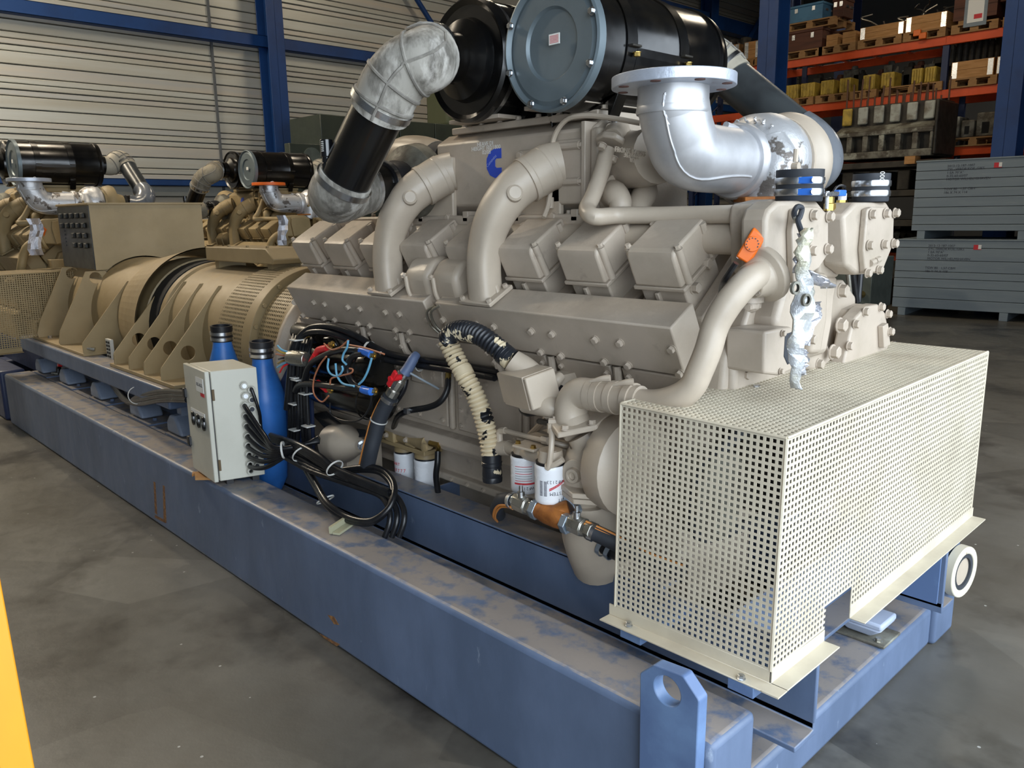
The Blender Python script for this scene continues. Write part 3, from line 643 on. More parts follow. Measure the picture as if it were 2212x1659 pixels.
# raised rail below the alternator with its grey mounts
for y0, y1 in ((1.62, 1.78), (2.87, 3.03)):
    MB().box((-7.6, y0, .57), (-4.45, y1, .682)).build('alternator_rail', BLUE, inner, bevel=.012, seg=3)
MB().box((-4.45, 1.625, .665), (-4.15, 1.9, .68)).build('rail_plate', DBLUE, inner)
MB().box((-7.42, 1.634, .385), (-4.1, 1.9, .405)).build('deck_plate', BLUE, skid)
MB().box((-7.42, 2.75, .385), (-4.1, 3.016, .405)).build('deck_plate', BLUE, skid)
MGREY = mat('mount_bluegrey', '6B7688', .45, col2='7D8798')
for k, (px, py) in enumerate([(385, 950), (290, 912), (215, 868), (145, 835), (90, 810)]):
    a = P(px, py, z=.41)
    mt = thing('rubber_mount', '%s blue grey dome mount under the alternator rail' % ['nearest', 'second nearest', 'middle', 'fourth', 'farthest'][k], 'mount', (a.x, 1.72, .405), 'dome mounts below the alternator')
    y0, y1 = 1.645, 1.78; x = a.x-.04; zb = .412
    MB().prism([(x-.15, y0, zb+.008), (x+.05, y0, zb+.008), (x+.04, y0, zb+.03), (x-.0, y0, zb+.09), (x-.04, y0, zb+.115), (x-.10, y0, zb+.115), (x-.15, y0, zb+.07)], (0, y1-y0, 0)).build('dome', MGREY, mt, bevel=.02, seg=3)
    MB().box((x-.16, y0-.01, .405), (x+.19, y1, .414)).build('foot_plate', BLUE, mt)
    MB().box((x-.09, 1.69, zb+.10), (x-.03, 1.76, .572)).build('stem', MGREY, mt)
    bolt(mt, (x+.10, y0+.06, .414), (0, 0, 1), .012, BLUE)
# dark blue upright bracket between control box and engine
a = PX([(668, 735), (648, 735), (566, 905), (572, 960), (676, 980), (672, 850)], y=1.83)
MB().prism(a, (0, .014, 0)).build('upright_bracket', DBLUE, inner, bevel=.003)
bolt(inner, P(611, 916, y=1.83), (0, -1, 0), .014, STEEL)

# ================================================================ wire guard (cage)
CX0, CX1 = -1.32, -.845
nb, nt_ = P(1665, 1450, x=CX1), P(1700, 947, x=CX1)
fb, ft = P(2097, 1100, x=CX1), P(2133.5, 760, x=CX1)
nyb, nyt, fyb, fyt = nb.y, nt_.y, fb.y, ft.y
cage = thing('fan_guard', 'cream perforated sheet guard box around the crank pulley', 'guard', (-1.08, YC, nb.z))
def lerp(a, b, t): return a+(b-a)*t
def mesh_panel(q, nu, nv, name, par, m=CAGE, fill=.58, skip=None, th=.0022, kind='stuff'):
    """perforated sheet over the quad q = (a, b, c, d): square holes as real openings"""
    a, b, c, d = [V(p) for p in q]; nrm = (b-a).cross(d-a).normalized()*th
    vs = []; fs = []
    us = []; h_ = (1-fill)/2
    for i in range(nu): us += [(i+h_*0)/nu, (i+1-(1-fill))/nu]
    # lines: cell = [hole | bar]; start with a bar
    bar = 1-fill; us = [0]
    for i in range(nu): us += [(i+bar)/(nu+bar), (i+1)/(nu+bar)]
    us.append(1.0); vv = [0]
    for j in range(nv): vv += [(j+bar)/(nv+bar), (j+1)/(nv+bar)]
    vv.append(1.0)
    idx = {}
    def pt(i, j, s):
        k = (i, j, s)
        if k not in idx: idx[k] = len(vs); vs.append(lerp(lerp(a, b, us[i]), lerp(d, c, us[i]), vv[j])+(nrm if s else V()))
        return idx[k]
    NU, NV = len(us)-1, len(vv)-1
    solid = lambda i, j: 0 <= i < NU and 0 <= j < NV and not (i % 2 == 1 and j % 2 == 1) and not (skip and skip(us[i], us[i+1], vv[j], vv[j+1]))
    for i in range(NU):
        for j in range(NV):
            if not solid(i, j): continue
            fs.append([pt(i, j, 1), pt(i+1, j, 1), pt(i+1, j+1, 1), pt(i, j+1, 1)]); fs.append([pt(i, j, 0), pt(i, j+1, 0), pt(i+1, j+1, 0), pt(i+1, j, 0)])
            if not solid(i, j-1): fs.append([pt(i, j, 0), pt(i+1, j, 0), pt(i+1, j, 1), pt(i, j, 1)])
            if not solid(i, j+1): fs.append([pt(i, j+1, 0), pt(i, j+1, 1), pt(i+1, j+1, 1), pt(i+1, j+1, 0)])
            if not solid(i-1, j): fs.append([pt(i, j, 0), pt(i, j, 1), pt(i, j+1, 1), pt(i, j+1, 0)])
            if not solid(i+1, j): fs.append([pt(i+1, j, 0), pt(i+1, j+1, 0), pt(i+1, j+1, 1), pt(i+1, j, 1)])
    mb = MB(); mb.v = vs; mb.f = fs
    me = bpy.data.meshes.new(name); me.from_pydata([tuple(v) for v in vs], [], fs); me.materials.append(m)
    o = bpy.data.objects.new(name, me); C.objects.link(o); attach(o, par)
    if kind: o['kind'] = kind
    return o
A0, A1 = V((CX0, nyb, P(1331, 1310, y=nyb).z)), nb          # near face bottom: rear, front
B0, B1 = V((CX0, nyt, P(1342, 872, y=nyt).z)), nt_
F0, F1 = V((CX0, fyb, fb.z)), fb
G0, G1 = V((CX0, fyt, ft.z)), ft
print('cage', A0, A1, B0, B1, F1, G1)
mesh_panel((A0, A1, B1, B0), 28, 35, 'near_panel', cage)
notch = lambda u0, u1, v0, v1: .10 < 0
# front panel with a notch in the lower middle (u along y, v up)
def ucoord(py_): return (py_-nyb)/(fyb-nyb)
nx1 = P(1780, 1358, x=CX1); nx2 = P(1847, 1255, x=CX1); nx0 = P(1800, 1293, x=CX1)
ua, ub = ucoord(nx1.y), ucoord(P(1838, 1275, x=CX1).y)
hN = (P(1784, 1312, x=CX1).z-nb.z)/(nt_.z-nb.z)
front_bot = lambda u: nb.z+(fb.z-nb.z)*u
mesh_panel((nb, fb, ft, nt_), 82, 35, 'front_panel', cage, skip=lambda u0, u1, v0, v1: ua-.002 <= (u0+u1)/2 <= ub and (v0+v1)/2 < hN)
mesh_panel((B0, B1, G1, G0), 28, 82, 'top_panel', cage)
mesh_panel((F0, F1, G1, G0), 28, 35, 'far_panel', cage)
for a, b2 in ((nb, nt_), (B0, B1), (nt_, ft), (fb, ft), (B0, G0), (A0, B0)):
    MB().tube([a, b2], .0045, 6, smooth=False).build('edge_rod', CAGE, cage)
def angle_iron(a, b2, out, name='angle_flange', hu=.032, ho=.045):
    a, b2, out = V(a), V(b2), V(out).normalized(); up = V((0, 0, 1))
    vs = [a+out*.003, a+out*.003+up*hu, a-out*.001+up*hu, a-out*.001-up*.004, a+out*ho-up*.004, a+out*ho]
    return MB().prism(vs, b2-a).build(name, CAGE, cage, bevel=.0008, seg=1)
zf = V((0, 0, -.03))
angle_iron(A0+zf+V((-.02, 0, 0)), nb+zf+V((.003, 0, 0)), (0, -1, 0))
angle_iron(nb+zf+V((0, -.003, 0)), V((CX1, nx1.y, nb.z))+zf, (1, 0, 0))
cm = MB(); p0 = nb+zf+V((0, 0, -.004)); cm.prism([p0, p0+V((.045, 0, 0)), p0+V((.045, -.045, 0)), p0+V((0, -.045, 0))], (0, 0, .004)).build('corner_gusset', CAGE, cage)
bz = front_bot(ub)+hN*.0
rb_ = P(1838, 1278, x=CX1); rz = fb.z
angle_iron(V((CX1, rb_.y, front_bot(ub)-.03+.0)), fb+zf+V((0, .02, 0)), (1, 0, 0))
for px, py in ((1358, 1351), (1601, 1466)):
    bolt(cage, P(px, py, z=nb.z-.03)+V((0, 0, 0)), (0, 0, 1), .009, STEEL)
for px, py in ((1634, 840), (1931, 744)):
    bolt(cage, P(px, py, z=B1.z+.003), (0, 0, 1), .010, STEEL)
for px, w_ in ((1367, .06), (1605, .06)):
    a = P(px, 1360 if px < 1400 else 1470, z=nb.z-.034)
    MB().box((a.x-.035, a.y-.012, a.z-.03), (a.x+.035, YC-.47, a.z-.001)).build('mount_tab', PLATE, inner, bevel=.002)
MB().box((CX1-.25, 2.72, .31), (CX1+.02, 2.728, .485)).build('far_web_plate', PLATE, inner)
# round flanged pipe end at the far front corner
ff = P(2082, 1240, y=3.12)
fl = thing('pipe_flange', 'round cream pipe flange with rusty rim at the far front corner', 'flange', (ff.x, ff.y, ff.z))
fx = V((.99, -.13, 0)).normalized(); a = P(2095, 1240, y=3.12)
RR = .098
MB().lathe(a-fx*.05, fx, [(0, RR), (.032, RR), (.032, .07), (0, .07)], 32, caps=False).build('flange_ring', mat('chipped_cream', 'C9C2AE', .5, col2='7E5A3E', scale=14, thr=(.63, .68)), fl, bevel=.003)
MB().lathe(a-fx*.048, fx, [(0, .07), (.026, .07), (.026, .055), (.006, .052), (.006, 0.001)], 28).build('gasket', DRUBBER, fl)
MB().lathe(a-fx*.30, fx, [(0, .055), (.27, .055)], 20).build('pipe', BEIGEPIPE, fl)

# ================================================================ the engine
eng = thing('diesel_engine', 'large beige sixteen cylinder V engine in the foreground', 'engine', (-2.4, YC, .45))
YF = 1.87; ZF = 1.489; PT = .279; XR = -1.319; CW = .168; DD = .192; TA = math.radians(31)
UN = V((0, -math.sin(TA), math.cos(TA))); UD = V((0, -math.cos(TA), -math.sin(TA)))
FE = V((0, YF, ZF))                       # front top edge
def bk(x, u, n): return V((x, 0, 0))+FE+UD*u+UN*n      # bank frame: u<0 goes inboard, n<0 goes down
def bprism(b, x0, x1, pts): return b.prism([bk(x0, u, n) for u, n in pts], (x1-x0, 0, 0))
blk = MB()
blk.prism([(-3.48, a, c_) for a, c_ in [(2.0, .70), (2.0, 1.03), (1.935, 1.15), (2.02, 1.30), (2.2, 1.2), (2.45, 1.2), (2.63, 1.30), (2.715, 1.15), (2.65, 1.03), (2.65, .70)]], (2.14, 0, 0))
blk.build('crankcase', BEIGE, eng, bevel=.008)
MB().prism([(-3.46, a, c_) for a, c_ in [(1.985, .70), (2.06, .66), (2.095, .53), (2.065, .52), (2.065, .49), (2.14, .49), (2.14, .30), (2.51, .30), (2.51, .49), (2.585, .49), (2.585, .52), (2.555, .53), (2.665, .70)]], (2.06, 0, 0)).build('oil_sump', BEIGE, eng, bevel=.006)
rail = MB().prism([(-3.46, a, c_) for a, c_ in [(2.0, .745), (1.955, .735), (1.945, .70), (1.96, .675), (2.0, .675)]], (2.0, 0, 0)).build('side_rail', BEIGE, eng, bevel=.005)
for k in range(9):
    a = P(930+k*34, 1085+k*9.5, y=2.03); bolt(eng, (a.x, 2.065, .505), (0, -1, 0), .008)
# bolted doors on the crankcase side
for k in range(5):
    x0 = -1.62-.42*k
    d = MB().box((x0-.355, 1.982, .765), (x0, 2.0, 1.0)).build('crankcase_door', BEIGE, eng, bevel=.006)
    for xx in (x0-.33, x0-.18, x0-.025):
        for zz in (.79, .975): bolt(d, (xx, 1.982, zz), (0, -1, 0), .009)
    for zz in (.85, .91): bolt(d, (x0-.33, 1.982, zz), (0, -1, 0), .009); 
    MB().box((x0+.012, 1.975, .76), (x0+.038, 2.0, 1.02)).build('rib', BEIGE, eng, bevel=.01)
rp_ = P(925, 810, y=1.98)
MB().box((rp_.x-.11, 1.972, rp_.z-.04), (rp_.x+.10, 1.985, rp_.z+.05)).build('letter_plate', BEIGE, eng, bevel=.006)
for dx_, ch_ in ((-.04, 'R'), (.04, 'B')): text('cast_letter', ch_, .062, (rp_.x+dx_, 1.972, rp_.z), (1, 0, 0), (0, 0, 1), BEIGE, eng, depth=.004)
# cylinder heads, rocker boxes and rocker covers
for i in range(8):
    x1 = XR-i*PT; x0 = x1-CW
    hb = bprism(MB(), x0-.045, x1+.045, [(.0, -.205), (.0, -.42), (-DD-.06, -.42), (-DD-.02, -.205)]).build('cylinder_head', BEIGE, eng, bevel=.008)
    b2 = MB(); bprism(b2, x0+.006, x1-.006, [(-.008, -.128), (-.008, -.21), (-DD+.006, -.21), (-DD+.006, -.128)])
    rb_ = b2.build('rocker_box', BEIGE, eng, bevel=.006)
    bprism(MB(), x0+.06, x0+.075, [(.004, -.14), (.004, -.205), (-.012, -.205), (-.012, -.14)]).build('rib', BEIGE, rb_, bevel=.003)
    b2 = MB(); bprism(b2, x0-.006, x1+.006, [(.006, -.116), (.006, -.129), (-DD-.004, -.129), (-DD-.004, -.116)])
    b2.build('gasket_flange', BEIGE, eng, bevel=.003)
    b2 = MB()
    r = .02; pts = [(-DD, 0), (-r-.004, 0), (-.004-r*.3, -r*.3), (-.002, -r), (.004, -.117), (-DD, -.117)]
    bprism(b2, x0, x1, pts)
    mt_ = BEIGE
    cv = b2.build('rocker_cover', mt_, eng, bevel=.009, seg=3)
    for xx, sg in ((x1, 1), (x0, -1)):
        b3 = MB().tube([bk(xx+sg*.002, -.028, -.004), bk(xx+sg*.002, -.028, -.115)], .013, 12, smooth=False).tube([bk(xx+sg*.0, -DD+.03, -.004), bk(xx, -DD+.03, -.115)], .012, 10, smooth=False)
        b3.build('boss', BEIGE, cv)
        bolt(cv, bk(xx+sg*.002, -.028, -.002), UN, .009)
    if i == 3:
        bp_ = MB(); bprism(bp_, x1+.0095, x1+.0105, [(-.03, -.012), (-.03, -.10), (-.08, -.07), (-.12, -.02)]); bp_.build('paint_patch', mat('blue_overspray', '6C82A8', .5), cv, label='blue paint patch')
    # plates below the exhaust box
    q0 = V((0, 1.925, 1.145)); q1 = V((0, 1.992, 1.02)); dn_ = (q1-q0); nn = V((0, -dn_.z*-1, 0)); nn = V((0, dn_.z, -dn_.y)).normalized()
    if nn.y > 0: nn = -nn
    pl = MB().prism([V((x0-.035, 0, 0))+q0+nn*.0, V((x1+.03, 0, 0))+q0+nn*.0, V((x1+.03, 0, 0))+q1, V((x0-.035, 0, 0))+q1], nn*.018).build('side_plate', BEIGE, eng, bevel=.004)
    for t_ in (.2, .85):
        bolt(pl, V((x0-.015, 0, 0))+lerp(q0, q1, t_)+nn*.018, nn, .009); bolt(pl, V((x1+.01, 0, 0))+lerp(q0, q1, t_)+nn*.018, nn, .009)
    MB().tube([V((x1+.055, 0, 0))+q0+nn*.01, V((x1+.055, 0, 0))+lerp(q0, q1, .5)+nn*.03, V((x1+.05, 0, 0))+q1+nn*.01], .014, 8).build('bracket', BEIGE, eng)
    bolt(eng, V((x1+.055, 0, 0))+lerp(q0, q1, .35)+nn*.035, nn, .010)
# right hand end of the head row
bprism(MB(), XR-.0, XR+.05, [(.02, -.205), (.02, -.42), (-DD-.1, -.42), (-DD-.1, -.16)]).build('end_head', BEIGE, eng, bevel=.01)
for u, n in ((-.05, -.15), (-.13, -.12), (-.10, -.24)): bolt(eng, bk(XR-.006 if n > -.2 else XR+.05, u, n), (1, 0, 0), .016)
# exhaust / water manifold boxes
tf, tb, bf, bb = V((0, 1.82, 1.291)), V((0, 1.925, 1.352)), V((0, 1.896, 1.144)), V((0, 2.0, 1.205))
fn = (bf-tf).cross(V((1, 0, 0))).normalized()
if fn.y > 0: fn = -fn
XA0 = P(618, 621, y=1.82).x; XA1 = P(913, 646, y=1.82).x; XB0 = P(938, 649, y=1.82).x; XB1 = P(1448.6, 708.5, y=1.82).x
def PP(px, py, pt, n):
    d = rt*((px-W/2)/FPX)+dn*((py-Hh/2)/FPX)+fw; n = V(n); return EYE+d*((V(pt)-EYE).dot(n)/d.dot(n))
def mani(xa, xb, nm):
    o = MB().prism([V((xa, 0, 0))+p for p in (tf, tb, bb, bf)], (xb-xa, 0, 0)).build(nm, BEIGE, eng, bevel=.005); return o
mA = mani(XA0, XA1, 'manifold_box'); mB = mani(XB0, XB1, 'manifold_box')
MB().prism([V((XA1-.01, 0, 0))+p for p in (tf+V((0, .04, .0)), tb, bb, bf+V((0, .045, .01)))], (XB0-XA1+.02, 0, 0)).build('manifold_joint', BEIGE, eng, bevel=.004)
bl = [(1030, 700), (1068, 705), (1149, 714.5), (1194, 720.6), (1287, 732.6), (1340.5, 739.6), (1452, 753), (958.6, 690), (1169.6, 759.7), (1213, 768), (1306.7, 780.8), (1358, 788.4), (1469.5, 805.6), (1100, 750)]
for a in bl: bolt(mB, PP(*a, tf, fn), fn, .0115)
bl = [(679, 653), (702.5, 656.7), (753, 663), (779, 667), (833.6, 674), (864, 678), (655.7, 680.8), (701, 687.4), (724, 691), (774.8, 698.9), (800, 703.4), (855.6, 712.4), (886, 716.6), (925, 688)]
for a in bl: bolt(mA, PP(*a, tf, fn), fn, .0115)
bolt(mA, V((XA0, 0, 0))+tf*.5+bf*.5, (-1, 0, 0), .0115)
for dx_ in (0, .018):
    a = [PP(940+dx_*500, 660, tf, fn), PP(930+dx_*500, 668, tf, fn)+fn*.02, PP(938+dx_*500, 695, tf, fn)+fn*.02, PP(952+dx_*500, 715, tf, fn)+fn*.012]
    tag(MB().tube(a, .0055, 8).build('oil_pipe', NICKEL), ['left thin bright oil pipe in the gap between manifold boxes', 'right thin bright oil pipe in the gap between manifold boxes'][dx_ > 0], 'pipe')
# curved crossover castings from the intercooler down to the manifold
def crossover(dx):
    o = V((dx, 0, 0))
    pth = [P(1212, 352, y=2.075)+o, P(1180, 360, y=2.035)+o, P(1142, 385, y=1.975)+o, P(1103, 418, y=1.92)+o, P(1072, 462, y=1.885)+o, P(1052, 515, y=1.87)+o, P(1045, 575, y=1.865)+o, P(1050, 648, y=1.868)+o]
    pts = spline(pth, 6); n = len(pts); rings = []
    base = pts[0]
    ncirc = 24
    for i, p in enumerate(pts):
        u = i/(n-1); T = (pts[min(i+1, n-1)]-pts[max(i-1, 0)]).normalized()
        xx = V((1, 0, 0)); xx = (xx-T*xx.dot(T)).normalized(); yy = T.cross(xx)
        k = min(1, max(0, (u-.35)/.4)); ra = .072*(1-k)+.052*k; rb2 = .072*(1-k)+.050*k; pw_ = 1-.45*k
        ring = []
        for j in range(ncirc):
            a = 2*PI*j/ncirc; c_, s_ = math.cos(a), math.sin(a)
            ring.append(p+xx*ra*(abs(c_)**pw_)*(1 if c_ >= 0 else -1)+yy*rb2*(abs(s_)**pw_)*(1 if s_ >= 0 else -1))
        rings.append(ring)
    el = MB().loft(rings).build('crossover_pipe', BEIGEPIPE, eng, ang=60)
    T0 = (pts[1]-pts[0]).normalized()
    a = pts[3]; b2 = pts[14]; td = (b2-a).normalized()
    MB().lathe(a+td*.015, td, [(0, .079), (.02, .079), (.022, .077), (.08, .077), (.082, .079), (.10, .079)], 28).build('clamp_sleeve', BEIGEPIPE, el, bevel=.002)
    fp = P(1165, 395, y=2.08)+o
    MB().box((fp.x-.085, 2.062, fp.z-.135), (fp.x+.115, 2.085, fp.z+.115)).build('top_flange', BEIGEPIPE, el, bevel=.006)
    for ddx, ddz in ((-.07, .095), (.09, .10), (.09, -.115)): bolt(el, (fp.x+ddx, 2.062, fp.z+ddz), (0, -1, 0), .013)
    f = pts[-1]
    MB().prism([V((f.x-.08, 0, 0))+p for p in (tf+V((0, -.003, .004)), tb, tb+V((0, -.007, .014)), tf+V((0, -.011, .016)))], (.16, 0, 0)).build('foot_flange', BEIGEPIPE, el, bevel=.003)
    for ddx in (-.068, .068):
        for v_ in (.12, .85): bolt(el, V((f.x+ddx, 0, 0))+tf*(1-v_)+tb*v_+V((0, -.011, .015)), UN, .010)
    MB().prism([V((f.x+.03, f.y, f.z+.10)), V((f.x+.075, f.y, f.z-.012)), V((f.x+.03, f.y, f.z-.012))], (0, .016, 0)).build('web', BEIGEPIPE, el, bevel=.004)
    bs = pts[20]; MB().lathe(bs+V((.035, 0, .01)), V((.75, -.5, .2)), [(0, .03), (.05, .027), (.055, .02)], 16).build('boss', BEIGEPIPE, el)
    MB().tube([p+V((-.052, -.02, 0)) for p in pts[22::3]], .006, 6).build('casting_seam', BEIGEPIPE, el)
    return f
f2 = crossover(0)
x1_ = P(843, 632, y=1.868).x-P(1050, 650, y=1.868).x
crossover(x1_)
# double hump breather cover between the crossovers
hx = P(938, 610, y=1.80).x
for dx, w_ in ((0, .14), (-.165, .14)):
    xx = hx+dx
    b2 = MB(); sec = [(.09, -.235), (.105, -.14), (.085, -.07), (.02, -.045), (-.05, -.07), (-.08, -.235)]
    bprism(b2, xx-w_/2, xx+w_/2, sec); h_ = b2.build('breather_cover', BEIGEPIPE, eng, bevel=.022, seg=4)
    MB().tube([bk(xx-w_*.28, .102, -.235), bk(xx-w_*.28, .117, -.14), bk(xx-w_*.28, .095, -.07)], .008, 8).build('rib', BEIGEPIPE, h_)
    bolt(h_, bk(xx-w_*.28, .10, -.065), (UN+UD*.4).normalized(), .009)
    bprism(MB(), xx-w_/2-.02, xx+w_/2+.025, [(.10, -.232), (.10, -.25), (-.09, -.25), (-.09, -.232)]).build('foot', BEIGEPIPE, h_, bevel=.003)
    bolt(h_, bk(xx+w_/2+.015, .085, -.232), UN, .009)
# ---- intercooler housing on top
AY = 2.08
tl, tr, = P(943, 313, y=AY), P(1222, 283, y=AY); zt_, zb_ = (tl.z+tr.z)/2, 1.635
XL, XM, XE = tl.x, P(1196, 300, y=AY).x, P(1283, 300, y=AY).x
ac = MB()
sec = [(AY, zb_), (AY, zt_), (AY+.06, zt_+.035), (2*YC-AY-.06, zt_+.035), (2*YC-AY, zt_), (2*YC-AY, zb_), (2*YC-AY-.06, zb_-.04), (AY+.06, zb_-.04)]
icl = ac.prism([(XL, a, b2) for a, b2 in sec], (XE-XL, 0, 0)).build('intercooler_housing', BEIGE, eng, bevel=.008)
MB().box((XL+.06, AY+.03, zt_+.035), (XE-.01, 2*YC-AY-.03, zt_+.06)).build('intercooler_lid', BEIGE, eng, bevel=.004)
for k in range(8): bolt(icl, (XL+.12+k*.1, AY+.045, zt_+.06), (0, 0, 1), .010)
# end section with vertical ribs
MB().box((XE-.19, AY-.018, zb_-.005), (XE-.03, AY+.02, zt_-.03)).build('end_panel', BEIGE, icl, bevel=.012, seg=3)
for zz in (zb_+.07, zb_+.185):
    MB().tube([(XE-.18, AY-.02, zz), (XE-.045, AY-.02, zz)], .013, 10, smooth=False).build('bolt_boss', BEIGE, icl); bolt(icl, (XE-.045, AY-.02, zz), (1, 0, 0), .011)
MB().box((XE-.03, AY-.03, zb_-.03), (XE-.012, 2*YC-AY+.03, zt_+.02)).build('end_flange', BEIGE, icl, bevel=.003)
MB().box((XE-.012, AY-.01, zb_-.03), (XE+.03, 2*YC-AY+.01, zt_)).build('end_cover', BEIGE, icl, bevel=.012)
# logo and stencilled lines (blue block C, script line through it)
lg = P(1067, 353, y=AY-.001)
lx, lz = lg.x, lg.z; s_ = .052
op = [(1, 1), (.1, 1), (-.55, .8), (-.95, .35), (-1, 0), (-.95, -.35), (-.55, -.8), (.1, -1), (1, -1), (1, -.32), (.35, -.32), (.15, -.2), (.15, .2), (.35, .32), (1, .32)]
MB().prism([(lx+a*s_*.78, AY-.0005, lz+b2*s_) for a, b2 in op], (0, -.0012, 0)).build('logo', LOGOBLUE, icl, smooth=False, label='blue block letter C emblem')
text('logo_script', 'Cummins', .017, (lx-s_*.25, AY-.0022, lz+s_*.18), (1, 0, .72), (-.72, 0, 1), mat('logo_line', '8FA0D8', .5), icl, depth=.0003)
for k, (tx, sz) in enumerate((('HEAVE DI', .021), ('HEIGHT 102/1800', .021), ('02/08', .021))):
    a = P(1048+k*1.5, 311+k*9, y=AY-.001); text('stencil', tx, sz, (a.x, AY-.0015, a.z), (1, 0, 0), (0, 0, 1), LABEL, icl, depth=.0003)
# lid plates that carry the air filters
def angled_plate(pts, z, nm): return MB().prism([(a.x, a.y, z) for a in pts], (0, 0, .014)).build(nm, BEIGE, eng, bevel=.002)
zp = zt_+.075
MB().box((P(1141, 262, y=2.06).x, 2.04, zp), (P(1274, 240, y=2.06).x, 2.62, zp+.014)).build('filter_plate', BEIGE, eng, bevel=.002)
MB().box((P(979, 284, y=2.06).x, 2.04, zp-.01), (P(1086, 270, y=2.06).x, 2.62, zp+.004)).build('filter_plate', BEIGE, eng, bevel=.002)
# deck below the intercooler
MB().box((-3.45, 2.05, 1.50), (-1.42, 2.6, 1.60)).build('valley_deck', BEIGE, eng, bevel=.01)
for k in range(12): bolt(eng, (-3.2+k*.13, 2.09, 1.60), (0, 0, 1), .010)
for k in range(7): MB().box((XR-k*PT+.02, 2.05, 1.575), (XR-k*PT+.05, 2.11, 1.615)).build('clip', BEIGE, eng, bevel=.003)
# far bank, simplified but solid
for i in range(8):
    x1 = XR-i*PT; pts = [(u, n) for u, n in [(-DD, 0), (-.004, 0), (.004, -.40), (-DD, -.40)]]
    mp = [bk(x1-CW, u, n) for u, n in pts]; mp = [V((p.x, 2*YC-p.y, p.z)) for p in mp]
    MB().prism(mp, (CW, 0, 0)).build('far_rocker_cover', BEIGE, eng, bevel=.012)
# rear: flywheel housing
MB().lathe((-3.46, YC, .84), (-1, 0, 0), [(0, .40), (.03, .47), (.10, .47), (.13, .50), (.16, .50)], 40).build('flywheel_housing', BEIGE, eng, bevel=.006)
# small bright pipe round the intercooler
MB().tube([P(1175, 470, y=2.0), P(1185, 440, y=2.03), P(1190, 400, y=2.05), P(1192, 330, y=2.05), P(1200, 290, y=2.05), P(1225, 258, y=2.05), P(1265, 250, y=2.06), P(1320, 255, y=2.08), P(1383, 266, y=2.12)], .0085, 8).build('vent_pipe', BEIGEPIPE, eng)
for px, py in ((1191, 327), (1188, 438)): a = P(px, py, y=2.045); MB().lathe(a-V((0, 0, .018)), (0, 0, 1), [(0, .014), (.036, .014)], 12).build('pipe_clamp', BEIGEPIPE, eng)
# big coolant pipe: flange - diagonal - long horizontal
MB().tube([P(1312, 322, x=XE+.08), P(1300, 370, x=XE+.085), P(1280, 425, x=XE+.09), P(1268, 452, x=XE+.10), P(1285, 468, x=XE+.15), P(1340, 465, x=-1.60), P(1450, 465, y=2.04), P(1620, 462, y=2.04)], .026, 14).build('coolant_pipe', BEIGEPIPE, eng)
a = P(1318, 312, x=XE+.08); dr = (P(1300, 370, x=XE+.085)-a).normalized()
MB().lathe(a-dr*.02, dr, [(0, .05), (.022, .05)], 8).build('pipe_flange', BEIGEPIPE, eng, bevel=.006)
MB().tube([a-dr*.02, P(1328, 292, x=XE+.06), P(1335, 285, x=XE+.01)], [.033, .038, .042], 12).build('pipe_elbow', BEIGEPIPE, eng)
for px, py in ((1301, 312), (1325, 340)): bolt(eng, P(px, py, x=XE+.10), dr, .013)
bolt(eng, P(1315, 278, x=XE+.04), (1, 0, 0), .013); bolt(eng, P(1356, 290, x=XE+.04), (1, 0, 0), .013)
MB().lathe(P(1327, 270, x=XE+.05), (0, 0, -1), [(-.02, .008), (0, .012), (.03, .012), (.03, .008)], 6).build('grease_fitting', STEEL, eng)
for px, py, q_ in ((1322, 420, (1340, 445)), (1385, 415, (1378, 455))):
    a = P(px, py, x=XE+.04); MB().tube([a, P(px+8, py+2, x=XE+.11), P(q_[0], q_[1]-8, x=XE+.14), P(q_[0]-2, q_[1]+14, x=XE+.14)], [.05, .042, .036, .034], 14).build('water_elbow', BEIGEPIPE, eng)
    MB().lathe(a-V((.01, 0, 0)), (1, 0, 0), [(0, .065), (.03, .065)], 16).build('elbow_flange', BEIGEPIPE, eng, bevel=.004); bolt(eng, a+V((.02, .03, .045)), (1, 0, 0), .013)
# duct from the intercooler end to the turbocharger
MB().tube([P(1345, 345, x=XE), P(1380, 345, x=XE+.12), P(1420, 335, x=XE+.22)], [.095, .09, .088], 20).build('charge_duct', BEIGEPIPE, eng)
a = P(1378, 328, x=XE+.17)
for k, tx in enumerate(('FRONT 14 0298', '3633444', '02')): text('cast_letters', tx, .022, P(1362+k*2, 328+k*9, x=XE+.205)+V((.0, 0, 0)), (0, 1, -.06), (0, 0, 1), BEIGEPIPE, eng, depth=.002)
# second lower cylinder by the covers
MB().lathe(P(1530, 515, y=2.06), (1, 0, 0), [(-1.4, .045), (.12, .045)], 20).build('water_rail', BEIGEPIPE, eng)

# ---- front end (faces +x)
FX = -1.06
def fpoly(pts, x, depth, nm, m=BEIGE, par=None, bev=.012, seg=3): return MB().prism(PX(pts, x=x), (-depth, 0, 0)).build(nm, m, par or eng, bevel=bev, seg=seg)
gearcase = fpoly([(1690, 610), (1825, 605), (1850, 640), (1850, 800), (1590, 860), (1590, 760), (1620, 660)], -1.20, .10, 'gear_case')
fpoly([(1655, 475), (1662, 452), (1682, 434), (1766, 433), (1787, 458), (1787, 545), (1765, 585), (1730, 612), (1655, 612)], FX, .075, 'thermostat_housing')
fpoly([(1718, 452), (1733, 447), (1768, 447), (1790, 462), (1790, 548), (1770, 580), (1715, 612), (1712, 500)], FX+.02, .02, 'housing_cover', bev=.005)
fpoly([(1822, 466), (1850, 437), (1917, 437), (1930, 458), (1928, 528), (1905, 590), (1852, 594), (1828, 575)], FX, .075, 'thermostat_housing')
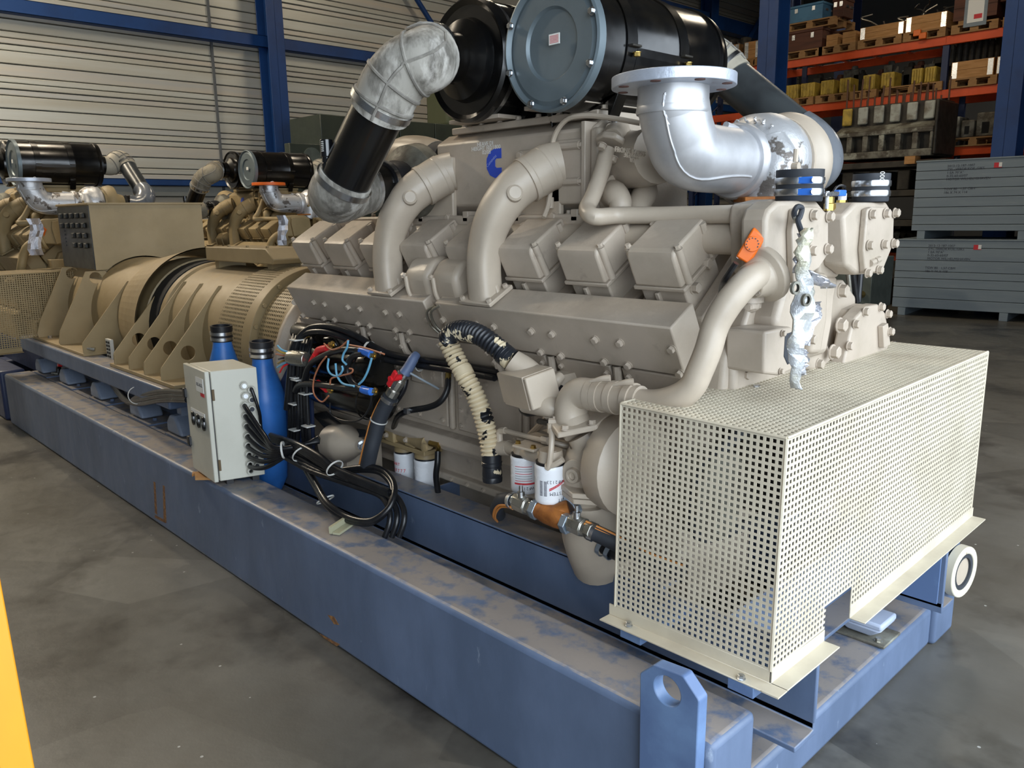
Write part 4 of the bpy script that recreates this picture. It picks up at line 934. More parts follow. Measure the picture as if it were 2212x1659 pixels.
fpoly([(1874, 452), (1885, 447), (1918, 447), (1932, 460), (1930, 528), (1906, 588), (1870, 590), (1866, 540)], FX+.02, .02, 'housing_cover', bev=.005)
fpoly([(1780, 452), (1830, 452), (1830, 545), (1812, 600), (1770, 600), (1770, 560)], FX-.07, .1, 'bridge_casting')
fpoly([(1700, 600), (1815, 596), (1806, 640), (1800, 700), (1788, 765), (1700, 790), (1675, 700)], FX-.07, .15, 'front_column', bev=.02)
fpoly([(1748, 590), (1792, 590), (1788, 690), (1775, 765), (1752, 765), (1748, 690)], FX-.05, .05, 'column_rib', bev=.015)
for px, py, r in ((1815, 628, .020), (1812, 702, .020), (1797, 760, .020), (1755, 465, .013), (1789, 468, .013), (1753, 542, .013), (1786, 538, .013), (1882, 463, .013), (1912, 461, .013), (1932, 460, .013), (1929, 526, .013), (1876, 530, .013), (1908, 528, .013), (1872, 590, .012), (1897, 583, .012), (1751, 733, .014), (1767, 786, .014)):
    bolt(eng, P(px, py, x=FX+.022 if py < 600 else FX-.05 if r < .02 else FX-.07), (1, 0, 0), r)
for px, py in ((1888, 565), (1899, 560)): MB().tube([P(px-9, py+4, x=FX+.02), P(px, py, x=FX+.02)], .011, 8, smooth=False).build('cast_pad', BEIGE, eng)
# left side flange with the down pipe
fpoly([(1636, 470), (1640, 440), (1680, 430), (1700, 432), (1700, 612), (1655, 615), (1640, 580)], FX-.08, .09, 'side_casting')
lf = P(1648, 590, y=1.92)
MB().lathe(lf+V((0, .03, 0)), V((-.3, -1, -.35)), [(0, .075), (.02, .075), (.03, .056), (.055, .048), (.07, .045)], 26).build('pipe_flange', BEIGEPIPE, eng, bevel=.003)
bolt(eng, P(1640, 628, y=1.90), (0, -1, 0), .013)
dp = [P(1645, 590, y=1.91), P(1618, 606, y=1.86), P(1590, 635, y=1.82), P(1567, 665, y=1.80), P(1545, 705, y=1.785), P(1530, 755, y=1.77), P(1512, 800, y=1.76), P(1495, 835, y=1.755), P(1465, 858, y=1.75), P(1420, 870, y=1.75), P(1380, 868, y=1.75), P(1335, 860, y=1.75)]
MB().tube(dp, [.036]*4+[.035]*4+[.037]*4, 22).build('water_downpipe', BEIGEPIPE, eng)
MB().tube([P(1385, 866, y=1.75), P(1340, 861, y=1.75), P(1278, 852, y=1.75)], [.042, .044, .046], 22).build('rubber_sleeve', BEIGEPIPE, eng)
for px in (1278, 1292, 1322, 1358):
    a, b2 = P(px, 852+(px-1278)*.13, y=1.75), P(px+13, 854+(px-1278)*.13, y=1.75); MB().tube([a, b2], .0480, 24, smooth=False).build('hose_clamp', BEIGEPIPE, eng)
for px, py in ((1300, 820), (1350, 828)):
    MB().tube([P(px-26, py+4, y=1.69), P(px, py-2, y=1.70), P(px+18, py-3, y=1.71)], [.004, .008, .01], 8).build('clamp_screw', BEIGEPIPE, eng)
# small fitting under the downpipe flange
a = P(1622, 640, y=1.93); MB().lathe(a+V((0, 0, .05)), (0, 0, -1), [(0, .02), (.05, .02), (.05, .035), (.065, .035), (.065, .028), (.08, .028)], 16).build('drain_stub', BEIGE, eng); MB().prism(PX([(1602, 655), (1640, 650), (1637, 668), (1622, 678)], y=1.92), (0, .012, 0)).build('lug', BEIGE, eng, bevel=.004); bolt(eng, P(1621, 663, y=1.915), (0, -1, 0), .011)
# cover of the gear train, left and right of the column
fpoly([(1560, 880), (1563, 843), (1571, 768), (1596, 724), (1650, 704), (1710, 703), (1735, 880)], -1.20, .09, 'gear_cover', bev=.02)
fpoly([(1585, 880), (1588, 800), (1600, 755), (1622, 728), (1665, 712), (1710, 712), (1735, 880)], -1.18, .04, 'gear_cover_front', bev=.018)
pb = MB(); fr_ = PX([(1690, 712), (1765, 725), (1765, 800), (1685, 812)], x=-1.06)
fpoly([(1652, 716), (1690, 709), (1712, 706), (1712, 800), (1685, 812), (1650, 808)], -1.09, .12, 'pto_flange', bev=.008)
fpoly([(1697, 722), (1716, 716), (1716, 780), (1702, 788), (1694, 770)], -1.088, .01, 'pto_opening', DRUBBER, bev=.002)
for px, py in ((1646, 723), (1619, 755), (1607, 808)): bolt(eng, P(px, py, x=-1.19), (1, 0, 0), .015)
for px, py in ((1690, 720), (1686, 802)): bolt(eng, P(px, py, x=-1.088), (1, 0, 0), .008)
fpoly([(1830, 800), (1826, 705), (1842, 670), (1870, 657), (1905, 660), (1912, 700), (1915, 800)], -1.16, .22, 'gear_cover_far', bev=.02)
fpoly([(1820, 800), (1838, 720), (1846, 690), (1872, 662), (1898, 657), (1913, 675), (1920, 712), (1921, 745), (1900, 800)], -1.12, .05, 'gear_cover_plate', bev=.008)
fpoly([(1908, 705), (1919, 698), (1924, 745), (1910, 752)], -1.10, .02, 'end_pad', bev=.003)
for px, py in ((1867, 673), (1901, 663), (1916, 678), (1846, 700), (1832, 747)): bolt(eng, P(px, py, x=-1.12), (1, 0, 0), .013)
bolt(eng, P(1921, 716, x=-1.10), (1, 0, 0), .013)
fpoly([(1745, 735), (1790, 745), (1800, 775), (1775, 800), (1740, 800)], FX-.09, .1, 'lower_column_foot', bev=.01)
# crank pulley and wheel inside the guard
py_ = thing('crank_pulley', 'dark pulley and damper seen through the perforated guard', 'pulley', (-1.2, YC, .84))
MB().lathe((-1.34, YC, .84), (1, 0, 0), [(0, .10), (.05, .10), (.05, .20), (.12, .20), (.12, .14), (.2, .14), (.2, .17), (.25, .17)], 40).build('damper', CASTD, py_, bevel=.004)
MB().lathe((-1.28, 1.95, .80), (1, 0, 0), [(0, .13), (.10, .13)], 30).build('belt_wheel', CAST, py_)
MB().tube([(-1.2, YC, 1.03), (-1.2, 1.97, .93), (-1.2, 1.85, .86), (-1.2, 1.85, .72), (-1.2, 1.97, .67), (-1.2, YC, .65)], .018, 8, sub=5).build('belt', DRUBBER, py_)
# ---- water pump by the guard
pump = thing('water_pump', 'beige cast water pump with round plug beside the guard corner', 'pump', (-1.35, 1.85, .5))
el = [P(1322, 859, y=1.75), P(1288, 854, y=1.75), P(1252, 850, y=1.75), P(1236, 872, y=1.75), P(1236, 905, y=1.75), P(1252, 930, y=1.75)]
MB().tube(el, [.043, .045, .047, .050, .052, .052], 24).build('inlet_elbow', BEIGEPIPE, pump, ang=60)
a = P(1252, 925, y=1.75)
MB().prism([V((a.x, a.y, a.z))+V(p) for p in ((-.085, -.045, .018), (-.01, -.085, .0), (.085, -.02, .03), (.06, .08, .05), (-.05, .08, .05))], (0, 0, -.018)).build('inlet_flange', BEIGEPIPE, pump, bevel=.004)
for d in ((-.065, -.035, .02), (.0, -.065, .008), (.065, -.02, .028)): bolt(pump, a+V(d), (0, 0, 1), .011)
MB().tube([P(1262, 935, y=1.78), P(1275, 960, y=1.79), P(1272, 1000, y=1.80), P(1266, 1050, y=1.80), P(1262, 1075, y=1.80)], [.055, .062, .078, .082, .075], 22).build('pump_body', BEIGEPIPE, pump, ang=60)
a = P(1345, 1000, y=1.82); MB().lathe(a, (1, -.12, 0), [(-.06, .05), (-.05, .12), (-.02, .15), (.05, .15), (.09, .10), (.10, .03)], 32).build('volute', BEIGEPIPE, pump, ang=50)
a = P(1237, 1025, y=1.725); MB().lathe(a+V((0, .05, 0)), V((.15, -1, 0)), [(0, .047), (.05, .047), (.05, .024), (.068, .022), (.068, .012), (.058, .012), (.058, .001)], 26).build('screw_plug', BEIGEPIPE, pump, bevel=.002)
a = P(1266, 987, y=1.72); MB().lathe(a+V((0, .03, 0)), (.2, -1, .1), [(0, .026), (.03, .026), (.03, .010), (.036, .010)], 20).build('small_plug', BEIGEPIPE, pump, bevel=.002)
a = P(1272, 1064, y=1.75); 
MB().prism([V((a.x, a.y, a.z))+V(p) for p in ((-.115, -.02, .0), (.0, -.075, .0), (.115, .0, .0), (.06, .10, .0), (-.08, .10, 0))], (0, 0, .016)).build('lower_flange', BEIGEPIPE, pump, bevel=.003)
MB().prism([V((a.x, a.y, a.z-.019))+V(p) for p in ((-.11, -.02, .0), (.0, -.07, .0), (.11, .0, .0), (.06, .10, .0), (-.08, .10, 0))], (0, 0, .016)).build('lower_flange', BEIGEPIPE, pump, bevel=.003)
MB().tube([P(1270, 1075, y=1.80), P(1272, 1110, y=1.81), P(1278, 1160, y=1.84), P(1300, 1210, y=1.90)], [.084, .088, .092, .10], 24).build('outlet_body', BEIGEPIPE, pump, ang=60)
a = P(1227, 1105, y=1.745); MB().lathe(a+V((.02, .04, 0)), (-.25, -1, 0), [(0, .045), (.045, .042)], 20).build('side_port', BEIGEPIPE, pump)

# ================================================================ alternator
alt = thing('alternator', 'big tan alternator with ribbed feet and perforated covers', 'alternator', (-5.6, YC, .60))
ZA = .90; AR = .42
def adisc(x, r, a): return V((x, YC+r*math.cos(a), ZA+r*math.sin(a)))
MB().lathe((-7.35, YC, ZA), (1, 0, 0), [(0, .34), (.03, .42), (1.6, .42), (1.62, .44), (1.90, .44), (1.92, .37), (2.12, .37), (2.13, .41), (2.93, .41), (2.95, .32)], 72).build('stator_body', TAN, alt, ang=40)
hd = MB(); n = 44
for k in range(n):
    a0 = math.radians(-20+220*k/n); a1 = math.radians(-20+220*(k+1)/n); x0, r0_, x1, r1_ = -5.92, .45, -5.42, .515
    for rr in (0, -.008): hd.add([adisc(x0, r0_+rr, a0), adisc(x1, r1_+rr, a0), adisc(x1, r1_+rr, a1), adisc(x0, r0_+rr, a1)], [(0, 1, 2, 3)])
hd.build('fan_hood', TAN, alt, ang=50)
MB().lathe((-5.45, YC, ZA), (1, 0, 0), [(0, .43), (.18, .43), (.19, .38)], 48).build('gap_shade_ring', DARK, alt)  # black ring in the hood recess; the gap's shade is put into its colour
MB().lathe((-5.26, YC, ZA), (1, 0, 0), [(0, .36), (0, .425), (.06, .425), (.07, .41)], 64).build('body_band', TAN, alt)
def cyl_mesh(x0, x1, r, a0, a1, nx_, na, nm, slot=(.62, .5)):
    vs = []; fs = []; us = [0]; fu, fv = slot
    for i in range(nx_): us += [(i+1-fu)/(nx_+1-fu), (i+1)/(nx_+1-fu)]
    us.append(1.0); vv = [0]
    for j in range(na): vv += [(j+1-fv)/(na+1-fv), (j+1)/(na+1-fv)]
    vv.append(1.0)
    for j in range(len(vv)):
        a = a0+(a1-a0)*vv[j]
        for i in range(len(us)): vs.append(adisc(x0+(x1-x0)*us[i], r, a))
    N = len(us)
    for j in range(len(vv)-1):
        for i in range(N-1):
            if i % 2 == 1 and j % 2 == 1: continue
            fs.append([j*N+i, j*N+i+1, (j+1)*N+i+1, (j+1)*N+i])
    me = bpy.data.meshes.new(nm); me.from_pydata([tuple(v) for v in vs], [], fs); me.materials.append(TAN)
    o = bpy.data.objects.new(nm, me); C.objects.link(o); attach(o, alt); o['kind'] = 'stuff'
    so = o.modifiers.new('thick', 'SOLIDIFY'); so.thickness = .003; return o
cyl_mesh(-4.40, -4.07, .425, math.radians(50), math.radians(240), 18, 62, 'perforated_cover')
cyl_mesh(-3.97, -3.72, .395, math.radians(60), math.radians(240), 13, 56, 'perforated_cover')
MB().lathe((-4.4, YC, ZA), (1, 0, 0), [(.0, .385), (.35, .385)], 40).build('core_shade', DARK, alt)  # black drum added behind the slots; the shade inside is put into its colour
MB().lathe((-3.98, YC, ZA), (1, 0, 0), [(.0, .36), (.25, .36)], 40).build('core_shade', DARK, alt)
MB().lathe((-4.08, YC, ZA), (1, 0, 0), [(0, .28), (0, .435), (.095, .435), (.095, .28)], 72).build('end_ring', TAN, alt, bevel=.003)
MB().lathe((-3.73, YC, ZA), (1, 0, 0), [(0, .28), (0, .42), (.06, .42), (.06, .28)], 72).build('adapter_ring', TAN, alt, bevel=.003)
for deg in (125, 143, 160, 182, 204): bolt(alt, adisc(-3.985, .415, math.radians(deg)), (1, 0, 0), .013, TAN)
# top terminal strip box
a0, a1 = P(446, 562, y=2.16), P(605, 540, y=2.16)
MB().prism([(x, 2.18, z_) for x, z_ in ((-5.09, 1.345), (-5.09, 1.43), (-4.29, 1.433), (-4.20, 1.375), (-4.22, 1.345))], (0, .28, 0)).build('top_box', TAN, alt, bevel=.006)
for k in range(3): bolt(alt, (-4.4-.25*k, 2.25, 1.43), (0, 0, 1), .010, TAN)
MB().box((-5.05, 2.22, 1.25), (-5.0, 2.4, 1.35)).build('lug', TAN, alt)
MB().box((-4.35, 2.22, 1.25), (-4.3, 2.4, 1.35)).build('lug', TAN, alt)
# lifting eyes on the body
for px, py in ((392, 586), (470, 597)):
    c = P(px, py, y=2.16); ring_ = []
    for k in range(15):
        a = PI*k/14; ring_.append((c.x+.05*math.cos(a), c.y-.01-.03*math.sin(a), c.z-.02-.04*math.sin(a)))
    MB().tube(ring_, .006, 6, sub=1).build('lifting_handle', TAN, alt)
# feet: slanted gusset plates with a base
FB = .683
def gusset(x, hole=True, top=(2.04, 1.217), wt=.07, th=.010, hc_=(1.825, .845)):
    yb = 1.66; prof = [(yb, FB), (yb, FB+.09), top, (top[0]+wt, top[1]), (2.25, .9), (2.25, FB)]
    if hole: m_ = plate_hole_x([(x, a, b2) for a, b2 in prof], V((x, hc_[0], hc_[1])), .042, th)
    else: m_ = MB().prism([(x, a, b2) for a, b2 in prof], (th, 0, 0))
    m_.build('foot_gusset', TAN, alt, bevel=.002)
def plate_hole_x(pts, c, r, th, n=96):
    pts = [V(p) for p in pts]; out = []; hole = []
    for k in range(n):
        a = 2*PI*k/n; d = V((0, math.cos(a), math.sin(a))); best = 9
        for i in range(len(pts)):
            p, q_ = pts[i], pts[(i+1) % len(pts)]; e = q_-p; den = d.y*e.z-d.z*e.y
            if abs(den) < 1e-9: continue
            s = ((p.y-c.y)*e.z-(p.z-c.z)*e.y)/den; u = ((p.y-c.y)*d.z-(p.z-c.z)*d.y)/den
            if s > 0 and -1e-6 <= u <= 1.000001: best = min(best, s)
        out.append(c+d*best); hole.append(c+d*r)
    e = V((th, 0, 0)); m_ = MB(); vs = out+hole+[p+e for p in out]+[p+e for p in hole]; fs = []
    for k in range(n):
        j = (k+1) % n; fs += [[k, j, n+j, n+k], [2*n+k, 3*n+k, 3*n+j, 2*n+j], [k, 2*n+k, 2*n+j, j], [n+k, n+j, 3*n+j, 3*n+k]]
    return m_.add(vs, fs)
gx_ = [P(348, 822, y=1.66).x, P(311, 808, y=1.66).x, P(278, 794, y=1.66).x, P(246, 782, y=1.66).x]
for x in gx_: gusset(x)
MB().box((gx_[3]-.07, 1.655, FB), (gx_[0]+.20, 2.25, FB+.022)).build('foot_plate', TAN, alt, bevel=.003)
for k in range(3): MB().box((gx_[k+1]+.015, 1.66, FB+.02), (gx_[k+1]+.02, 1.67, FB+.10)).build('end_stop', TAN, alt)
for k in range(3): bolt(alt, (lerp(gx_[k], gx_[k+1], .5), 1.72, FB+.022), (0, 0, 1), .014, STEEL)
rx = [P(126, 735, y=1.66).x, P(80, 722, y=1.66).x, P(178, 752, y=1.66).x]
gusset(rx[2], False, (2.0, 1.18), .05); gusset(rx[0], True, (1.90, 1.23), .14, .010, (1.965, 1.18)); gusset(rx[1], True, (1.90, 1.24), .14, .010, (1.965, 1.19))
MB().box((rx[1]-.12, 1.655, FB), (rx[2]+.02, 2.25, FB+.02)).build('foot_plate', TAN, alt, bevel=.003)
bolt(alt, (rx[1]+.12, 1.72, FB+.02), (0, 0, 1), .016, STEEL)
# terminal box at the back end
TX = -6.6
tl_, tr_, bl_ = P(191, 442, x=TX), P(434, 442, x=TX), P(206, 584, x=TX)
ty0, ty1, tz1, tz0 = tl_.y, tr_.y, tl_.z, bl_.z
XB = P(124, 446, y=ty0).x
n_ = 26; arcp = []
for k in range(n_+1):
    yy = lerp(ty0+.02, ty1, k/n_); dz = AR+.01; dd = dz*dz-(yy-YC)**2
    arcp.append((TX, yy, max(tz0, ZA+math.sqrt(max(dd, 0)))))
prof = [(TX, ty0, tz0)]+arcp+[(TX, ty1, tz1), (TX, ty0, tz1)]
MB().prism(prof, (XB-TX, 0, 0)).build('terminal_box', TAN, alt, ang=20)
MB().box((XB-.01, ty0-.012, tz1-.002), (TX+.012, ty1+.012, tz1+.014)).build('terminal_lid', TAN, alt, bevel=.003)
vent = MB().box((XB+.0, ty0-.006, tz0+.005), (TX-.005, ty0, tz1-.01)).build('louvre_panel', mat('black_louvre_sheet', '1E1E1C', .4, col2='2C2B27', scale=5), alt)
for r_, n0, n1 in ((0, 0, 5), (1, 0, 5), (2, 2, 5), (3, 2, 5)):
    for k in range(n0, n1):
        xx = lerp(XB+.06, TX-.05, (k+.3)/5); zz = tz1-.055-r_*.075
        MB().prism([(xx, ty0-.006, zz), (xx, ty0-.03, zz-.004), (xx, ty0-.03, zz-.042), (xx, ty0-.006, zz-.045)], (.05, 0, 0), taper=.8).build('louvre', bpy.data.materials['black_louvre_sheet'], vent, bevel=.003)
for k in range(5): MB().box((XB+.09, ty0-.012, tz1-.20-k*.028), (XB+.15, ty0-.005, tz1-.19-k*.028)).build('louvre', bpy.data.materials['black_louvre_sheet'], vent)
MB().box((XB+.05, ty0+.03, .95), (TX-.03, ty1-.1, tz0+.02)).build('box_pedestal', TAN, alt)

# ================================================================ air cleaners
def air_cleaner(c, R, L_, label, disc, x):
    """c: centre of the near end (faces -y)"""
    c = V(c); t = thing('air_cleaner', label, 'air filter', (c.x, c.y+L_*.5, c.z-R))
    Y = V((0, 1, 0))
    sh = MB().lathe(c+Y*.03, Y, [(0, R*.95), (.0, R*.985), (L_*.55, R*.985), (L_*.56, R*1.0), (L_*.57, R*.985), (L_-.012, R*.985)], 64).build('shell', BLACK, t)
    if disc:
        MB().lathe(c+Y*.02, -Y, [(-.012, R*1.03), (.018, R*1.03), (.022, R*.99), (.008, R*.93), (.010, R*.90), (.014, R*.86), (.014, R*.56), (.004, R*.52), (.002, 0.001)], 72).build('end_cover', GALV, t, ang=25)
        for k in range(8):
            a = 2*PI*k/8+.35; bolt(t, c+V((math.cos(a)*R*.95, -.002, math.sin(a)*R*.95)), -Y, .010, STEEL, 'cover_bolt')
        MB().box((c.x+.0, c.y-.003, c.z-.005), (c.x+.045, c.y+.0, c.z+.027)).build('sticker', LABEL, t, label='small white sticker with red print')
        for k in range(6): MB().box((c.x+.004, c.y-.0036, c.z+.0+k*.004), (c.x+.041, c.y-.0030, c.z+.0015+k*.004)).build('print_line', REDINK, t)
    else:
        MB().lathe(c+Y*.02, -Y, [(-.03, R*1.03), (.0, R*1.03), (.012, R*.98), (.0, R*.90), (.0, R*.70), (.03, R*.66), (.06, R*.42), (.11, R*.42)], 72).build('inlet_cone', BLACK, t, ang=25)
        MB().lathe(c+Y*.02, Y, [(0, R*1.0), (.055, R*1.0)], 64, caps=False).build('bright_band', STEEL, t)
    if disc:
        e = c+Y*L_; MB().lathe(e, Y, [(-.02, R*1.02), (.0, R*1.0), (.01, R*.9), (.02, R*.5), (.05, R*.42), (.10, R*.42)], 64).build('outlet_cone', BLACK, t, ang=25)
    for yy in ((.14, .42) if disc else (.16, .5)):
        st = MB().lathe(c+Y*(yy*1.0), Y, [(0, R*1.0), (0, R*1.015), (.05, R*1.015), (.05, R*1.0)], 64, caps=False).build('strap', BLACK, t)
        MB().box((c.x+R*.93, c.y+yy+.005, c.z-.02), (c.x+R*1.10, c.y+yy+.05, c.z-.012)).build('strap_clamp', CASTD, t, bevel=.003); bolt(t, (c.x+R*1.07, c.y+yy+.03, c.z-.035), (0, 0, -1), .011, BRASS)
        for sg in (-1, 1):
            MB().prism([(c.x+sg*R*.55, c.y+yy, c.z-R*.88), (c.x+sg*R*.78, c.y+yy, c.z-R*.66), (c.x+sg*(R*.78+.012), c.y+yy, c.z-R*.75), (c.x+sg*R*.62, c.y+yy, c.z-R-.035), (c.x+sg*R*.62, c.y+yy, zp+.012), (c.x+sg*R*.50, c.y+yy, zp+.012)], (0, .05, 0)).build('saddle', BLACK, t, bevel=.002)
        MB().box((c.x-R*.66, c.y+yy, zp+.012), (c.x+R*.66, c.y+yy+.05, zp+.022)).build('saddle_foot', BLACK, t)
    # rectangular shield plate on the side toward the door
    s_ = MB(); sh_ = []
    for k in range(6):
        a = math.radians(-5-k*7); sh_.append((c.x+R*1.02*math.cos(a), c.z+R*1.02*math.sin(a)))
    for k in range(5):
        (xa, za), (xb, zb2) = sh_[k], sh_[k+1]
        s_.add([(xa, c.y+.19, za), (xa, c.y+.42, za), (xb, c.y+.42, zb2), (xb, c.y+.19, zb2)], [(0, 1, 2, 3)])
    if disc: s_.build('side_plate', BLACK, t)
    return t
F1 = P(1187, 95, y=1.97); af1 = air_cleaner(F1, .2, .70, 'large black cylindrical air cleaner with flat galvanised end cover', True, 0)
d_ = rt*((1000-W/2)/FPX)+dn*((130-Hh/2)/FPX)+fw
F2 = EYE+d_*2.87; af2 = air_cleaner(F2, .205, .66, 'black air cleaner behind, with a cone inlet and bright band', False, 0)

# ================================================================ intake elbows and ducts
def ribbed_elbow(pts, r, nm, par, ribs=True, mt_=None):
    mt_ = mt_ or GREYRUB
    e = MB().tube(pts, r, 32, sub=8).build(nm, mt_, par, ang=60)
    sp = spline(pts, 8); n = len(sp)
    if ribs:
        for f in (.25, .45, .65, .82):
            i = int(f*(n-1)); T = (sp[min(i+1, n-1)]-sp[i-1]).normalized()
            rr = r if not isinstance(r, (list, tuple)) else r[0]
            MB().lathe(sp[i]-T*.006, T, [(0, rr*.99), (.003, rr*1.055), (.009, rr*1.055), (.012, rr*.99)], 36, caps=False).build('rib', RIBRUB, e)
        ctr = sum(sp, V())/n; ln = []
        for i in range(int(n*.15), int(n*.95)):
            T = (sp[min(i+1, n-1)]-sp[i-1]).normalized(); o_ = (EYE-sp[i]); o_ = (o_-T*o_.dot(T)).normalized(); side = (sp[n//2]-(sp[0]+sp[-1])/2); side = (side-T*side.dot(T)).normalized()
            ln.append(sp[i]+(o_*.72+side*.7).normalized()*(r if not isinstance(r, (list, tuple)) else r[0])*1.01)
        MB().tube(ln, .005, 6, sub=1).build('rib', RIBRUB, e)
    return e
def hoseclamp(p, T, r, par, m=STEEL, w_=.016):
    T = V(T).normalized(); return MB().lathe(V(p)-T*w_/2, T, [(0, r), (0, r+.003), (w_, r+.003), (w_, r)], 36, caps=False).build('hose_clamp', m, par)
du = thing('air_duct', 'black air duct with two weathered grey elbows, left of the air cleaners', 'duct', tuple(P(770, 330, y=1.62)))
n2 = F2-V((0, .11, 0))
e1p = [n2+V((0, .0, 0)), n2-V((0, .06, 0)), P(925, 128, y=1.70), P(880, 148, y=1.645), P(848, 182, y=1.615), P(828, 222, y=1.60), P(820, 240, y=1.598)]
ribbed_elbow(e1p, .099, 'upper_elbow', du)
hoseclamp(n2-V((0, .018, 0)), (0, 1, 0), .103, du, STEEL, .022)
pa, pb2 = P(822, 232, y=1.60), P(742, 395, y=1.56)
T = (pb2-pa).normalized()
hoseclamp(pa-T*.012, T, .103, du, STEEL, .022)
MB().tube([pa-T*.03, pb2+T*.02], .087, 40, smooth=False).build('straight_pipe', BLACK, du)
e2p = [pb2-T*.02, pb2+T*.02, P(728, 412, y=1.565), P(724, 425, y=1.60), P(745, 422, y=1.68), P(778, 410, y=1.76), P(790, 406, y=1.79)]
ribbed_elbow(e2p, .094, 'lower_elbow', du, ribs=False)
hoseclamp(pb2+T*.0, T, .098, du, STEEL, .022)
a, b2 = P(790, 406, y=1.79), P(868, 396, y=1.98); T2 = (b2-a).normalized()
hoseclamp(a, T2, .095, du)
MB().tube([a-T2*.02, b2], .080, 36, smooth=False).build('coupling_tube', BLACK, du); 
MB().lathe(lerp(a, b2, .45), T2, [(0, .081), (0, .092), (.03, .092), (.035, .086), (.07, .092), (.10, .088), (.12, .08)], 36).build('black_sleeve', RUBBER, du, ang=50)
hoseclamp(lerp(a, b2, .5), T2, .092, du, STEEL, .02)
s_ = P(706, 322, y=1.50); MB().lathe(s_+V((0, 0, .03)), (.02, 0, -1), [(0, .022), (.055, .022), (.056, .019), (.075, .019), (.076, .021), (.13, .0215), (.132, .015)], 20).build('restriction_gauge', GLASSD, du, bevel=.002, label='small black restriction indicator with a green band')
MB().lathe(s_+V((0, 0, -.05)), (.02, 0, -1), [(0, .0195), (.006, .0195)], 20).build('green_band', mat('green_band', '4E9A5A', .5), du)
for k in range(6): MB().box((s_.x+.003, s_.y-.0228, s_.z+.024-k*.006), (s_.x+.016, s_.y-.0215, s_.z+.021-k*.006)).build('print_line', LABEL, du)
MB().tube([s_+V((.0, .01, .015)), P(735, 310, y=1.53), P(742, 307, y=1.56)], .006, 8).build('gauge_stem', BRASS, du)
# rear turbocharger behind the crossover castings
tu2 = thing('turbocharger', 'beige rear turbocharger half hidden left of the intercooler', 'turbocharger', tuple(b2))
MB().lathe(b2-T2*.01, T2, [(0, .07), (.02, .10), (.05, .145), (.11, .15), (.15, .12), (.17, .07)], 40).build('compressor_housing', CAST, tu2, ang=50)
MB().tube([P(845, 385, y=2.22), P(855, 350, y=2.20), P(880, 335, y=2.18), P(915, 336, y=2.16), P(945, 345, y=2.15)], [.06, .075, .08, .078, .076], 24).build('outlet_bend', BEIGEPIPE, tu2, ang=60)
MB().tube([P(908, 345, y=2.16), P(940, 350, y=2.15), P(965, 352, y=2.16)], .083, 28).build('black_hose', DRUBBER, tu2)
MB().box((P(872, 348, y=2.08).x, 2.06, P(872, 352, y=2.08).z), (P(886, 348, y=2.08).x, 2.07, P(872, 342, y=2.08).z)).build('name_plate', INK, tu2)
# front turbocharger with its silver exhaust elbow
tx = -1.40
tu = thing('turbocharger', 'silver and beige front turbocharger with peeling silver paint', 'turbocharger', tuple(P(1650, 420, x=tx)))
tc = P(1640, 352, x=tx); Y = V((0, 1, 0))
MB().lathe(tc-V((0, .14, 0)), Y, [(0, .095), (.05, .105), (.06, .125), (.10, .150), (.16, .157), (.20, .150), (.23, .12)], 48).build('turbine_housing', SILVERP, tu, ang=50)
MB().tube([P(1662, 300, x=tx+.07), P(1678, 360, x=tx+.10), P(1668, 420, x=tx+.09), P(1655, 452, x=tx+.08)], [.05, .072, .075, .075], 20).build('turbine_inlet', SILVERP, tu, ang=60)
for k, tx_ in enumerate('HOLSET'):
    a = math.radians(120-k*14); p_ = tc+V((math.cos(a)*.13, -.085, math.sin(a)*.13)); text('cast_letters', tx_, .02, p_, (math.sin(a), 0, -math.cos(a)), (math.cos(a), -.6, math.sin(a)), SILVERP, tu, depth=.003)
MB().lathe(tc+Y*.07, Y, [(0, .12), (.03, .14), (.045, .158), (.085, .168), (.115, .160), (.13, .10), (.20, .08)], 56).build('compressor_housing', BEIGEPIPE, tu, ang=50)
hoseclamp(tc+Y*.085, Y, .146, tu, BEIGEPIPE, .012)
a = P(1718, 345, x=tx+.17); MB().tube([P(1720, 322, x=tx+.19), P(1718, 350, x=tx+.19)], .008, 8).build('clamp_bolt', BEIGEPIPE, tu); MB().lathe(P(1712, 360, x=tx+.19), (1, 0, 0), [(0, .012), (.02, .012)], 12).build('clamp_pin', BEIGEPIPE, tu)
MB().lathe(P(1645, 436, x=tx+.08), (0, 0, 1), [(0, .10), (.015, .10)], 4).build('mount_flange', RUST, tu, bevel=.003)
MB().box((tx-.02, tc.y-.12, 1.58), (tx+.10, tc.y+.08, tc.z-.10)).build('turbo_pedestal', SILVERP, tu, bevel=.01)
ex = thing('exhaust_elbow', 'big silver exhaust elbow with a flat round flange on top', 'exhaust pipe', tuple(P(1452, 330, x=tx)))
ey = P(1452, 300, x=tx).y
ez = P(1452, 186, x=tx).z
vx = P(1452, 250, x=tx)
ep = [V((tx, ey, ez)), V((tx, ey, vx.z)), P(1462, 300, x=tx), P(1490, 345, x=tx), P(1530, 360, x=tx), tc-V((0, .15, 0))]
epp = [V((tx, ey, ez)), V((tx, ey+.0, ez-.05)), V((tx, ey, tc.z+.145)), V((tx, ey+.035, tc.z+.065)), V((tx, ey+.10, tc.z+.01)), V((tx, tc.y-.14, tc.z))]
MB().tube(epp, .099, 40, sub=10).build('elbow_pipe', SILVER, ex, ang=60)
MB().lathe((tx, ey, ez-.055), (0, 0, -1), [(0, .101), (.012, .1035), (.02, .101)], 40).build('weld_seam', SILVER, ex)
sm = spline(epp, 10); sl = []
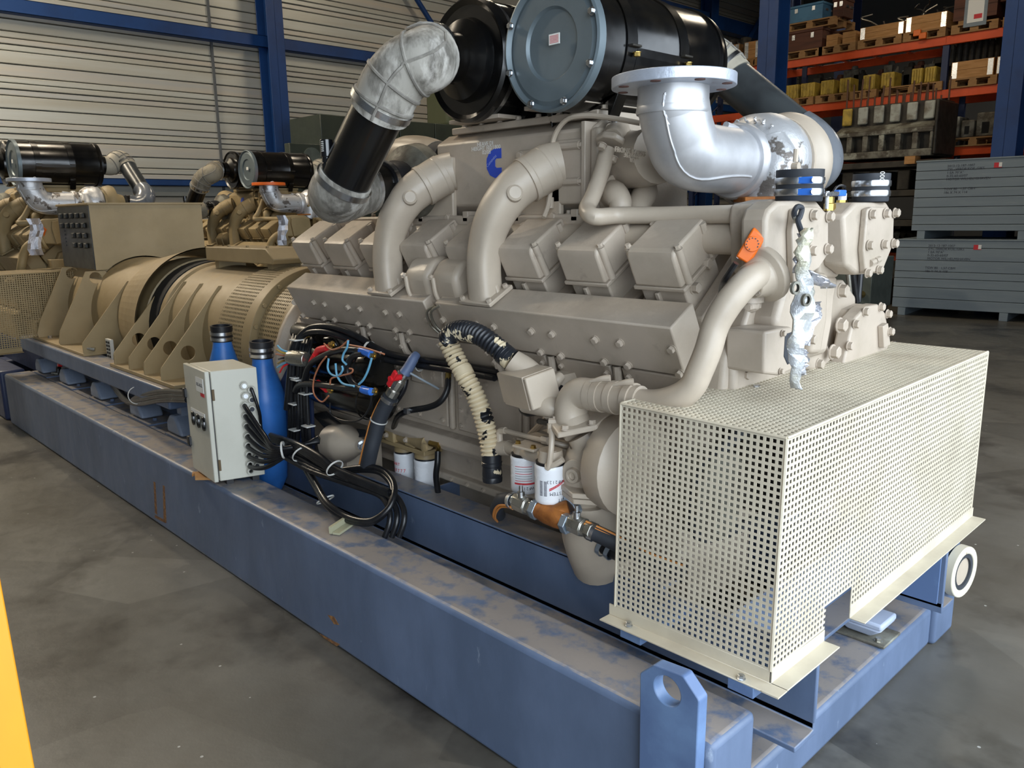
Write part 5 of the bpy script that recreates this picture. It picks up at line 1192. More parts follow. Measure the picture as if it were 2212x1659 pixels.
for i in range(6, len(sm)-2):
    T = (sm[i+1]-sm[i-1]).normalized(); o_ = V((.35, -.9, -.2)); o_ = (o_-T*o_.dot(T)).normalized(); sl.append(sm[i]+o_*.0995)
MB().tube(sl, .0035, 6, sub=1).build('weld_seam', SILVER, ex)
MB().lathe((tx, ey, ez-.004), (0, 0, 1), [(0, .098), (0, .172), (.030, .172), (.032, .09), (.028, .088), (.028, .001)], 64).build('top_flange', mat('taped_flange', 'B7BECB', .35, .4, bump=.6, bscale=25), ex, bevel=.002)
for k in range(8):
    a = 2*PI*k/8+.3; MB().lathe((tx+.15*math.cos(a), ey+.15*math.sin(a), ez-.006), (0, 0, 1), [(0, .014), (.002, .014)], 14).build('bolt_hole', mat('hole_brown', '6A4A44', .7) if k == 0 else bpy.data.materials['hole_brown'], ex)
MB().lathe(tc-Y*.165, Y, [(0, .101), (0, .110), (.012, .116), (.03, .116), (.04, .108), (.055, .104)], 48).build('v_clamp', SILVER, ex, bevel=.002)
MB().tube([P(1568, 270, x=tx+.02), P(1590, 280, x=tx+.02), P(1600, 295, x=tx+.02)], .011, 8).build('clamp_screw', SILVER, ex)
# air duct from front air cleaner down to the front compressor
du2 = thing('air_duct', 'dark air duct with a shiny elbow, right of the front turbocharger', 'duct', tuple(P(1640, 260, y=2.95)))
o1 = F1+V((0, .78, 0))
cp_ = tc+V((0, .27, 0)); ce = P(1765, 352, x=tx)
k1 = [o1, o1+V((0, .07, 0)), P(1530, 128, y=2.90), P(1560, 150, y=2.94), P(1580, 172, y=2.95)]
ribbed_elbow(k1, .088, 'upper_elbow', du2, mt_=mat('pale_elbow_rubber', 'A69F8F', .6, col2='8F897B', scale=6))
hoseclamp(P(1562, 152, y=2.94), (P(1580, 172, y=2.95)-P(1545, 138, y=2.92)), .09, du2)
GREYP = mat('grey_black_pipe', '3A3E40', .3, col2='2A2C2E', scale=4)
lo = P(1768, 308, x=tx)
MB().tube([P(1575, 165, y=2.95), P(1726, 290, y=2.965)], .078, 36, smooth=False).build('straight_pipe', GREYP, du2)
sh_r = mat('shiny_grey_rubber', '70747A', .22, col2='54585E', scale=9, stretch=(1, 1, .3), spec=.8)
ribbed_elbow([P(1718, 285, y=2.96), P(1745, 303, y=2.97), P(1765, 328, y=2.96), P(1766, 355, y=2.92), P(1748, 366, y=2.86), P(1722, 360, y=2.80)], .086, 'lower_elbow', du2, ribs=False, mt_=sh_r)
for k, (px, py) in enumerate(((1750, 300), (1782, 345), (1765, 372))): pass
MB().lathe(P(1720, 360, y=2.80), P(1745, 364, y=2.88)-P(1720, 360, y=2.80), [(-.03, .08), (.05, .08)], 32).build('coupling_tube', BLACK, du2)
MB().lathe(P(1760, 302, y=2.96)+V((0, 0, .0)), (0, 0, 1), [(0, .012), (.03, .012)], 6).build('screw', STEEL, du2)

# ================================================================ neck hoses with blue clamps on the thermostat housings
for k, (px, lab) in enumerate(((1725, 'short black hose stub with two clamps and blue grips, on left thermostat housing'), (1879, 'short black hose stub with two plain clamps, on right thermostat housing'))):
    b0 = P(px, 436, x=FX-.035); r = .062 if k == 0 else .054
    t = thing('hose_stub', lab, 'hose', tuple(b0))
    MB().lathe(b0, (0, 0, 1), [(0, r*.96), (.004, r), (.065, r), (.068, r*1.02), (.085, r*1.02), (.085, r*.85), (.01, r*.83)], 36, caps=False).build('rubber_sleeve', DRUBBER, t)
    for j, zz in enumerate((.016, .046)):
        MB().lathe(b0+V((0, 0, zz)), (0, 0, 1), [(0, r), (0, r+.003), (.004, r+.004), (.014, r+.004), (.018, r+.003), (.018, r)], 36, caps=False).build('hose_clamp', STEEL, t)
        if k == 0:
            a = b0+V((.0, -r-.004, zz+.009))+V((.035, .012, 0)); MB().obox(a, V((.026, -.0, 0))+V((0, .006, 0)), (0, .004, 0), (0, 0, .009)).build('blue_grip', BLUEP, t, bevel=.003)
            MB().lathe(a+V((.03, .006, 0)), (.4, -.6, 0), [(0, .008), (.012, .008)], 10).build('screw', STEEL, t)
    if k: text('printed_number', '000', .02, b0+V((r*.86, -r*.6, .075)), (0, 0, 1), V((-.75, -.6, 0)), LABEL, t, depth=.0004)
# little ball valve with blue handle between them
t = thing('ball_valve', 'small brass ball valve with a flat blue lever between the hose stubs', 'valve', tuple(P(1792, 450, x=FX-.05)))
a = P(1792, 455, x=FX-.06); MB().lathe(a, (0, 0, 1), [(0, .017), (.02, .017), (.022, .012), (.04, .012)], 6).build('body', BRASS, t)
MB().obox(P(1795, 419, x=FX-.03), (0, .045, .002), (.008, 0, 0), (0, 0, .006)).build('lever', STEEL, t, bevel=.002)
MB().obox(P(1815, 417, x=FX-.03), (0, .024, 0), (.009, 0, 0), (0, 0, .009)).build('lever_grip', BLUEP, t, bevel=.003)
MB().lathe(P(1786, 436, x=FX-.04), (0, 0, 1), [(-.02, .006), (.03, .006)], 8).build('stem', STEEL, t)
t = thing('temperature_sensor', 'brass sensor with a white plug and an orange washer', 'sensor', tuple(P(1818, 450, x=FX-.09)))
a = P(1818, 450, x=FX-.09); MB().lathe(a, (0, 0, 1), [(0, .018), (.005, .018)], 16).build('washer', ORPL, t); MB().lathe(a+V((0, 0, .005)), (0, 0, 1), [(0, .017), (.02, .017)], 6).build('nut', BRASS, t); MB().lathe(a+V((0, 0, .025)), (0, 0, 1), [(0, .013), (.02, .013)], 14).build('plug', WHITE, t); MB().tube([a+V((0, 0, .04)), a+V((.01, -.01, .065)), a+V((0, -.04, .065)), a+V((-.01, -.06, .03)), a+V((-.01, -.06, 0))], .004, 8).build('wire', CABLE, t)
a = P(1791, 496, x=FX-.06); tag(MB().box((a.x, a.y-.012, a.z-.05), (a.x+.022, a.y+.012, a.z+.05)).build('paper_strip', LABEL), 'narrow white paper strip stuck between the two housings', 'label')
# orange thermostat box with a dial, and its cable
t = thing('thermostat_box', 'bright orange thermostat box with a round dial and paper label', 'thermostat', tuple(P(1612, 530, x=-1.09)))
_n = V((.5, -.86, 0)); _p = P(1622, 530, x=-1.13)
q4 = [EYE+d4*((_p-EYE).dot(_n)/d4.dot(_n)) for d4 in [rt*((a-W/2)/FPX)+dn*((b2-Hh/2)/FPX)+fw for a, b2 in ((1634, 480), (1668, 508), (1622, 577), (1588, 556))]]
ob = MB(); ex_ = V((.022, -.062, 0))
ob.prism(q4, V((.008, -.004, 0))).build('base', ORPL, t, bevel=.003)
ctr = sum(q4, V())/4; q5 = [ctr+(p-ctr)*.9+V((.008, -.004, 0)) for p in q4]
MB().prism(q5, ex_, taper=.9).build('cover', ORPL, t, bevel=.005)
n5 = (q5[1]-q5[0]).cross(q5[3]-q5[0]).normalized(); n5 = n5 if n5.x > 0 else -n5
c5 = ctr+V((.008, -.004, 0))+ex_; c5 = c5+(q5[3]-q5[0]).normalized()*-.008
MB().lathe(c5, n5, [(0, .020), (.006, .019), (.006, .001)], 28).build('dial', ORPL, t, bevel=.001)
for k in range(10):
    a = 2*PI*k/12+.2; ux5 = (q5[1]-q5[0]).normalized(); uy5 = n5.cross(ux5)
    MB().obox(c5+n5*.0065+(ux5*math.cos(a)+uy5*math.sin(a))*.015, ux5*.0016, uy5*.0016, n5*.0004).build('dial_mark', INK, t)
sd = (q5[1]+q5[2])/2+ex_*.45
MB().obox(sd+(q5[1]-q5[0]).normalized()*.001, (q5[2]-q5[1]).normalized()*.028, ex_.normalized()*.012, (q5[1]-q5[0]).normalized()*.0012).build('label', LABEL, t)
for p in q4: bolt(t, lerp(p, ctr, .06)+V((.008, -.004, 0)), n5, .0035, STEEL)
tag(MB().tube([P(1590, 568, x=-1.08), P(1575, 590, x=-1.10), P(1562, 612, x=-1.13), P(1556, 640, x=-1.2)], .008, 10).build('cable', CABLE), 'grey black cable running down from the orange thermostat box', 'cable')
# torn insulation strip hanging from a hook
t = thing('insulation_strip', 'torn strip of foil and white insulation hanging from a cable hook', 'insulation', tuple(P(1735, 830, x=-.93)))
def ribbon(pl, pr_, x, nm, m, wob=.009, th=.006):
    n = len(pl); b = MB(); A = []; random.seed(len(nm)*7+n)
    L_ = spline([P(a, c_, x=x) for a, c_ in pl], 4); R_ = spline([P(a, c_, x=x) for a, c_ in pr_], 4); vs = []; K = 5
    for i in range(len(L_)):
        for k in range(K+1):
            w_ = lerp(L_[i], R_[i], k/K); w_ = w_+V((random.uniform(-wob, wob)+math.sin(k/K*PI)*.018, 0, 0)); vs.append(w_)
    fs = [[i*(K+1)+k, i*(K+1)+k+1, (i+1)*(K+1)+k+1, (i+1)*(K+1)+k] for i in range(len(L_)-1) for k in range(K)]
    b.add(vs, fs); o = b.build(nm, m, t, ang=25); so = o.modifiers.new('t', 'SOLIDIFY'); so.thickness = th; return o
ribbon([(1736, 492), (1722, 530), (1722, 600), (1716, 660), (1708, 720), (1706, 780), (1710, 838)], [(1742, 492), (1746, 530), (1748, 600), (1760, 660), (1742, 720), (1728, 780), (1716, 838)], -.97, 'white_strip', FOILW)
ribbon([(1738, 580), (1748, 588), (1765, 592)], [(1745, 602), (1772, 622), (1796, 620)], -.96, 'foil_flap', FOIL, .012, .002)
ribbon([(1728, 505), (1716, 550), (1712, 590)], [(1738, 505), (1728, 550), (1724, 590)], -.985, 'foil_flap', FOIL, .010, .002)
ribbon([(1728, 660), (1732, 700), (1726, 745)], [(1742, 665), (1770, 655), (1735, 745)], -.975, 'foil_flap', FOIL, .010, .002)
ribbon([(1722, 752), (1720, 780), (1722, 812)], [(1736, 755), (1734, 780), (1730, 805)], -.965, 'foil_flap', FOIL, .010, .002)
for px, py in ((1741, 648), (1718, 622)): MB().lathe(P(px, py, x=-.945), (1, -.2, 0), [(-.004, .010), (-.004, .016), (.004, .016), (.004, .010)], 24, caps=False).build('eyelet', CAST, t)
MB().tube([P(1722, 478, x=-1.03), P(1715, 462, x=-1.01), P(1722, 447, x=-1.0), P(1732, 450, x=-1.0), P(1728, 468, x=-1.0), P(1724, 478, x=-1.0), P(1733, 505, x=-.98)], .007, 10).build('cable_hook', DRUBBER, t)
MB().lathe(P(1718, 468, x=-1.015), (1, .4, 0), [(-.003, .012), (-.003, .017), (.003, .017), (.003, .012)], 20, caps=False).build('steel_ring', NICKEL, t)
# black hoses hanging behind the right housing
for k, (pa_, pb_) in enumerate((((1842, 592), (1850, 652)), ((1858, 592), (1853, 652)))):
    tag(MB().tube([P(pa_[0], pa_[1], x=-1.3), P(pb_[0], pb_[1], x=-1.3)], .012, 10, smooth=False).build('hose', CABLE), ['left black hose hanging behind the right thermostat housing', 'right black hose hanging behind the right thermostat housing'][k], 'hose')
tag(MB().tube([P(1832, 592, x=-1.3), P(1838, 655, x=-1.3)], .009, 10, smooth=False).build('hose', NICKEL), 'pale grey hose behind the right thermostat housing', 'hose')

# ================================================================ fuel filters (left pair) and coolant filters (right pair)
def can(c, r, z0, z1, label, grp=None, name='filter_canister', cat='filter'):
    t = thing(name, label, cat, (c.x, c.y, z0), grp)
    MB().lathe((c.x, c.y, z0), (0, 0, 1), [(0, r*.9), (.004, r*.97), (.012, r), (z1-z0-.012, r), (z1-z0-.006, r*1.02), (z1-z0, r*.97)], 40).build('can', WHITE, t, ang=40)
    MB().lathe((c.x, c.y, z1), (0, 0, 1), [(0, r*.93), (.008, r*.93)], 32).build('gasket', RUBBER, t)
    return t
def curved_text(par, c, r, z, s, size, ang, m=INK, nm='printed_text', up=1):
    """print lettering round a canister, one glyph at a time, centred on the bearing ang"""
    w_ = size*.62; n = len(s)
    for i, ch in enumerate(s):
        if ch == ' ': continue
        a = ang+(i-(n-1)/2)*w_/r*up; p = V((c.x+math.cos(a)*(r+.0004), c.y+math.sin(a)*(r+.0004), z))
        text(nm, ch, size, p, V((-math.sin(a), math.cos(a), 0))*up, (0, 0, up), m, par, depth=.0002)
def cband(par, c, r, z, h_, a0, a1, m, nm='print_band', dz=0):
    b = MB(); n = 12
    for k in range(n):
        x0, x1 = a0+(a1-a0)*k/n, a0+(a1-a0)*(k+1)/n; z0, z1 = z+dz*k/n, z+dz*(k+1)/n
        b.add([(c.x+math.cos(x0)*(r+.0006), c.y+math.sin(x0)*(r+.0006), z0), (c.x+math.cos(x1)*(r+.0006), c.y+math.sin(x1)*(r+.0006), z1), (c.x+math.cos(x1)*(r+.0006), c.y+math.sin(x1)*(r+.0006), z1+h_), (c.x+math.cos(x0)*(r+.0006), c.y+math.sin(x0)*(r+.0006), z0+h_)], [(0, 1, 2, 3)])
    return b.build(nm, m, par)
fa = math.atan2(-1, .95)      # bearing that faces the camera
ct, cb = P(1124, 985, y=1.76), P(1124, 1062, y=1.76)
c1 = V((ct.x, 1.78, 0)); r1 = .047
t = can(c1, r1, cb.z, ct.z, 'clean white coolant filter canister, left of the pair with numbers', 'coolant filters')
curved_text(t, c1, r1, cb.z+.022, 'WF2123', .014, fa+.1, up=-1)
cband(t, c1, r1, cb.z+.034, .006, fa-.75, fa+.75, REDINK)
for k in range(7): cband(t, c1, r1, cb.z+.046+k*.008, .0012 if k % 3 else .0018, fa-.7, fa+.55, REDINK if k % 3 == 0 else INK)
for k in range(9): cband(t, c1, r1, cb.z+.045+k*.004, .002, fa+.85, fa+1.05, INK)
ct2, cb2 = P(1180, 1003, y=1.70), P(1180, 1084, y=1.70)
c2_ = V((ct2.x, 1.72, 0)); r2 = .050
t = can(c2_, r2, cb2.z, ct2.z, 'clean white coolant filter canister, right of the pair beside the plug', 'coolant filters')
curved_text(t, c2_, r2, cb2.z+.075, 'WF2123', .014, fa+.25, up=-1)
curved_text(t, c2_, r2, cb2.z+.038, 'SYSTEM', .015, fa+.5, INK, up=-1)
curved_text(t, c2_, r2, cb2.z+.016, 'UNIT', .015, fa+.8, INK, up=-1)
cband(t, c2_, r2, cb2.z+.046, .008, fa-.1, fa+1.25, REDINK, dz=.034)
cband(t, c2_, r2, cb2.z+.049, .002, fa-.1, fa+1.25, WHITE, dz=.034)
for k in range(12):
    for j in (0, 1): cband(t, c2_, r2, cb2.z+.03+k*.004, .0022, fa-.72+j*.28, fa-.52+j*.28, INK)
hd_ = thing('double_filter_head', 'beige double filter head with brass bolts above the clean canisters', 'filter head', tuple(P(1150, 960, y=1.75)))
MB().lathe((c1.x, c1.y, ct.z+.008), (0, 0, 1), [(0, .036), (.03, .034)], 26).build('head_socket', BEIGEPIPE, hd_); MB().lathe((c2_.x, c2_.y, ct2.z+.008), (0, 0, 1), [(0, .040), (.035, .036)], 26).build('head_socket', BEIGEPIPE, hd_)
pts = PX([(1106, 966), (1150, 948), (1195, 962), (1152, 978)], z=ct.z+.045); MB().prism(pts, (0, 0, .008)).build('top_plate', BEIGEPIPE, hd_, bevel=.002)
for px, py in ((1119, 958), (1152, 968)): bolt(hd_, P(px, py, z=ct.z+.053), (0, 0, 1), .008, BRASS)
a = P(1095, 965, y=1.80); MB().tube([a, P(1112, 972, y=1.79), P(1160, 985, y=1.74), P(1200, 990, y=1.71)], .022, 14, smooth=False).build('head_body', BEIGEPIPE, hd_, ang=60)
MB().tube([P(1078, 968, y=1.80), P(1100, 968, y=1.80)], .026, 16, smooth=False).build('port', BEIGEPIPE, hd_)
MB().tube([P(1081, 962, y=1.80), P(1079, 945, y=1.80), P(1080, 932, y=1.80), P(1092, 930, y=1.80)], .012, 10).build('elbow_fitting', BEIGEPIPE, hd_)
MB().box((c1.x-.06, 1.80, ct.z+.01), (c2_.x+.02, 1.99, ct.z+.045)).build('mount_bracket', BEIGEPIPE, hd_, bevel=.004)
tag(MB().tube([P(1092, 930, y=1.80), P(1120, 938, y=1.79), P(1170, 950, y=1.77), P(1190, 954, y=1.77), P(1225, 962, y=1.80), P(1258, 955, y=1.86)], .0085, 10).build('hose', BEIGEPIPE), 'beige hose running right across the top of the filter head', 'hose')
MB().tube([P(1172, 949, y=1.765), P(1186, 952, y=1.765)], .014, 6, smooth=False).build('hose_ferrule', BEIGEPIPE, hd_)
tag(MB().tube([P(1190, 922, y=1.70), P(1192, 945, y=1.69), P(1190, 975, y=1.68), P(1186, 1005, y=1.68), P(1182, 1012, y=1.68)], .009, 10).build('hose', BEIGEPIPE), 'short beige hose hanging in front of the right canister', 'hose')
MB().tube([P(1180, 1008, y=1.68), P(1200, 1002, y=1.69), P(1216, 992, y=1.70)], .010, 8).build('elbow_fitting', BEIGEPIPE, hd_)
vb = thing('shutoff_fitting', 'beige valve fitting with a short black hose above the canisters', 'fitting', tuple(P(1205, 915, y=1.72)))
MB().tube([P(1190, 935, y=1.70), P(1190, 915, y=1.70)], .012, 6, smooth=False).build('nut', BEIGEPIPE, vb); MB().tube([P(1186, 912, y=1.70), P(1212, 912, y=1.72)], .013, 8, smooth=False).build('body', BEIGEPIPE, vb); MB().tube([P(1205, 905, y=1.72), P(1225, 922, y=1.74)], .010, 8, smooth=False).build('arm', BEIGEPIPE, vb)
MB().tube([P(1188, 914, y=1.71), P(1176, 912, y=1.76), P(1165, 910, y=1.80)], .010, 10).build('black_hose', CABLE, vb)
tag(MB().tube([P(1185, 900, y=1.86), P(1160, 925, y=1.90), P(1140, 945, y=1.94)], .012, 10, smooth=False).build('pipe', BEIGEPIPE), 'slanting beige pipe behind the filter head', 'pipe')
# left pair: used fuel filters
fu = thing('double_filter_head', 'dirty tan double filter head between the rubber hoses', 'filter head', tuple(P(895, 950, y=1.97)))
for k, (px, ptp, rr, lab) in enumerate(((865, 978, .046, 'smeared white fuel filter canister with red print, left of the dirty pair'), (913, 992, .054, 'smeared white fuel filter canister, right of the dirty pair'))):
    tp = P(px, ptp, y=2.01); c = V((tp.x, 2.03, 0))
    t = can(c, rr, tp.z-.27, tp.z, lab, 'used fuel filters')
    if k == 0:
        curved_text(t, c, rr, tp.z-.045, 'UART', .018, fa-.75, REDINK); curved_text(t, c, rr, tp.z-.075, 'LF777', .022, fa-.45, REDINK); cband(t, c, rr, tp.z-.092, .004, fa-1.1, fa-.2, REDINK); cband(t, c, rr, tp.z-.112, .004, fa-1.0, fa+.3, REDINK)
    else:
        curved_text(t, c, rr, tp.z-.13, 'OIL', .018, fa+.5, REDINK); cband(t, c, rr, tp.z-.05, .05, fa+1.0, fa+1.1, REDINK)
    MB().lathe((c.x, c.y, tp.z+.008), (0, 0, 1), [(0, rr*.95), (.02, rr*.93), (.045, rr*.6)], 28).build('head_socket', TAN, fu, ang=50)
MB().tube([P(838, 938, y=2.000), P(875, 945, y=1.990), P(915, 955, y=1.970), P(925, 957, y=1.960)], [.018, .028, .032, .03], 16).build('head_body', TAN, fu, ang=60)
MB().tube([P(838, 938, y=2.005), P(829, 944, y=1.970)], .016, 12, smooth=False).build('plug', TAN, fu); MB().lathe(P(919, 967, y=1.920), (0, -1, 0), [(0, .018), (.01, .018), (.012, .01)], 16).build('plug', TAN, fu)
MB().tube([P(930, 957, y=1.950), P(950, 962, y=1.950)], .014, 8, smooth=False).build('elbow_fitting', BRASS, fu); MB().tube([P(948, 962, y=1.950), P(946, 975, y=1.950)], .010, 8, smooth=False).build('nut', BRASS, fu)
for px, py in ((878, 932), (921, 942)): a = P(px, py, y=2.050); MB().box((a.x-.035, 1.955, a.z-.03), (a.x+.035, 2.03, a.z+.03)).build('mount_block', TAN, fu, bevel=.008); bolt(fu, (a.x-.015, 1.955, a.z), (0, -1, 0), .010)
MB().box((P(840, 940, y=2.020).x, 1.96, P(870, 948, y=2.020).z-.02), (P(940, 960, y=2.020).x, 2.06, P(870, 948, y=2.020).z)).build('bracket_plate', TAN, fu, bevel=.003)
t = thing('rubber_hose', 'black rubber hose curving down to the dirty filter head', 'hose', tuple(P(850, 930, y=1.86)))
hp = [P(968, 808, y=1.93), P(968, 820, y=1.92), P(965, 845, y=1.90), P(950, 868, y=1.88), P(925, 880, y=1.87), P(885, 887, y=1.86), P(862, 898, y=1.88), P(852, 918, y=1.94), P(850, 932, y=1.98)]
MB().tube(hp, .0125, 14).build('hose', CABLE, t)
for a, b2 in ((P(968, 792, y=1.93), P(968, 822, y=1.92)), (P(850, 928, y=1.98), P(850, 952, y=1.98))):
    d = (b2-a); MB().lathe(a, d, [(0, .011), (.010, .011), (.012, .015), (.022, .015), (.024, .011), (d.length-.004, .014), (d.length, .010)], 6).build('fitting', BRASS, t)
MB().obox(P(882, 887, y=1.85), (.012, 0, 0), (0, .015, 0), (0, 0, .010)).build('hose_tag', STEEL, t)
tag(MB().tube([P(946, 975, y=1.94), P(945, 1000, y=1.93), P(942, 1030, y=1.93), P(948, 1075, y=1.95)], .0125, 12).build('rubber_hose', CABLE), 'short black hose dropping from the right end of the dirty filter head', 'hose')
# brass Y strainer with two ball valves and hoses, below the clean canisters
st = thing('strainer_valves', 'rusty brass Y fitting between two nickel ball valves', 'valve', tuple(P(1190, 1110, y=1.70)))
yv = 1.69
MB().tube([P(1162, 1100, y=yv), P(1182, 1108, y=yv), P(1205, 1118, y=yv), P(1222, 1128, y=yv)], [.027, .034, .034, .027], 18).build('y_body', RUST, st, ang=60)
MB().tube([P(1200, 1112, y=yv), P(1220, 1102, y=yv+.02), P(1232, 1098, y=yv+.03)], [.03, .028, .03], 16).build('y_branch', RUST, st, ang=60)
def nut(p, d, r, l, par, m): MB().lathe(V(p), V(d), [(0, r*.95), (0, r), (l, r), (l, r*.95)], 6).build('nut', m, par, bevel=.002)
ax1 = (P(1222, 1128, y=yv)-P(1162, 1100, y=yv)).normalized()
ZN = mat('zinc_nut', 'AEBCCB', .3, .8)
nut(P(1154, 1097, y=yv), ax1, .034, .022, st, ZN); nut(P(1220, 1127, y=yv), ax1, .034, .022, st, ZN); nut(P(1228, 1099, y=yv+.02), V((.2, 1, .1)), .038, .025, st, ZN)
for px, py in ((1128, 1088), (1248, 1134)):
    o_ = P(px, py, y=yv); MB().lathe(o_-ax1*.038, ax1, [(0, .022), (.012, .024), (.014, .030), (.062, .030), (.064, .024), (.078, .022)], 8).build('valve_body', NICKEL, st, bevel=.002)
    MB().lathe(o_+V((0, -.005, .022)), (0, 0, 1), [(0, .012), (.02, .012), (.022, .006), (.04, .006)], 12).build('valve_stem', STEEL, st)
    nut(o_+ax1*.04, ax1, .028, .02, st, NICKEL)
t = thing('heater_hose', 'dark hose with orange stripes curving down left of the ball valves', 'hose', tuple(P(1085, 1100, y=1.74)))
hp = [P(1112, 1083, y=yv), P(1100, 1079, y=1.70), P(1085, 1080, y=1.71), P(1076, 1090, y=1.73), P(1073, 1103, y=1.76), P(1078, 1112, y=1.80)]
MB().tube(hp, .023, 18).build('hose', DRUBBER, t); MB().tube([p+V((.004, -.020, -.013)) for p in hp], .004, 6).build('stripe', STRIPE, t); MB().tube([p+V((.004, -.012, -.021)) for p in hp], .004, 6).build('stripe', STRIPE, t)
hoseclamp(P(1108, 1082, y=yv), P(1112, 1083, y=yv)-P(1100, 1079, y=1.70), .0235, t)
t = thing('heater_hose', 'dark hose with an orange stripe running right behind the wire guard', 'hose', tuple(P(1310, 1165, y=1.72)))
hp = [P(1268, 1143, y=yv), P(1290, 1153, y=1.70), P(1330, 1172, y=1.72), P(1400, 1210, y=1.76), P(1480, 1240, y=1.80)]
MB().tube(hp, .025, 18).build('hose', DRUBBER, t); MB().tube([p+V((.0, -.005, .025)) for p in hp], .004, 6).build('stripe', STRIPE, t); MB().tube([p+V((.0, -.013, .021)) for p in hp], .003, 6).build('stripe', STRIPE, t)
hoseclamp(P(1280, 1149, y=1.695), P(1290, 1153, y=1.70)-P(1268, 1143, y=yv), .0255, t)
for px, py in ((1304, 1180), (1322, 1188)): hoseclamp(P(px, py, y=1.80), V((1, 0, -.35)), .03, t, ZN, .014)
MB().tube([P(1290, 1170, y=1.82), P(1345, 1196, y=1.80)], .029, 16, smooth=False).build('lower_hose', RUBBER, t)

# ================================================================ ribbed breather hose with its square box
bh = thing('breather_hose', 'ribbed breather hose, black paint flaking off cream, bent like an upside down V', 'hose', tuple(P(1062, 1030, y=1.78)))
def ribbed(pts, r, nm, m, par, pitch=.015, amp=.17):
    sp = spline(pts, 10); L_ = [0]
    for i in range(1, len(sp)): L_.append(L_[-1]+(sp[i]-sp[i-1]).length)
    n = int(L_[-1]/pitch*4); path = []; rs = []
    for i in range(n+1):
        s = L_[-1]*i/n; k = max(j for j in range(len(L_)) if L_[j] <= s+1e-9); k = min(k, len(sp)-2); f = (s-L_[k])/max(1e-9, L_[k+1]-L_[k])
        path.append(lerp(sp[k], sp[k+1], f)); rs.append(r*(1+amp*(.5, 1, .5, -.6)[i % 4]))
    return MB().tube(path, rs, 22, smooth=False).build(nm, m, par, ang=70)
top = [P(1098, 772, y=1.75), P(1075, 752, y=1.74), P(1040, 726, y=1.73), P(1005, 714, y=1.73), P(978, 718, y=1.735), P(966, 735, y=1.74)]
dwn = [P(966, 735, y=1.74), P(980, 765, y=1.745), P(1002, 808, y=1.75), P(1025, 850, y=1.76), P(1042, 895, y=1.77), P(1055, 945, y=1.78), P(1061, 985, y=1.78)]
ribbed(top, .030, 'ribbed_hose', HOSEBLK, bh); ribbed(dwn, .030, 'ribbed_hose', CREAM, bh)
a = P(1100, 774, y=1.75); MB().tube([P(1085, 762, y=1.745), P(1105, 778, y=1.755)], .036, 24, smooth=False).build('cuff', HOSEBLK, bh)
MB().tube([P(998, 797, y=1.75), P(1005, 812, y=1.75)], .034, 24, smooth=False).build('band', CREAM, bh)
e_ = P(1062, 980, y=1.78); MB().lathe(e_, (.02, 0, -1), [(0, .034), (.026, .034), (.028, .036), (.04, .036), (.043, .033), (.075, .035), (.08, .033), (.085, .035), (.098, .034), (.098, .028), (.02, .026)], 28, caps=False).build('end_cuff', HOSEBLK, bh)
bb_ = thing('breather_box', 'square beige breather box at the top of the ribbed hose', 'breather', tuple(P(1135, 820, y=1.72)))
# a tilted cube: corners from the picture on two planes
fq = PX([(1152, 822), (1173, 768), (1200, 822), (1168, 884)], y=1.70)
A_ = P(1134, 818, y=1.66); top_ = P(1172, 768, y=1.72); rgt = P(1201, 823, y=1.72); bot = P(1168, 884, y=1.66); lft = P(1070, 805, y=1.72); bl2 = P(1105, 870, y=1.70)
ux_ = (bot-A_); uz_ = V((top_.x-A_.x, top_.y-A_.y, top_.z-A_.z)); ul = (lft-A_)
# orthogonalise: ul long axis, ux_ down, uz_ back-up
e1 = ul.normalized(); e2 = (ux_-e1*ux_.dot(e1)).normalized(); e3 = e1.cross(e2).normalized()
if e3.z < 0: e3 = -e3
ln1, ln2, ln3 = ul.length*.98, ux_.length*.98, .105
cc = A_+e1*ln1/2+e2*ln2/2+e3*ln3/2
MB().obox(cc, e1*ln1/2, e2*ln2/2, e3*ln3/2).build('box_body', BEIGEPIPE, bb_, bevel=.005, seg=2)
MB().obox(cc-e1*.0, e1*(ln1/2-.018), e2*(ln2/2+.002), e3*(ln3/2+.002)).build('box_band', BEIGEPIPE, bb_, bevel=.002)
nk = cc+e3*ln3/2+e1*ln1*.1
MB().tube([nk-e3*.01, lerp(nk, P(1108, 782, y=1.757), .6), P(1106, 779, y=1.756)], [.046, .044, .038], 28).build('neck', BEIGEPIPE, bb_, ang=60)
MB().tube([cc+e2*ln2*.45-e3*.02, P(1190, 880, y=1.74), P(1203, 893, y=1.77)], [.035, .033, .030], 20).build('outlet', BEIGEPIPE, bb_)
hoseclamp(P(1195, 885, y=1.75), P(1203, 893, y=1.77)-P(1180, 870, y=1.73), .034, bb_, BEIGEPIPE)
MB().box((cc.x-.03, cc.y, cc.z-.03), (cc.x+.03, 1.99, cc.z+.02)).build('mount_arm', BEIGEPIPE, bb_)
tag(MB().tube([P(1133, 876, y=1.80), P(1128, 885, y=1.78), P(1140, 893, y=1.77), P(1158, 890, y=1.77), P(1172, 888, y=1.78)], .011, 10).build('rubber_hose', CABLE), 'short bent black hose under the square breather box', 'hose')
tag(MB().tube([P(1198, 842, y=1.86), P(1212, 842, y=1.86)], .016, 12, smooth=False).build('rubber_hose', CABLE), 'stub of black hose between breather box and water elbow', 'hose')
a = P(1212, 812, y=1.85); tag(MB().tube([a, P(1202, 822, y=1.83), P(1196, 830, y=1.83)], [.016, .02, .02], 12).build('pipe_stub', BEIGEPIPE), 'short beige pipe stub above the water elbow', 'pipe')

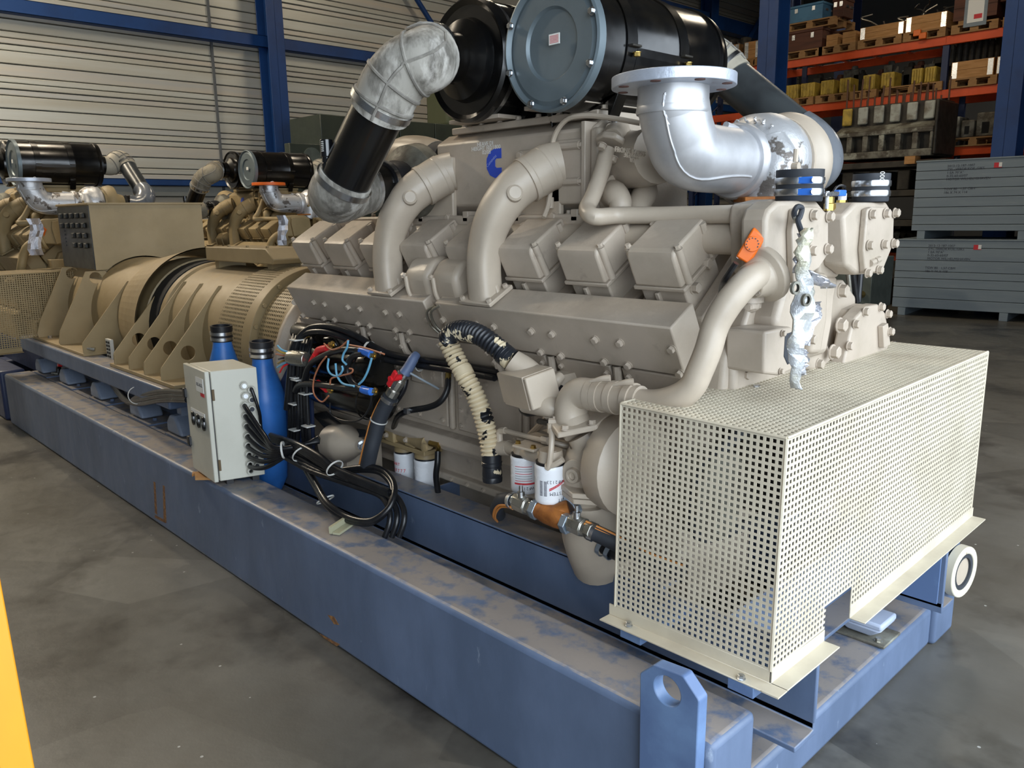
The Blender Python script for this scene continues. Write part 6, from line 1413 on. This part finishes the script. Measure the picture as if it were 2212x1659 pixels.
# ================================================================ starter motors
for k, (A_, B_, lab) in enumerate(((P(640, 738, y=1.83), P(822, 808, y=1.83), 'upper black starter motor on the engine side'), (P(655, 830, y=1.82), P(822, 872, y=1.82), 'lower black starter motor on the engine side'))):
    d = (B_-A_); d.y = 0; d.z *= .0; ln = d.length; d.normalize(); B2 = V((B_.x, B_.y, (A_.z+B_.z)/2 if k else B_.z)); st0 = V((A_.x, B_.y, B2.z))
    cz = P(790, 800 if k == 0 else 872, y=1.83).z+.01
    o_ = V((A_.x, 1.84, cz))
    t = thing('starter_motor', lab, 'starter', tuple(o_), 'starter motors')
    MB().lathe(o_, (1, 0, 0), [(0, .05), (.04, .055), (.12, .066), (ln*.42, .070), (ln*.43, .078), (ln-.10, .078), (ln-.095, .074), (ln-.02, .074), (ln, .06), (ln, .001)], 40).build('motor_body', BLACK, t, ang=35)
    MB().lathe(o_+V((.03, -.02, .105)), (1, 0, 0), [(0, .035), (.02, .042), (.22, .042), (.23, .038)], 28).build('solenoid', BLACK, t, ang=35)
    MB().tube([o_+V((.30, -.03, .09)), o_+V((.34, -.02, .09)), o_+V((.36, -.01, .06))], .02, 12).build('yoke', BLACK, t)
    MB().box((o_.x+.03, 1.86, cz-.07), (o_.x+.15, 2.0, cz+.07)).build('mount', BEIGE, t, bevel=.01)
    e_ = o_+V((ln-.05, -.05, .065)); bolt(t, e_, (0, -.6, .8), .012, BRASS, 'terminal'); bolt(t, o_+V((.20, -.055, .105)), (0, -1, 0), .012, BRASS, 'terminal')
    MB().lathe(o_+V((ln*.43-.01, 0, 0)), (1, 0, 0), [(0, .0785), (.006, .080), (.012, .0785)], 40, caps=False).build('joint_ring', BLACK, t)
    for j in range(3):
        a = 2*PI*j/3-.6; MB().box((o_.x+ln-.004, 1.84+math.cos(a)*.04-.01, cz+math.sin(a)*.04-.006), (o_.x+ln+.004, 1.84+math.cos(a)*.04+.01, cz+math.sin(a)*.04+.006)).build('end_boss', BLACK, t)
# red and blue sleeved battery cables
def cable(nm, pts, r, m, label, cat='cable', grp=None, sub=6):
    return tag(MB().tube(pts, r, 12, sub=sub).build(nm, m), label, cat, grp)
def D(l, y): return [P(a, b, y=y) if len(c) == 0 else P(a, b, y=c[0]) for a, b, *c in l]
cable('battery_cable', D([(702, 758), (683, 765), (665, 790), (660, 815), (650, 830)], 1.73), .012, CABLE, 'thick black cable rising to the red sleeve on the upper starter')
cable('red_sleeve', D([(708, 752), (690, 756), (684, 764)], 1.72), .0155, RED, 'red sleeve over the cable end at the upper starter', 'sleeve')
cable('red_sleeve', D([(682, 766), (676, 776), (672, 784)], 1.715), .0135, RED, 'red tape wrapped round a cable left of the starters', 'sleeve')
cable('battery_cable', D([(655, 830), (668, 790), (700, 768), (740, 755), (780, 757)], 1.71), .013, CABLE, 'thick black cable arching over the upper starter to a blue sleeve')
cable('blue_sleeve', D([(780, 757), (790, 760), (802, 766)], 1.71), .016, BLUEP, 'blue sleeve on the cable end at the upper starter', 'sleeve')
cable('battery_cable', D([(785, 764), (765, 768), (752, 785), (752, 810), (765, 830), (783, 842)], 1.705), .013, CABLE, 'thick black cable looping between the two starters')
cable('battery_cable', D([(638, 845), (645, 833), (668, 828), (700, 832), (745, 838), (785, 840)], 1.705), .014, CABLE, 'thick black cable lying across the lower starter')
cable('blue_sleeve', D([(783, 841), (792, 844), (802, 846)], 1.70), .0155, BLUEP, 'blue sleeve on the cable end at the lower starter', 'sleeve')
cable('red_sleeve', D([(686, 826), (698, 836), (706, 842)], 1.72), .013, RED, 'red sleeve on the lower starter left terminal', 'sleeve')
for k, (px, py) in enumerate(((808, 769), (811, 846), (719, 745), (716, 842))):
    t = thing('cable_lug', ['brass cable lug at the upper starter right end', 'brass cable lug at the lower starter right end', 'brass cable lug on the upper starter solenoid', 'brass cable lug on the lower starter solenoid'][k], 'cable lug', tuple(P(px, py, y=1.71)))
    MB().lathe(P(px, py, y=1.72), (0, -1, .3), [(0, .016), (.006, .016), (.006, .009), (.018, .009)], 12).build('lug_eye', BRASS, t); bolt(t, P(px, py, y=1.71), (0, -1, .3), .007, BRASS, 'nut')
for k, (l, m) in enumerate((([(752, 735), (750, 750), (742, 765), (740, 778), (748, 787)], WIREB), ([(710, 775), (708, 795), (715, 808), (730, 812), (740, 800), (739, 790)], WIREB), ([(803, 774), (795, 800), (785, 820), (775, 830)], WIREB), ([(725, 785), (728, 810), (740, 828), (765, 834)], WIREB), ([(803, 855), (798, 880), (780, 905), (755, 910), (730, 905), (714, 892), (713, 870)], CABLE), ([(752, 735), (735, 750), (715, 755), (700, 742)], WIREO), ([(755, 745), (790, 752), (830, 765)], WIREO), ([(705, 770), (690, 790), (678, 820), (678, 850), (695, 868), (710, 855)], WIREO), ([(713, 830), (716, 818), (735, 812), (758, 806), (762, 798), (755, 796)], WIREO))):
    nm = {WIREB: 'light blue', WIREO: 'copper brown', CABLE: 'thin black'}[m]
    cable('thin_wire', D(l, 1.69), .0035 if m is not WIREB else .0045, m, '%s thin wire %s' % (nm, ['hanging from the top of the cable bundle', 'looping left of the upper starter', 'curving down from the upper right lug', 'sagging between the two starters', 'drooping below the lower starter', 'near the top of the upper starter', 'running right along the cable bundle', 'hanging at the left of both starters', 'arching over the lower starter'][k]), 'wire')
# cable harness running along the engine and down the left
main = [(600, 905, 1.74), (625, 880, 1.72), (632, 800, 1.72), (640, 745, 1.73), (665, 718, 1.76), (700, 712, 1.78), (735, 720, 1.80), (775, 738, 1.83), (815, 762, 1.86), (850, 775, 1.89), (900, 784, 1.92), (960, 792, 1.94), (1010, 800, 1.94), (1075, 812, 1.94)]
for k, off in enumerate(((0, 0), (2, -8), (-6, 4))):
    cable('harness_cable', [P(a+off[0], b+off[1], y=c-.01*k) for a, b, c in main[1:]], .0135, CABLE, ['middle black cable of the harness along the engine side', 'top black cable of the harness along the engine side', 'front black cable of the harness along the engine side'][k], grp='harness along the engine')
for k, px in enumerate((796, 828, 907)):
    py_ = (751, 768, 786)[k]; hoseclamp(P(px, py_, y=(1.83, 1.86, 1.91)[k]), V((1, .1, -.2)), .024, None, TIE, .008) if False else tag(MB().lathe(P(px, py_, y=(1.835, 1.865, 1.92)[k]), V((1, .12, -.25)), [(0, .027), (0, .030), (.008, .030), (.008, .027)], 24, caps=False).build('cable_tie', TIE), ['pale cable tie on the harness, left of three', 'pale cable tie on the harness, middle of three', 'pale cable tie on the harness, near the blue hose'][k], 'cable tie')
for k in range(7):
    x_ = 628+k*6.5; yy = 1.73+.008*(k % 3)
    cable('harness_cable', [P(x_+14, 700+k*2, y=1.83), P(x_, 760, y=yy), P(x_-4, 830, y=yy-.01), P(x_-2, 900, y=yy-.01), P(x_+(4 if k > 3 else -4), 950 if k < 4 else 985, y=yy)], .0095, CABLE, '%s of the black cables dropping beside the dark blue bracket' % ['first', 'second', 'third', 'fourth', 'fifth', 'sixth', 'last'][k], grp='cables dropping to the frame')
for k, (px, py) in enumerate(((630, 815), (635, 820), (629, 872), (630, 928), (658, 920), (652, 850), (632, 734))):
    a = P(px+8, py, y=1.715); tag(MB().obox(a, (.026, 0, 0), (0, .022, 0), (0, 0, .003)).build('cable_tie', TIE, bevel=.002), 'pale cable tie %s' % ['near the top of the dropping cables', 'second from the top of the dropping cables', 'half way down the dropping cables', 'low on the left dropping cables', 'low on the right dropping cables', 'at the right bend by the lower starter', 'at the top bend of the harness'][k], 'cable tie')
t = thing('harness_plug', 'round grey harness plug with loose coloured wires', 'plug', tuple(P(645, 775, y=1.70)))
a = P(652, 775, y=1.70); MB().lathe(a, (-1, -.25, 0), [(-.03, .030), (0, .034), (.05, .034), (.055, .030), (.075, .030)], 28).build('shell', NICKEL, t, bevel=.002)
for k in range(7): MB().tube([a+V((-.07, -.01, .02-.007*k)), a+V((-.11, -.03, .03-.012*k)), a+V((-.15-.01*(k % 3), -.03, .045-.02*k))], .004, 8).build('wire', [WIREB, YELC, WIREO, CABLE, BRASS, WIREB, RED][k], t)
# ball valve with red lever, blue painted hose above and striped hose below
t = thing('drain_valve', 'nickel ball valve with a red butterfly lever', 'valve', tuple(P(855, 835, y=1.80)))
va, vb_ = P(838, 865, y=1.80), P(872, 810, y=1.84); vd = (vb_-va).normalized()
MB().lathe(va, vd, [(0, .018), (.02, .022), (.022, .026), (.05, .026), (.055, .022), (.085, .024), (.10, .024), (.103, .020), (.13, .021)], 10).build('valve_body', NICKEL, t, bevel=.002)
a = P(847, 818, y=1.77); MB().obox(a, V((.9, 0, 1.0)).normalized()*.042, (0, .006, 0), V((1, 0, -.9)).normalized()*.011).build('red_lever', RED, t, bevel=.004); MB().lathe(a, (0, 1, 0), [(-.012, .012), (.04, .012)], 14).build('stem', RED, t)
t = thing('fuel_hose', 'slate blue hose end above the red ball valve', 'hose', tuple(P(890, 785, y=1.86)))
MB().tube([P(870, 812, y=1.84), P(882, 795, y=1.86), P(893, 775, y=1.88), P(900, 766, y=1.90)], [.024, .022, .020, .017], 18).build('hose', mat('slate_blue_rubber', '5B6B8C', .5), t); hoseclamp(P(873, 808, y=1.845), vd, .0255, t, STEEL, .012)
tag(MB().tube([P(886, 806, y=1.84), P(915, 822, y=1.88), P(948, 840, y=1.94)], .0045, 8).build('thin_hose', mat('pale_grey_tube', '8E98A0', .5)), 'thin pale grey tube from the valve to the engine door', 'tube')
t = thing('fuel_hose', 'thick black hose with thin orange stripes hanging from the red ball valve', 'hose', tuple(P(800, 990, y=1.75)))
hp = [P(843, 858, y=1.80), P(832, 878, y=1.79), P(820, 905, y=1.78), P(810, 940, y=1.77), P(802, 970, y=1.76), P(794, 1005, y=1.76)]
MB().tube(hp, .031, 20).build('hose', DRUBBER, t)
for o_ in (-.022, -.028): MB().tube([p+V((o_, o_*.35-.012, .0)) for p in hp[:]], .0035, 6).build('stripe', STRIPE, t)
hoseclamp(P(841, 862, y=1.80), P(843, 858, y=1.80)-P(832, 878, y=1.79), .032, t); hoseclamp(P(818, 908, y=1.78), hp[2]-hp[3], .033, t, TIE, .005)
cable('rubber_hose', [P(872, 778, y=1.90), P(878, 800, y=1.88), P(872, 840, y=1.86), P(850, 875, y=1.85), P(830, 900, y=1.85)], .012, CABLE, 'thin black hose bowed behind the red ball valve', 'hose')
# rubber channel, oil cooler stub under the starters
tag(MB().prism([V(p) for p in (P(672, 895, y=1.90), P(695, 890, y=1.92), P(735, 925, y=1.92), P(778, 930, y=1.90), P(785, 945, y=1.86), P(740, 945, y=1.86), P(705, 930, y=1.86))], (0, .03, 0)).build('rubber_channel', DRUBBER, bevel=.006), 'dark rubber channel strip lying below the lower starter', 'rubber strip')
t = thing('cast_foot', 'pale conical casting below the starters by the striped hose', 'casting', tuple(P(755, 965, y=1.86)))
MB().lathe(P(778, 962, y=1.86), V((-1, -.1, -.1)), [(0, .03), (.02, .045), (.10, .085), (.13, .085), (.2, .08)], 30).build('cone', BEIGEPIPE, t, ang=50); bolt(t, P(783, 962, y=1.83), (1, -.4, 0), .018, STEEL)
MB().box((P(750, 950, y=1.9).x-.1, 1.86, .45), (P(750, 950, y=1.9).x+.05, 2.05, .60)).build('support', BEIGEPIPE, t)

# ================================================================ control cabinet on the near beam
zb0 = .437
L0 = P(463, 1042, z=zb0); R0 = P(573, 1025, z=zb0); K0 = P(418, 1010, z=zb0)
ud = (R0-L0); ud.z = 0; wR = ud.length; ud.normalize()                       # along the side with the glands
ul_ = (K0-L0); ul_.z = 0; wL = ul_.length; ul_.normalize()                    # along the door
tp = P(467, 800, x=L0.x); 
d_ = rt*((467-W/2)/FPX)+dn*((802-Hh/2)/FPX)+fw; tt = (L0.x*L0.x+L0.y*L0.y)**.5/((d_.x**2+d_.y**2)**.5); HT = EYE.z+d_.z*tt-zb0
print('cabinet', L0, R0, K0, wR, wL, HT, ud, ul_)
cb_ = thing('control_cabinet', 'off white control cabinet with three round gauges and cable glands', 'cabinet', (L0.x, L0.y, zb0))
def CB(a, b, c): return L0+ul_*a+ud*b+V((0, 0, c))
def cbox(a0, a1, b0, b1, c0, c1, nm, m, par=None, bev=.003, label=None):
    vs = [CB(a, b, c) for c in (c0, c1) for a, b in ((a0, b0), (a1, b0), (a1, b1), (a0, b1))]
    return MB().add(vs, [(0, 3, 2, 1), (4, 5, 6, 7), (0, 1, 5, 4), (1, 2, 6, 5), (2, 3, 7, 6), (3, 0, 4, 7)]).build(nm, m, par or cb_, bevel=bev, seg=2, label=label)
cbox(.0, wL, .026, wR, .0, HT, 'body', CABWHITE, bev=.004)
cbox(.01, wL-.01, .018, .026, .012, HT-.012, 'door_seal', CABBACK, bev=0)
dr_ = cbox(-.004, wL+.004, .0, .020, -.002, HT+.002, 'door', CABWHITE, bev=.004)
cbox(-.006, .0, .024, .034, HT*.74, HT*.84, 'hinge', mat('bronze_hinge', '5E4A2C', .5), bev=.001); cbox(-.006, .0, .024, .034, HT*.10, HT*.2, 'hinge', bpy.data.materials['bronze_hinge'], bev=.001)
cbox(wL*.08, wL*.42, -.0025, -.0005, HT*.80, HT*.93, 'name_label', LABEL, bev=0)
text('label_text', 'KG A3.2', wL*.075, CB(wL*.25, -.003, HT*.865), -ul_, (0, 0, 1), INK, cb_, depth=.0003)
cbox(wL*.08, wL*.24, -.0025, -.0005, HT*.765, HT*.795, 'red_label', REDINK, bev=0)
cbox(wL*.14, wL*.80, -.0025, -.0005, HT*.575, HT*.61, 'gauge_label', LABEL, bev=0)
for k in range(3):
    c = CB(wL*(.22+.25*k), -.001, HT*.515); MB().lathe(c+ud*.002, -ud, [(0, wL*.115), (.008, wL*.115), (.010, wL*.10), (.004, wL*.095), (.004, .001)], 30).build('gauge', GLASSD, cb_, bevel=.001)
for zz in (.68, .22): cbox(wL-.012, wL+.02, -.012, .012, HT*zz, HT*(zz+.09), 'door_latch', RUBBER, bev=.004); 
gl = []
gpx = [(526, 832, 'cap'), (542, 841, 'cable'), (529, 854, 'cap'), (543, 862, 'cap'), (528, 875, 'cable'), (543, 882, 'cap'), (530, 897, 'cable'), (532, 918, 'cable'), (534, 940, 'cable'), (535, 960, 'cable'), (537, 980, 'cable'), (552, 985, 'cap'), (539, 1001, 'cable'), (554, 1003, 'cap'), (541, 1016, 'open')]
nrm_ = V((ud.y, -ud.x, 0)).normalized(); nrm_ = nrm_ if nrm_.x > 0 else -nrm_
def onside(px, py): return PP(px, py, L0+nrm_*.001, nrm_)
GLND = mat('gland_grey', 'B9B7AC', .4)
for k, (px, py, kind) in enumerate(gpx):
    p = onside(px, py); r = .017 if px < 545 or kind == 'open' else .014
    g = MB().lathe(p, nrm_, [(0, r*1.15), (.006, r*1.15), (.006, r), (.02, r*.95), (.02, r*.55), (.004, r*.5)], 14).build('cable_gland', GLND, cb_)
    if kind == 'cap': MB().lathe(p+nrm_*.004, nrm_, [(0, r*.6), (.02, r*.6)], 12).build('plug', STEEL if k < 3 else DRUBBER, cb_)
    if kind == 'open': MB().lathe(p+nrm_*.004, nrm_, [(0, r*.55), (.002, r*.55)], 14).build('opening', DARK, cb_)
    if kind == 'cable': gl.append(p)
tie = P(612, 972, y=1.60)
for k, p in enumerate(gl):
    mid = lerp(p, tie, .5)+nrm_*.03-V((0, 0, .05-.02*k*.3))
    pts = [p, p+nrm_*.04-V((0, 0, .008)), lerp(p, tie, .45)+nrm_*.035-V((0, 0, .035+.0*k)), tie+V((.0, .008*(k-4), .006*(3-k))), tie+V((.1, .12, .03+.003*k))] if k != 0 else [p, p+nrm_*.03, P(560, 890, y=1.62), P(568, 940, y=1.66), P(600, 965, y=1.70)]
    cable('gland_cable', pts, .0105 if k else .0075, CABLE, '%s black cable from the top leaving the glands of the cabinet side' % ORD[k], grp='cables from the cabinet glands')
tag(MB().lathe(tie, V((.6, .75, .1)), [(-.004, .034), (-.004, .038), (.004, .038), (.004, .034)], 24, caps=False).build('cable_tie', TIE), 'pale cable tie gathering the cabinet cables', 'cable tie')
for a_, b2_ in ((.02, .06), (wL-.05, .06), (.02, wR-.05)): cbox(a_, a_+.03, b2_, b2_+.03, .412-zb0, 0, 'foot', RUBBER, bev=0)
wc = P(440, 1033, z=.414); t = MB()
t.prism([wc+V(p) for p in ((-.10, -.01, 0), (-.06, -.03, 0), (-.07, -.012, 0), (.0, -.04, 0), (.06, .02, 0), (.02, .05, 0), (-.06, .03, 0))], (0, 0, .012)); tag(t.build('wood_splinter', WOOD2), 'splintered pale wood wedge under the control cabinet', 'wood')
# blue bottle-shaped pipe reducers
for k, (px, ptop, yy, lab) in enumerate(((558, 735, 1.755, 'blue bottle shaped pipe with clamps, right of the control cabinet'), (472, 702, 1.765, 'blue bottle shaped pipe with clamps, behind the control cabinet'))):
    tp = P(px, ptop, y=yy); c = V((tp.x+.0, yy, 0)); s = 1.0 if k == 0 else 1.05
    t = thing('pipe_reducer', lab, 'pipe', (c.x, c.y, .27), 'blue bottle shaped pipes')
    h_ = tp.z-.27
    MB().lathe((c.x, c.y, .27), (.04, 0, 1), [(0, .05), (.08, .085), (h_*.45, .098), (h_*.62, .098), (h_*.66, .096), (h_-.12, .050*s), (h_-.09, .047), (h_-.03, .047)], 36).build('cone', BOTTLE, t, ang=50)
    MB().lathe((c.x+.04*(h_-.08), c.y, .27+h_-.08), (.04, 0, 1), [(0, .049), (0, .053), (.08, .055), (.08, .045), (.02, .044)], 30, caps=False).build('rubber_collar', RUBBER, t)
    for zz in (.006, .034): MB().lathe((c.x+.04*(h_-.08), c.y, .27+h_-.08+zz), (.04, 0, 1), [(0, .054), (0, .0575), (.016, .0575), (.016, .054)], 30, caps=False).build('hose_clamp', STEEL, t)
# cable bundle from the rear of the cabinet to the alternator rail
for k in range(3):
    cable('power_cable', [P(405, 848+8*k, y=1.60), P(350, 846+9*k, y=1.62), P(300, 856+8*k, y=1.64), P(275, 868-3*k, y=1.66), P(245, 835-6*k, y=1.72), P(228, 800-6*k, y=1.75), P(232, 776, y=1.78)], .016, CABLE, '%s thick dusty black cable hanging left of the cabinet' % ['upper', 'middle', 'lower'][k], grp='cables hanging left of the cabinet')
tag(MB().lathe(P(296, 854, y=1.63), (1, 0, .2), [(0, .05), (0, .054), (.006, .054), (.006, .05)], 24, caps=False).build('cable_tie', TIE), 'pale cable tie on the cables left of the cabinet', 'cable tie')
t = thing('terminal_strip', 'white slotted wiring strip standing by the alternator foot', 'terminal strip', tuple(P(236, 778, y=1.76)))
a = P(236, 750, y=1.76); MB().box((a.x-.05, 1.755, .602), (a.x+.05, 1.775, a.z+.055)).build('strip', mat('slotted_white', 'BDBDB8', .5), t, bevel=.002)
for i in range(5):
    for j in (0, 1): MB().box((a.x-.035+j*.04, 1.752, a.z-.07+i*.024), (a.x-.012+j*.04, 1.7555, a.z-.055+i*.024)).build('slot', DARK, t)
t = thing('loose_connector', 'loose wire ends with red and white plugs on the alternator rail', 'connector', tuple(P(150, 775, y=1.74)))
MB().tube([P(170, 755, y=1.78), P(158, 765, y=1.76), P(140, 775, y=1.74), P(128, 790, y=1.74), P(126, 805, y=1.73)], .018, 10).build('wire_bundle', CABLE, t)
for k, (px, py) in enumerate(((127, 775), (126, 808), (172, 757), (205, 755))): MB().lathe(P(px, py, y=1.73), (-.5, -.8, .2), [(0, .014), (.03, .014), (.032, .010), (.05, .010)], 10).build('plug', [NICKEL, NICKEL, WIREB, NICKEL][k], t)
MB().lathe(P(134, 788, y=1.72), (0, -1, .2), [(0, .016), (.03, .016)], 10).build('red_plug', RED, t)
# loose cable loop lying over the two beams
loop1 = [P(600, 955, y=1.66), P(640, 975, y=1.64), P(690, 1010, y=1.66), P(730, 1020, y=1.70), P(780, 1015, y=1.74), P(820, 1020, y=1.76), P(845, 1045, y=1.74), P(848, 1075, y=1.70), P(835, 1105, y=1.66), P(805, 1128, y=1.62), P(775, 1130, y=1.60), P(740, 1118, y=1.59), P(705, 1092, y=1.58), P(680, 1050, y=1.62), P(655, 1005, y=1.66), P(640, 975, y=1.68)]
for k in range(2): cable('loose_cable', [p+V((.012*k, 0, .014*k)) for p in loop1], .0125, CABLE, ['loose black cable looped over the inner beam, lower strand', 'loose black cable looped over the inner beam, upper strand'][k], grp='loose cable loop')
loop2 = [P(640, 985, y=1.63), P(690, 1012, y=1.64), P(740, 1030, y=1.66), P(800, 1050, y=1.69), P(850, 1068, y=1.71), P(870, 1095, y=1.70), P(873, 1125, y=1.68), P(862, 1160, y=1.66)]
for k in range(3): cable('loose_cable', [p+V((-.03*k, -.012*k, -.006*k)) for p in loop2], .0115, CABLE, ['right strand of three cables dropping between the beams', 'middle strand of three cables dropping between the beams', 'left strand of three cables dropping between the beams'][k], grp='cables dropping between the beams')
for k in range(4): cable('loose_cable', [P(585+k*2, 940+k*4, y=1.64), P(640, 958+k*4, y=1.63), P(690, 985+k*5, y=1.63), P(725, 1012+k*3, y=1.64), P(790, 1040+k*3, y=1.67), P(840, 1062+k*3, y=1.70)], .0125, CABLE, '%s cable of the dusty bundle crossing toward the inner beam' % ['top', 'second', 'third', 'bottom'][k], grp='dusty bundle over the inner beam')
for k, (px, py) in enumerate(((648, 980), (722, 1010), (702, 1078))): tag(MB().lathe(P(px, py, y=1.62), (1, .1, -.6 if k < 2 else -1.4), [(0, .036), (0, .039), (.006, .039), (.006, .036)], 24, caps=False).build('cable_tie', TIE), ['pale tie on the dusty bundle near the cabinet', 'pale tie on the dusty bundle above the loop', 'pale tie low on the cable loop'][k], 'cable tie')

# ================================================================ two more gensets behind
SW2 = {BEIGE: OLD, BEIGEPIPE: OLD, BLUE: DBLUE, SILVER: SILVERP, GREYRUB: mat('old_elbow_rubber', '8B8473', .7, col2='5C574C', scale=7)}
TANSKIP = ('bolt', 'cover_bolt', 'print_line', 'stencil', 'cast_letters', 'bolt_hole', 'cable_gland')
def second(off, who, with_cage=True, flange=None):
    pr = who
    dup(eng, off, 'old tan sixteen cylinder engine %s' % pr, None, TANSKIP, SW2)
    dup(af1, off, 'dusty black air cleaner with end cover %s' % pr, None, TANSKIP, SW2)
    dup(af2, off, 'second dusty black air cleaner %s' % pr, None, TANSKIP, SW2)
    dup(du, off, 'left black air duct %s' % pr, None, TANSKIP, SW2); dup(du2, off, 'right black air duct %s' % pr, None, TANSKIP, SW2)
    dup(tu, off, 'turbocharger with flaking paint %s' % pr, None, TANSKIP, SW2); dup(tu2, off, 'rear turbocharger %s' % pr, None, TANSKIP, SW2)
    e = dup(ex, off, 'exhaust elbow %s' % pr, None, TANSKIP, SW2)
    if flange:
        for ch in e.children:
            if ch.name.startswith('top_flange'): ch.data = ch.data.copy(); ch.data.materials[0] = flange
    dup(cage, off+(V((.25, -.35, .10)) if off.y < 1 else V()), 'tan perforated guard box %s' % pr, None, TANSKIP, {CAGE: OLD})
    f_ = thing('base_frame', 'dark blue steel frame under the engine %s' % pr, 'frame', (-9.5, YC+off.y, 0))
    for yy in (1.44, 3.02): MB().box((-13.0, yy+off.y, 0), (-.87+off.x, yy+.19+off.y, .41)).build('side_beam', DBLUE, f_, bevel=.02)
    for yy in (1.86, 2.78): MB().box((-13.0, yy+off.y, .27), (-.83+off.x, yy+.02+off.y, .49)).build('channel_web', DBLUE, f_)
    for xx in (-12.9, -11, -9.4, -1.35+off.x): MB().box((xx, 1.63+off.y, 0), (xx+.3, 3.02+off.y, .27)).build('cross_beam', DBLUE, f_, bevel=.02)
    for yy in (1.9, 2.62): MB().box((-3.4+off.x, yy+off.y, .49), (-1.5+off.x, yy+.12+off.y, .72)).build('engine_foot', OLD, f_)
def shift_for(px, py, h_):
    d_ = rt*((px-W/2)/FPX)+dn*((py-Hh/2)/FPX)+fw; base = (F1-EYE).dot(fw); return EYE+d_*(base*274/h_)-F1
SA = shift_for(24, 338, 96); SB = shift_for(532, 360, 79)
SA.z = 0; SB.z = 0
print('shifts', SA, SB)
second(SA, 'at the far left behind the alternator')
second(SB, 'in the middle distance by the wall column', True, ORFL)
for off, who in ((SA, 'at the far left'), (SB, 'in the middle distance')):
    for nm_, wh in (('silver foil sheet hanging', 0),):
        t2 = thing('foil_sheet', '%s on the engine %s' % (nm_, who), 'foil', tuple(P(1735, 600, x=-.93)+off))
        o0 = off; c = P(1720, 520, x=-.95)+off
        b = MB(); vs = []
        for i in range(7):
            for j in range(5): vs.append(c+V((random.uniform(-.02, .02), -.05+.025*j+.02*math.sin(i), .10-.05*i)))
        b.add(vs, [[i*5+j, i*5+j+1, (i+1)*5+j+1, (i+1)*5+j] for i in range(6) for j in range(4)]); b.build('sheet', FOIL, t2, ang=20)
        t3 = thing('thermostat_box', 'small orange box on the engine %s' % who, 'thermostat', tuple(ctr+off)); MB().prism([p+off for p in q4], V((.06, -.02, 0)), taper=.92).build('cover', ORPL, t3, bevel=.004)
a = P(727, 500, x=P(1500, 400, x=-1.05).x+SB.x-.02); 
tag(MB().box((FX+SB.x-.05, a.y-.10, a.z-.045), (FX+SB.x-.04, a.y+.10, a.z+.045)).build('paper_label', LABEL), 'white paper label on the front of the middle distance engine', 'label')
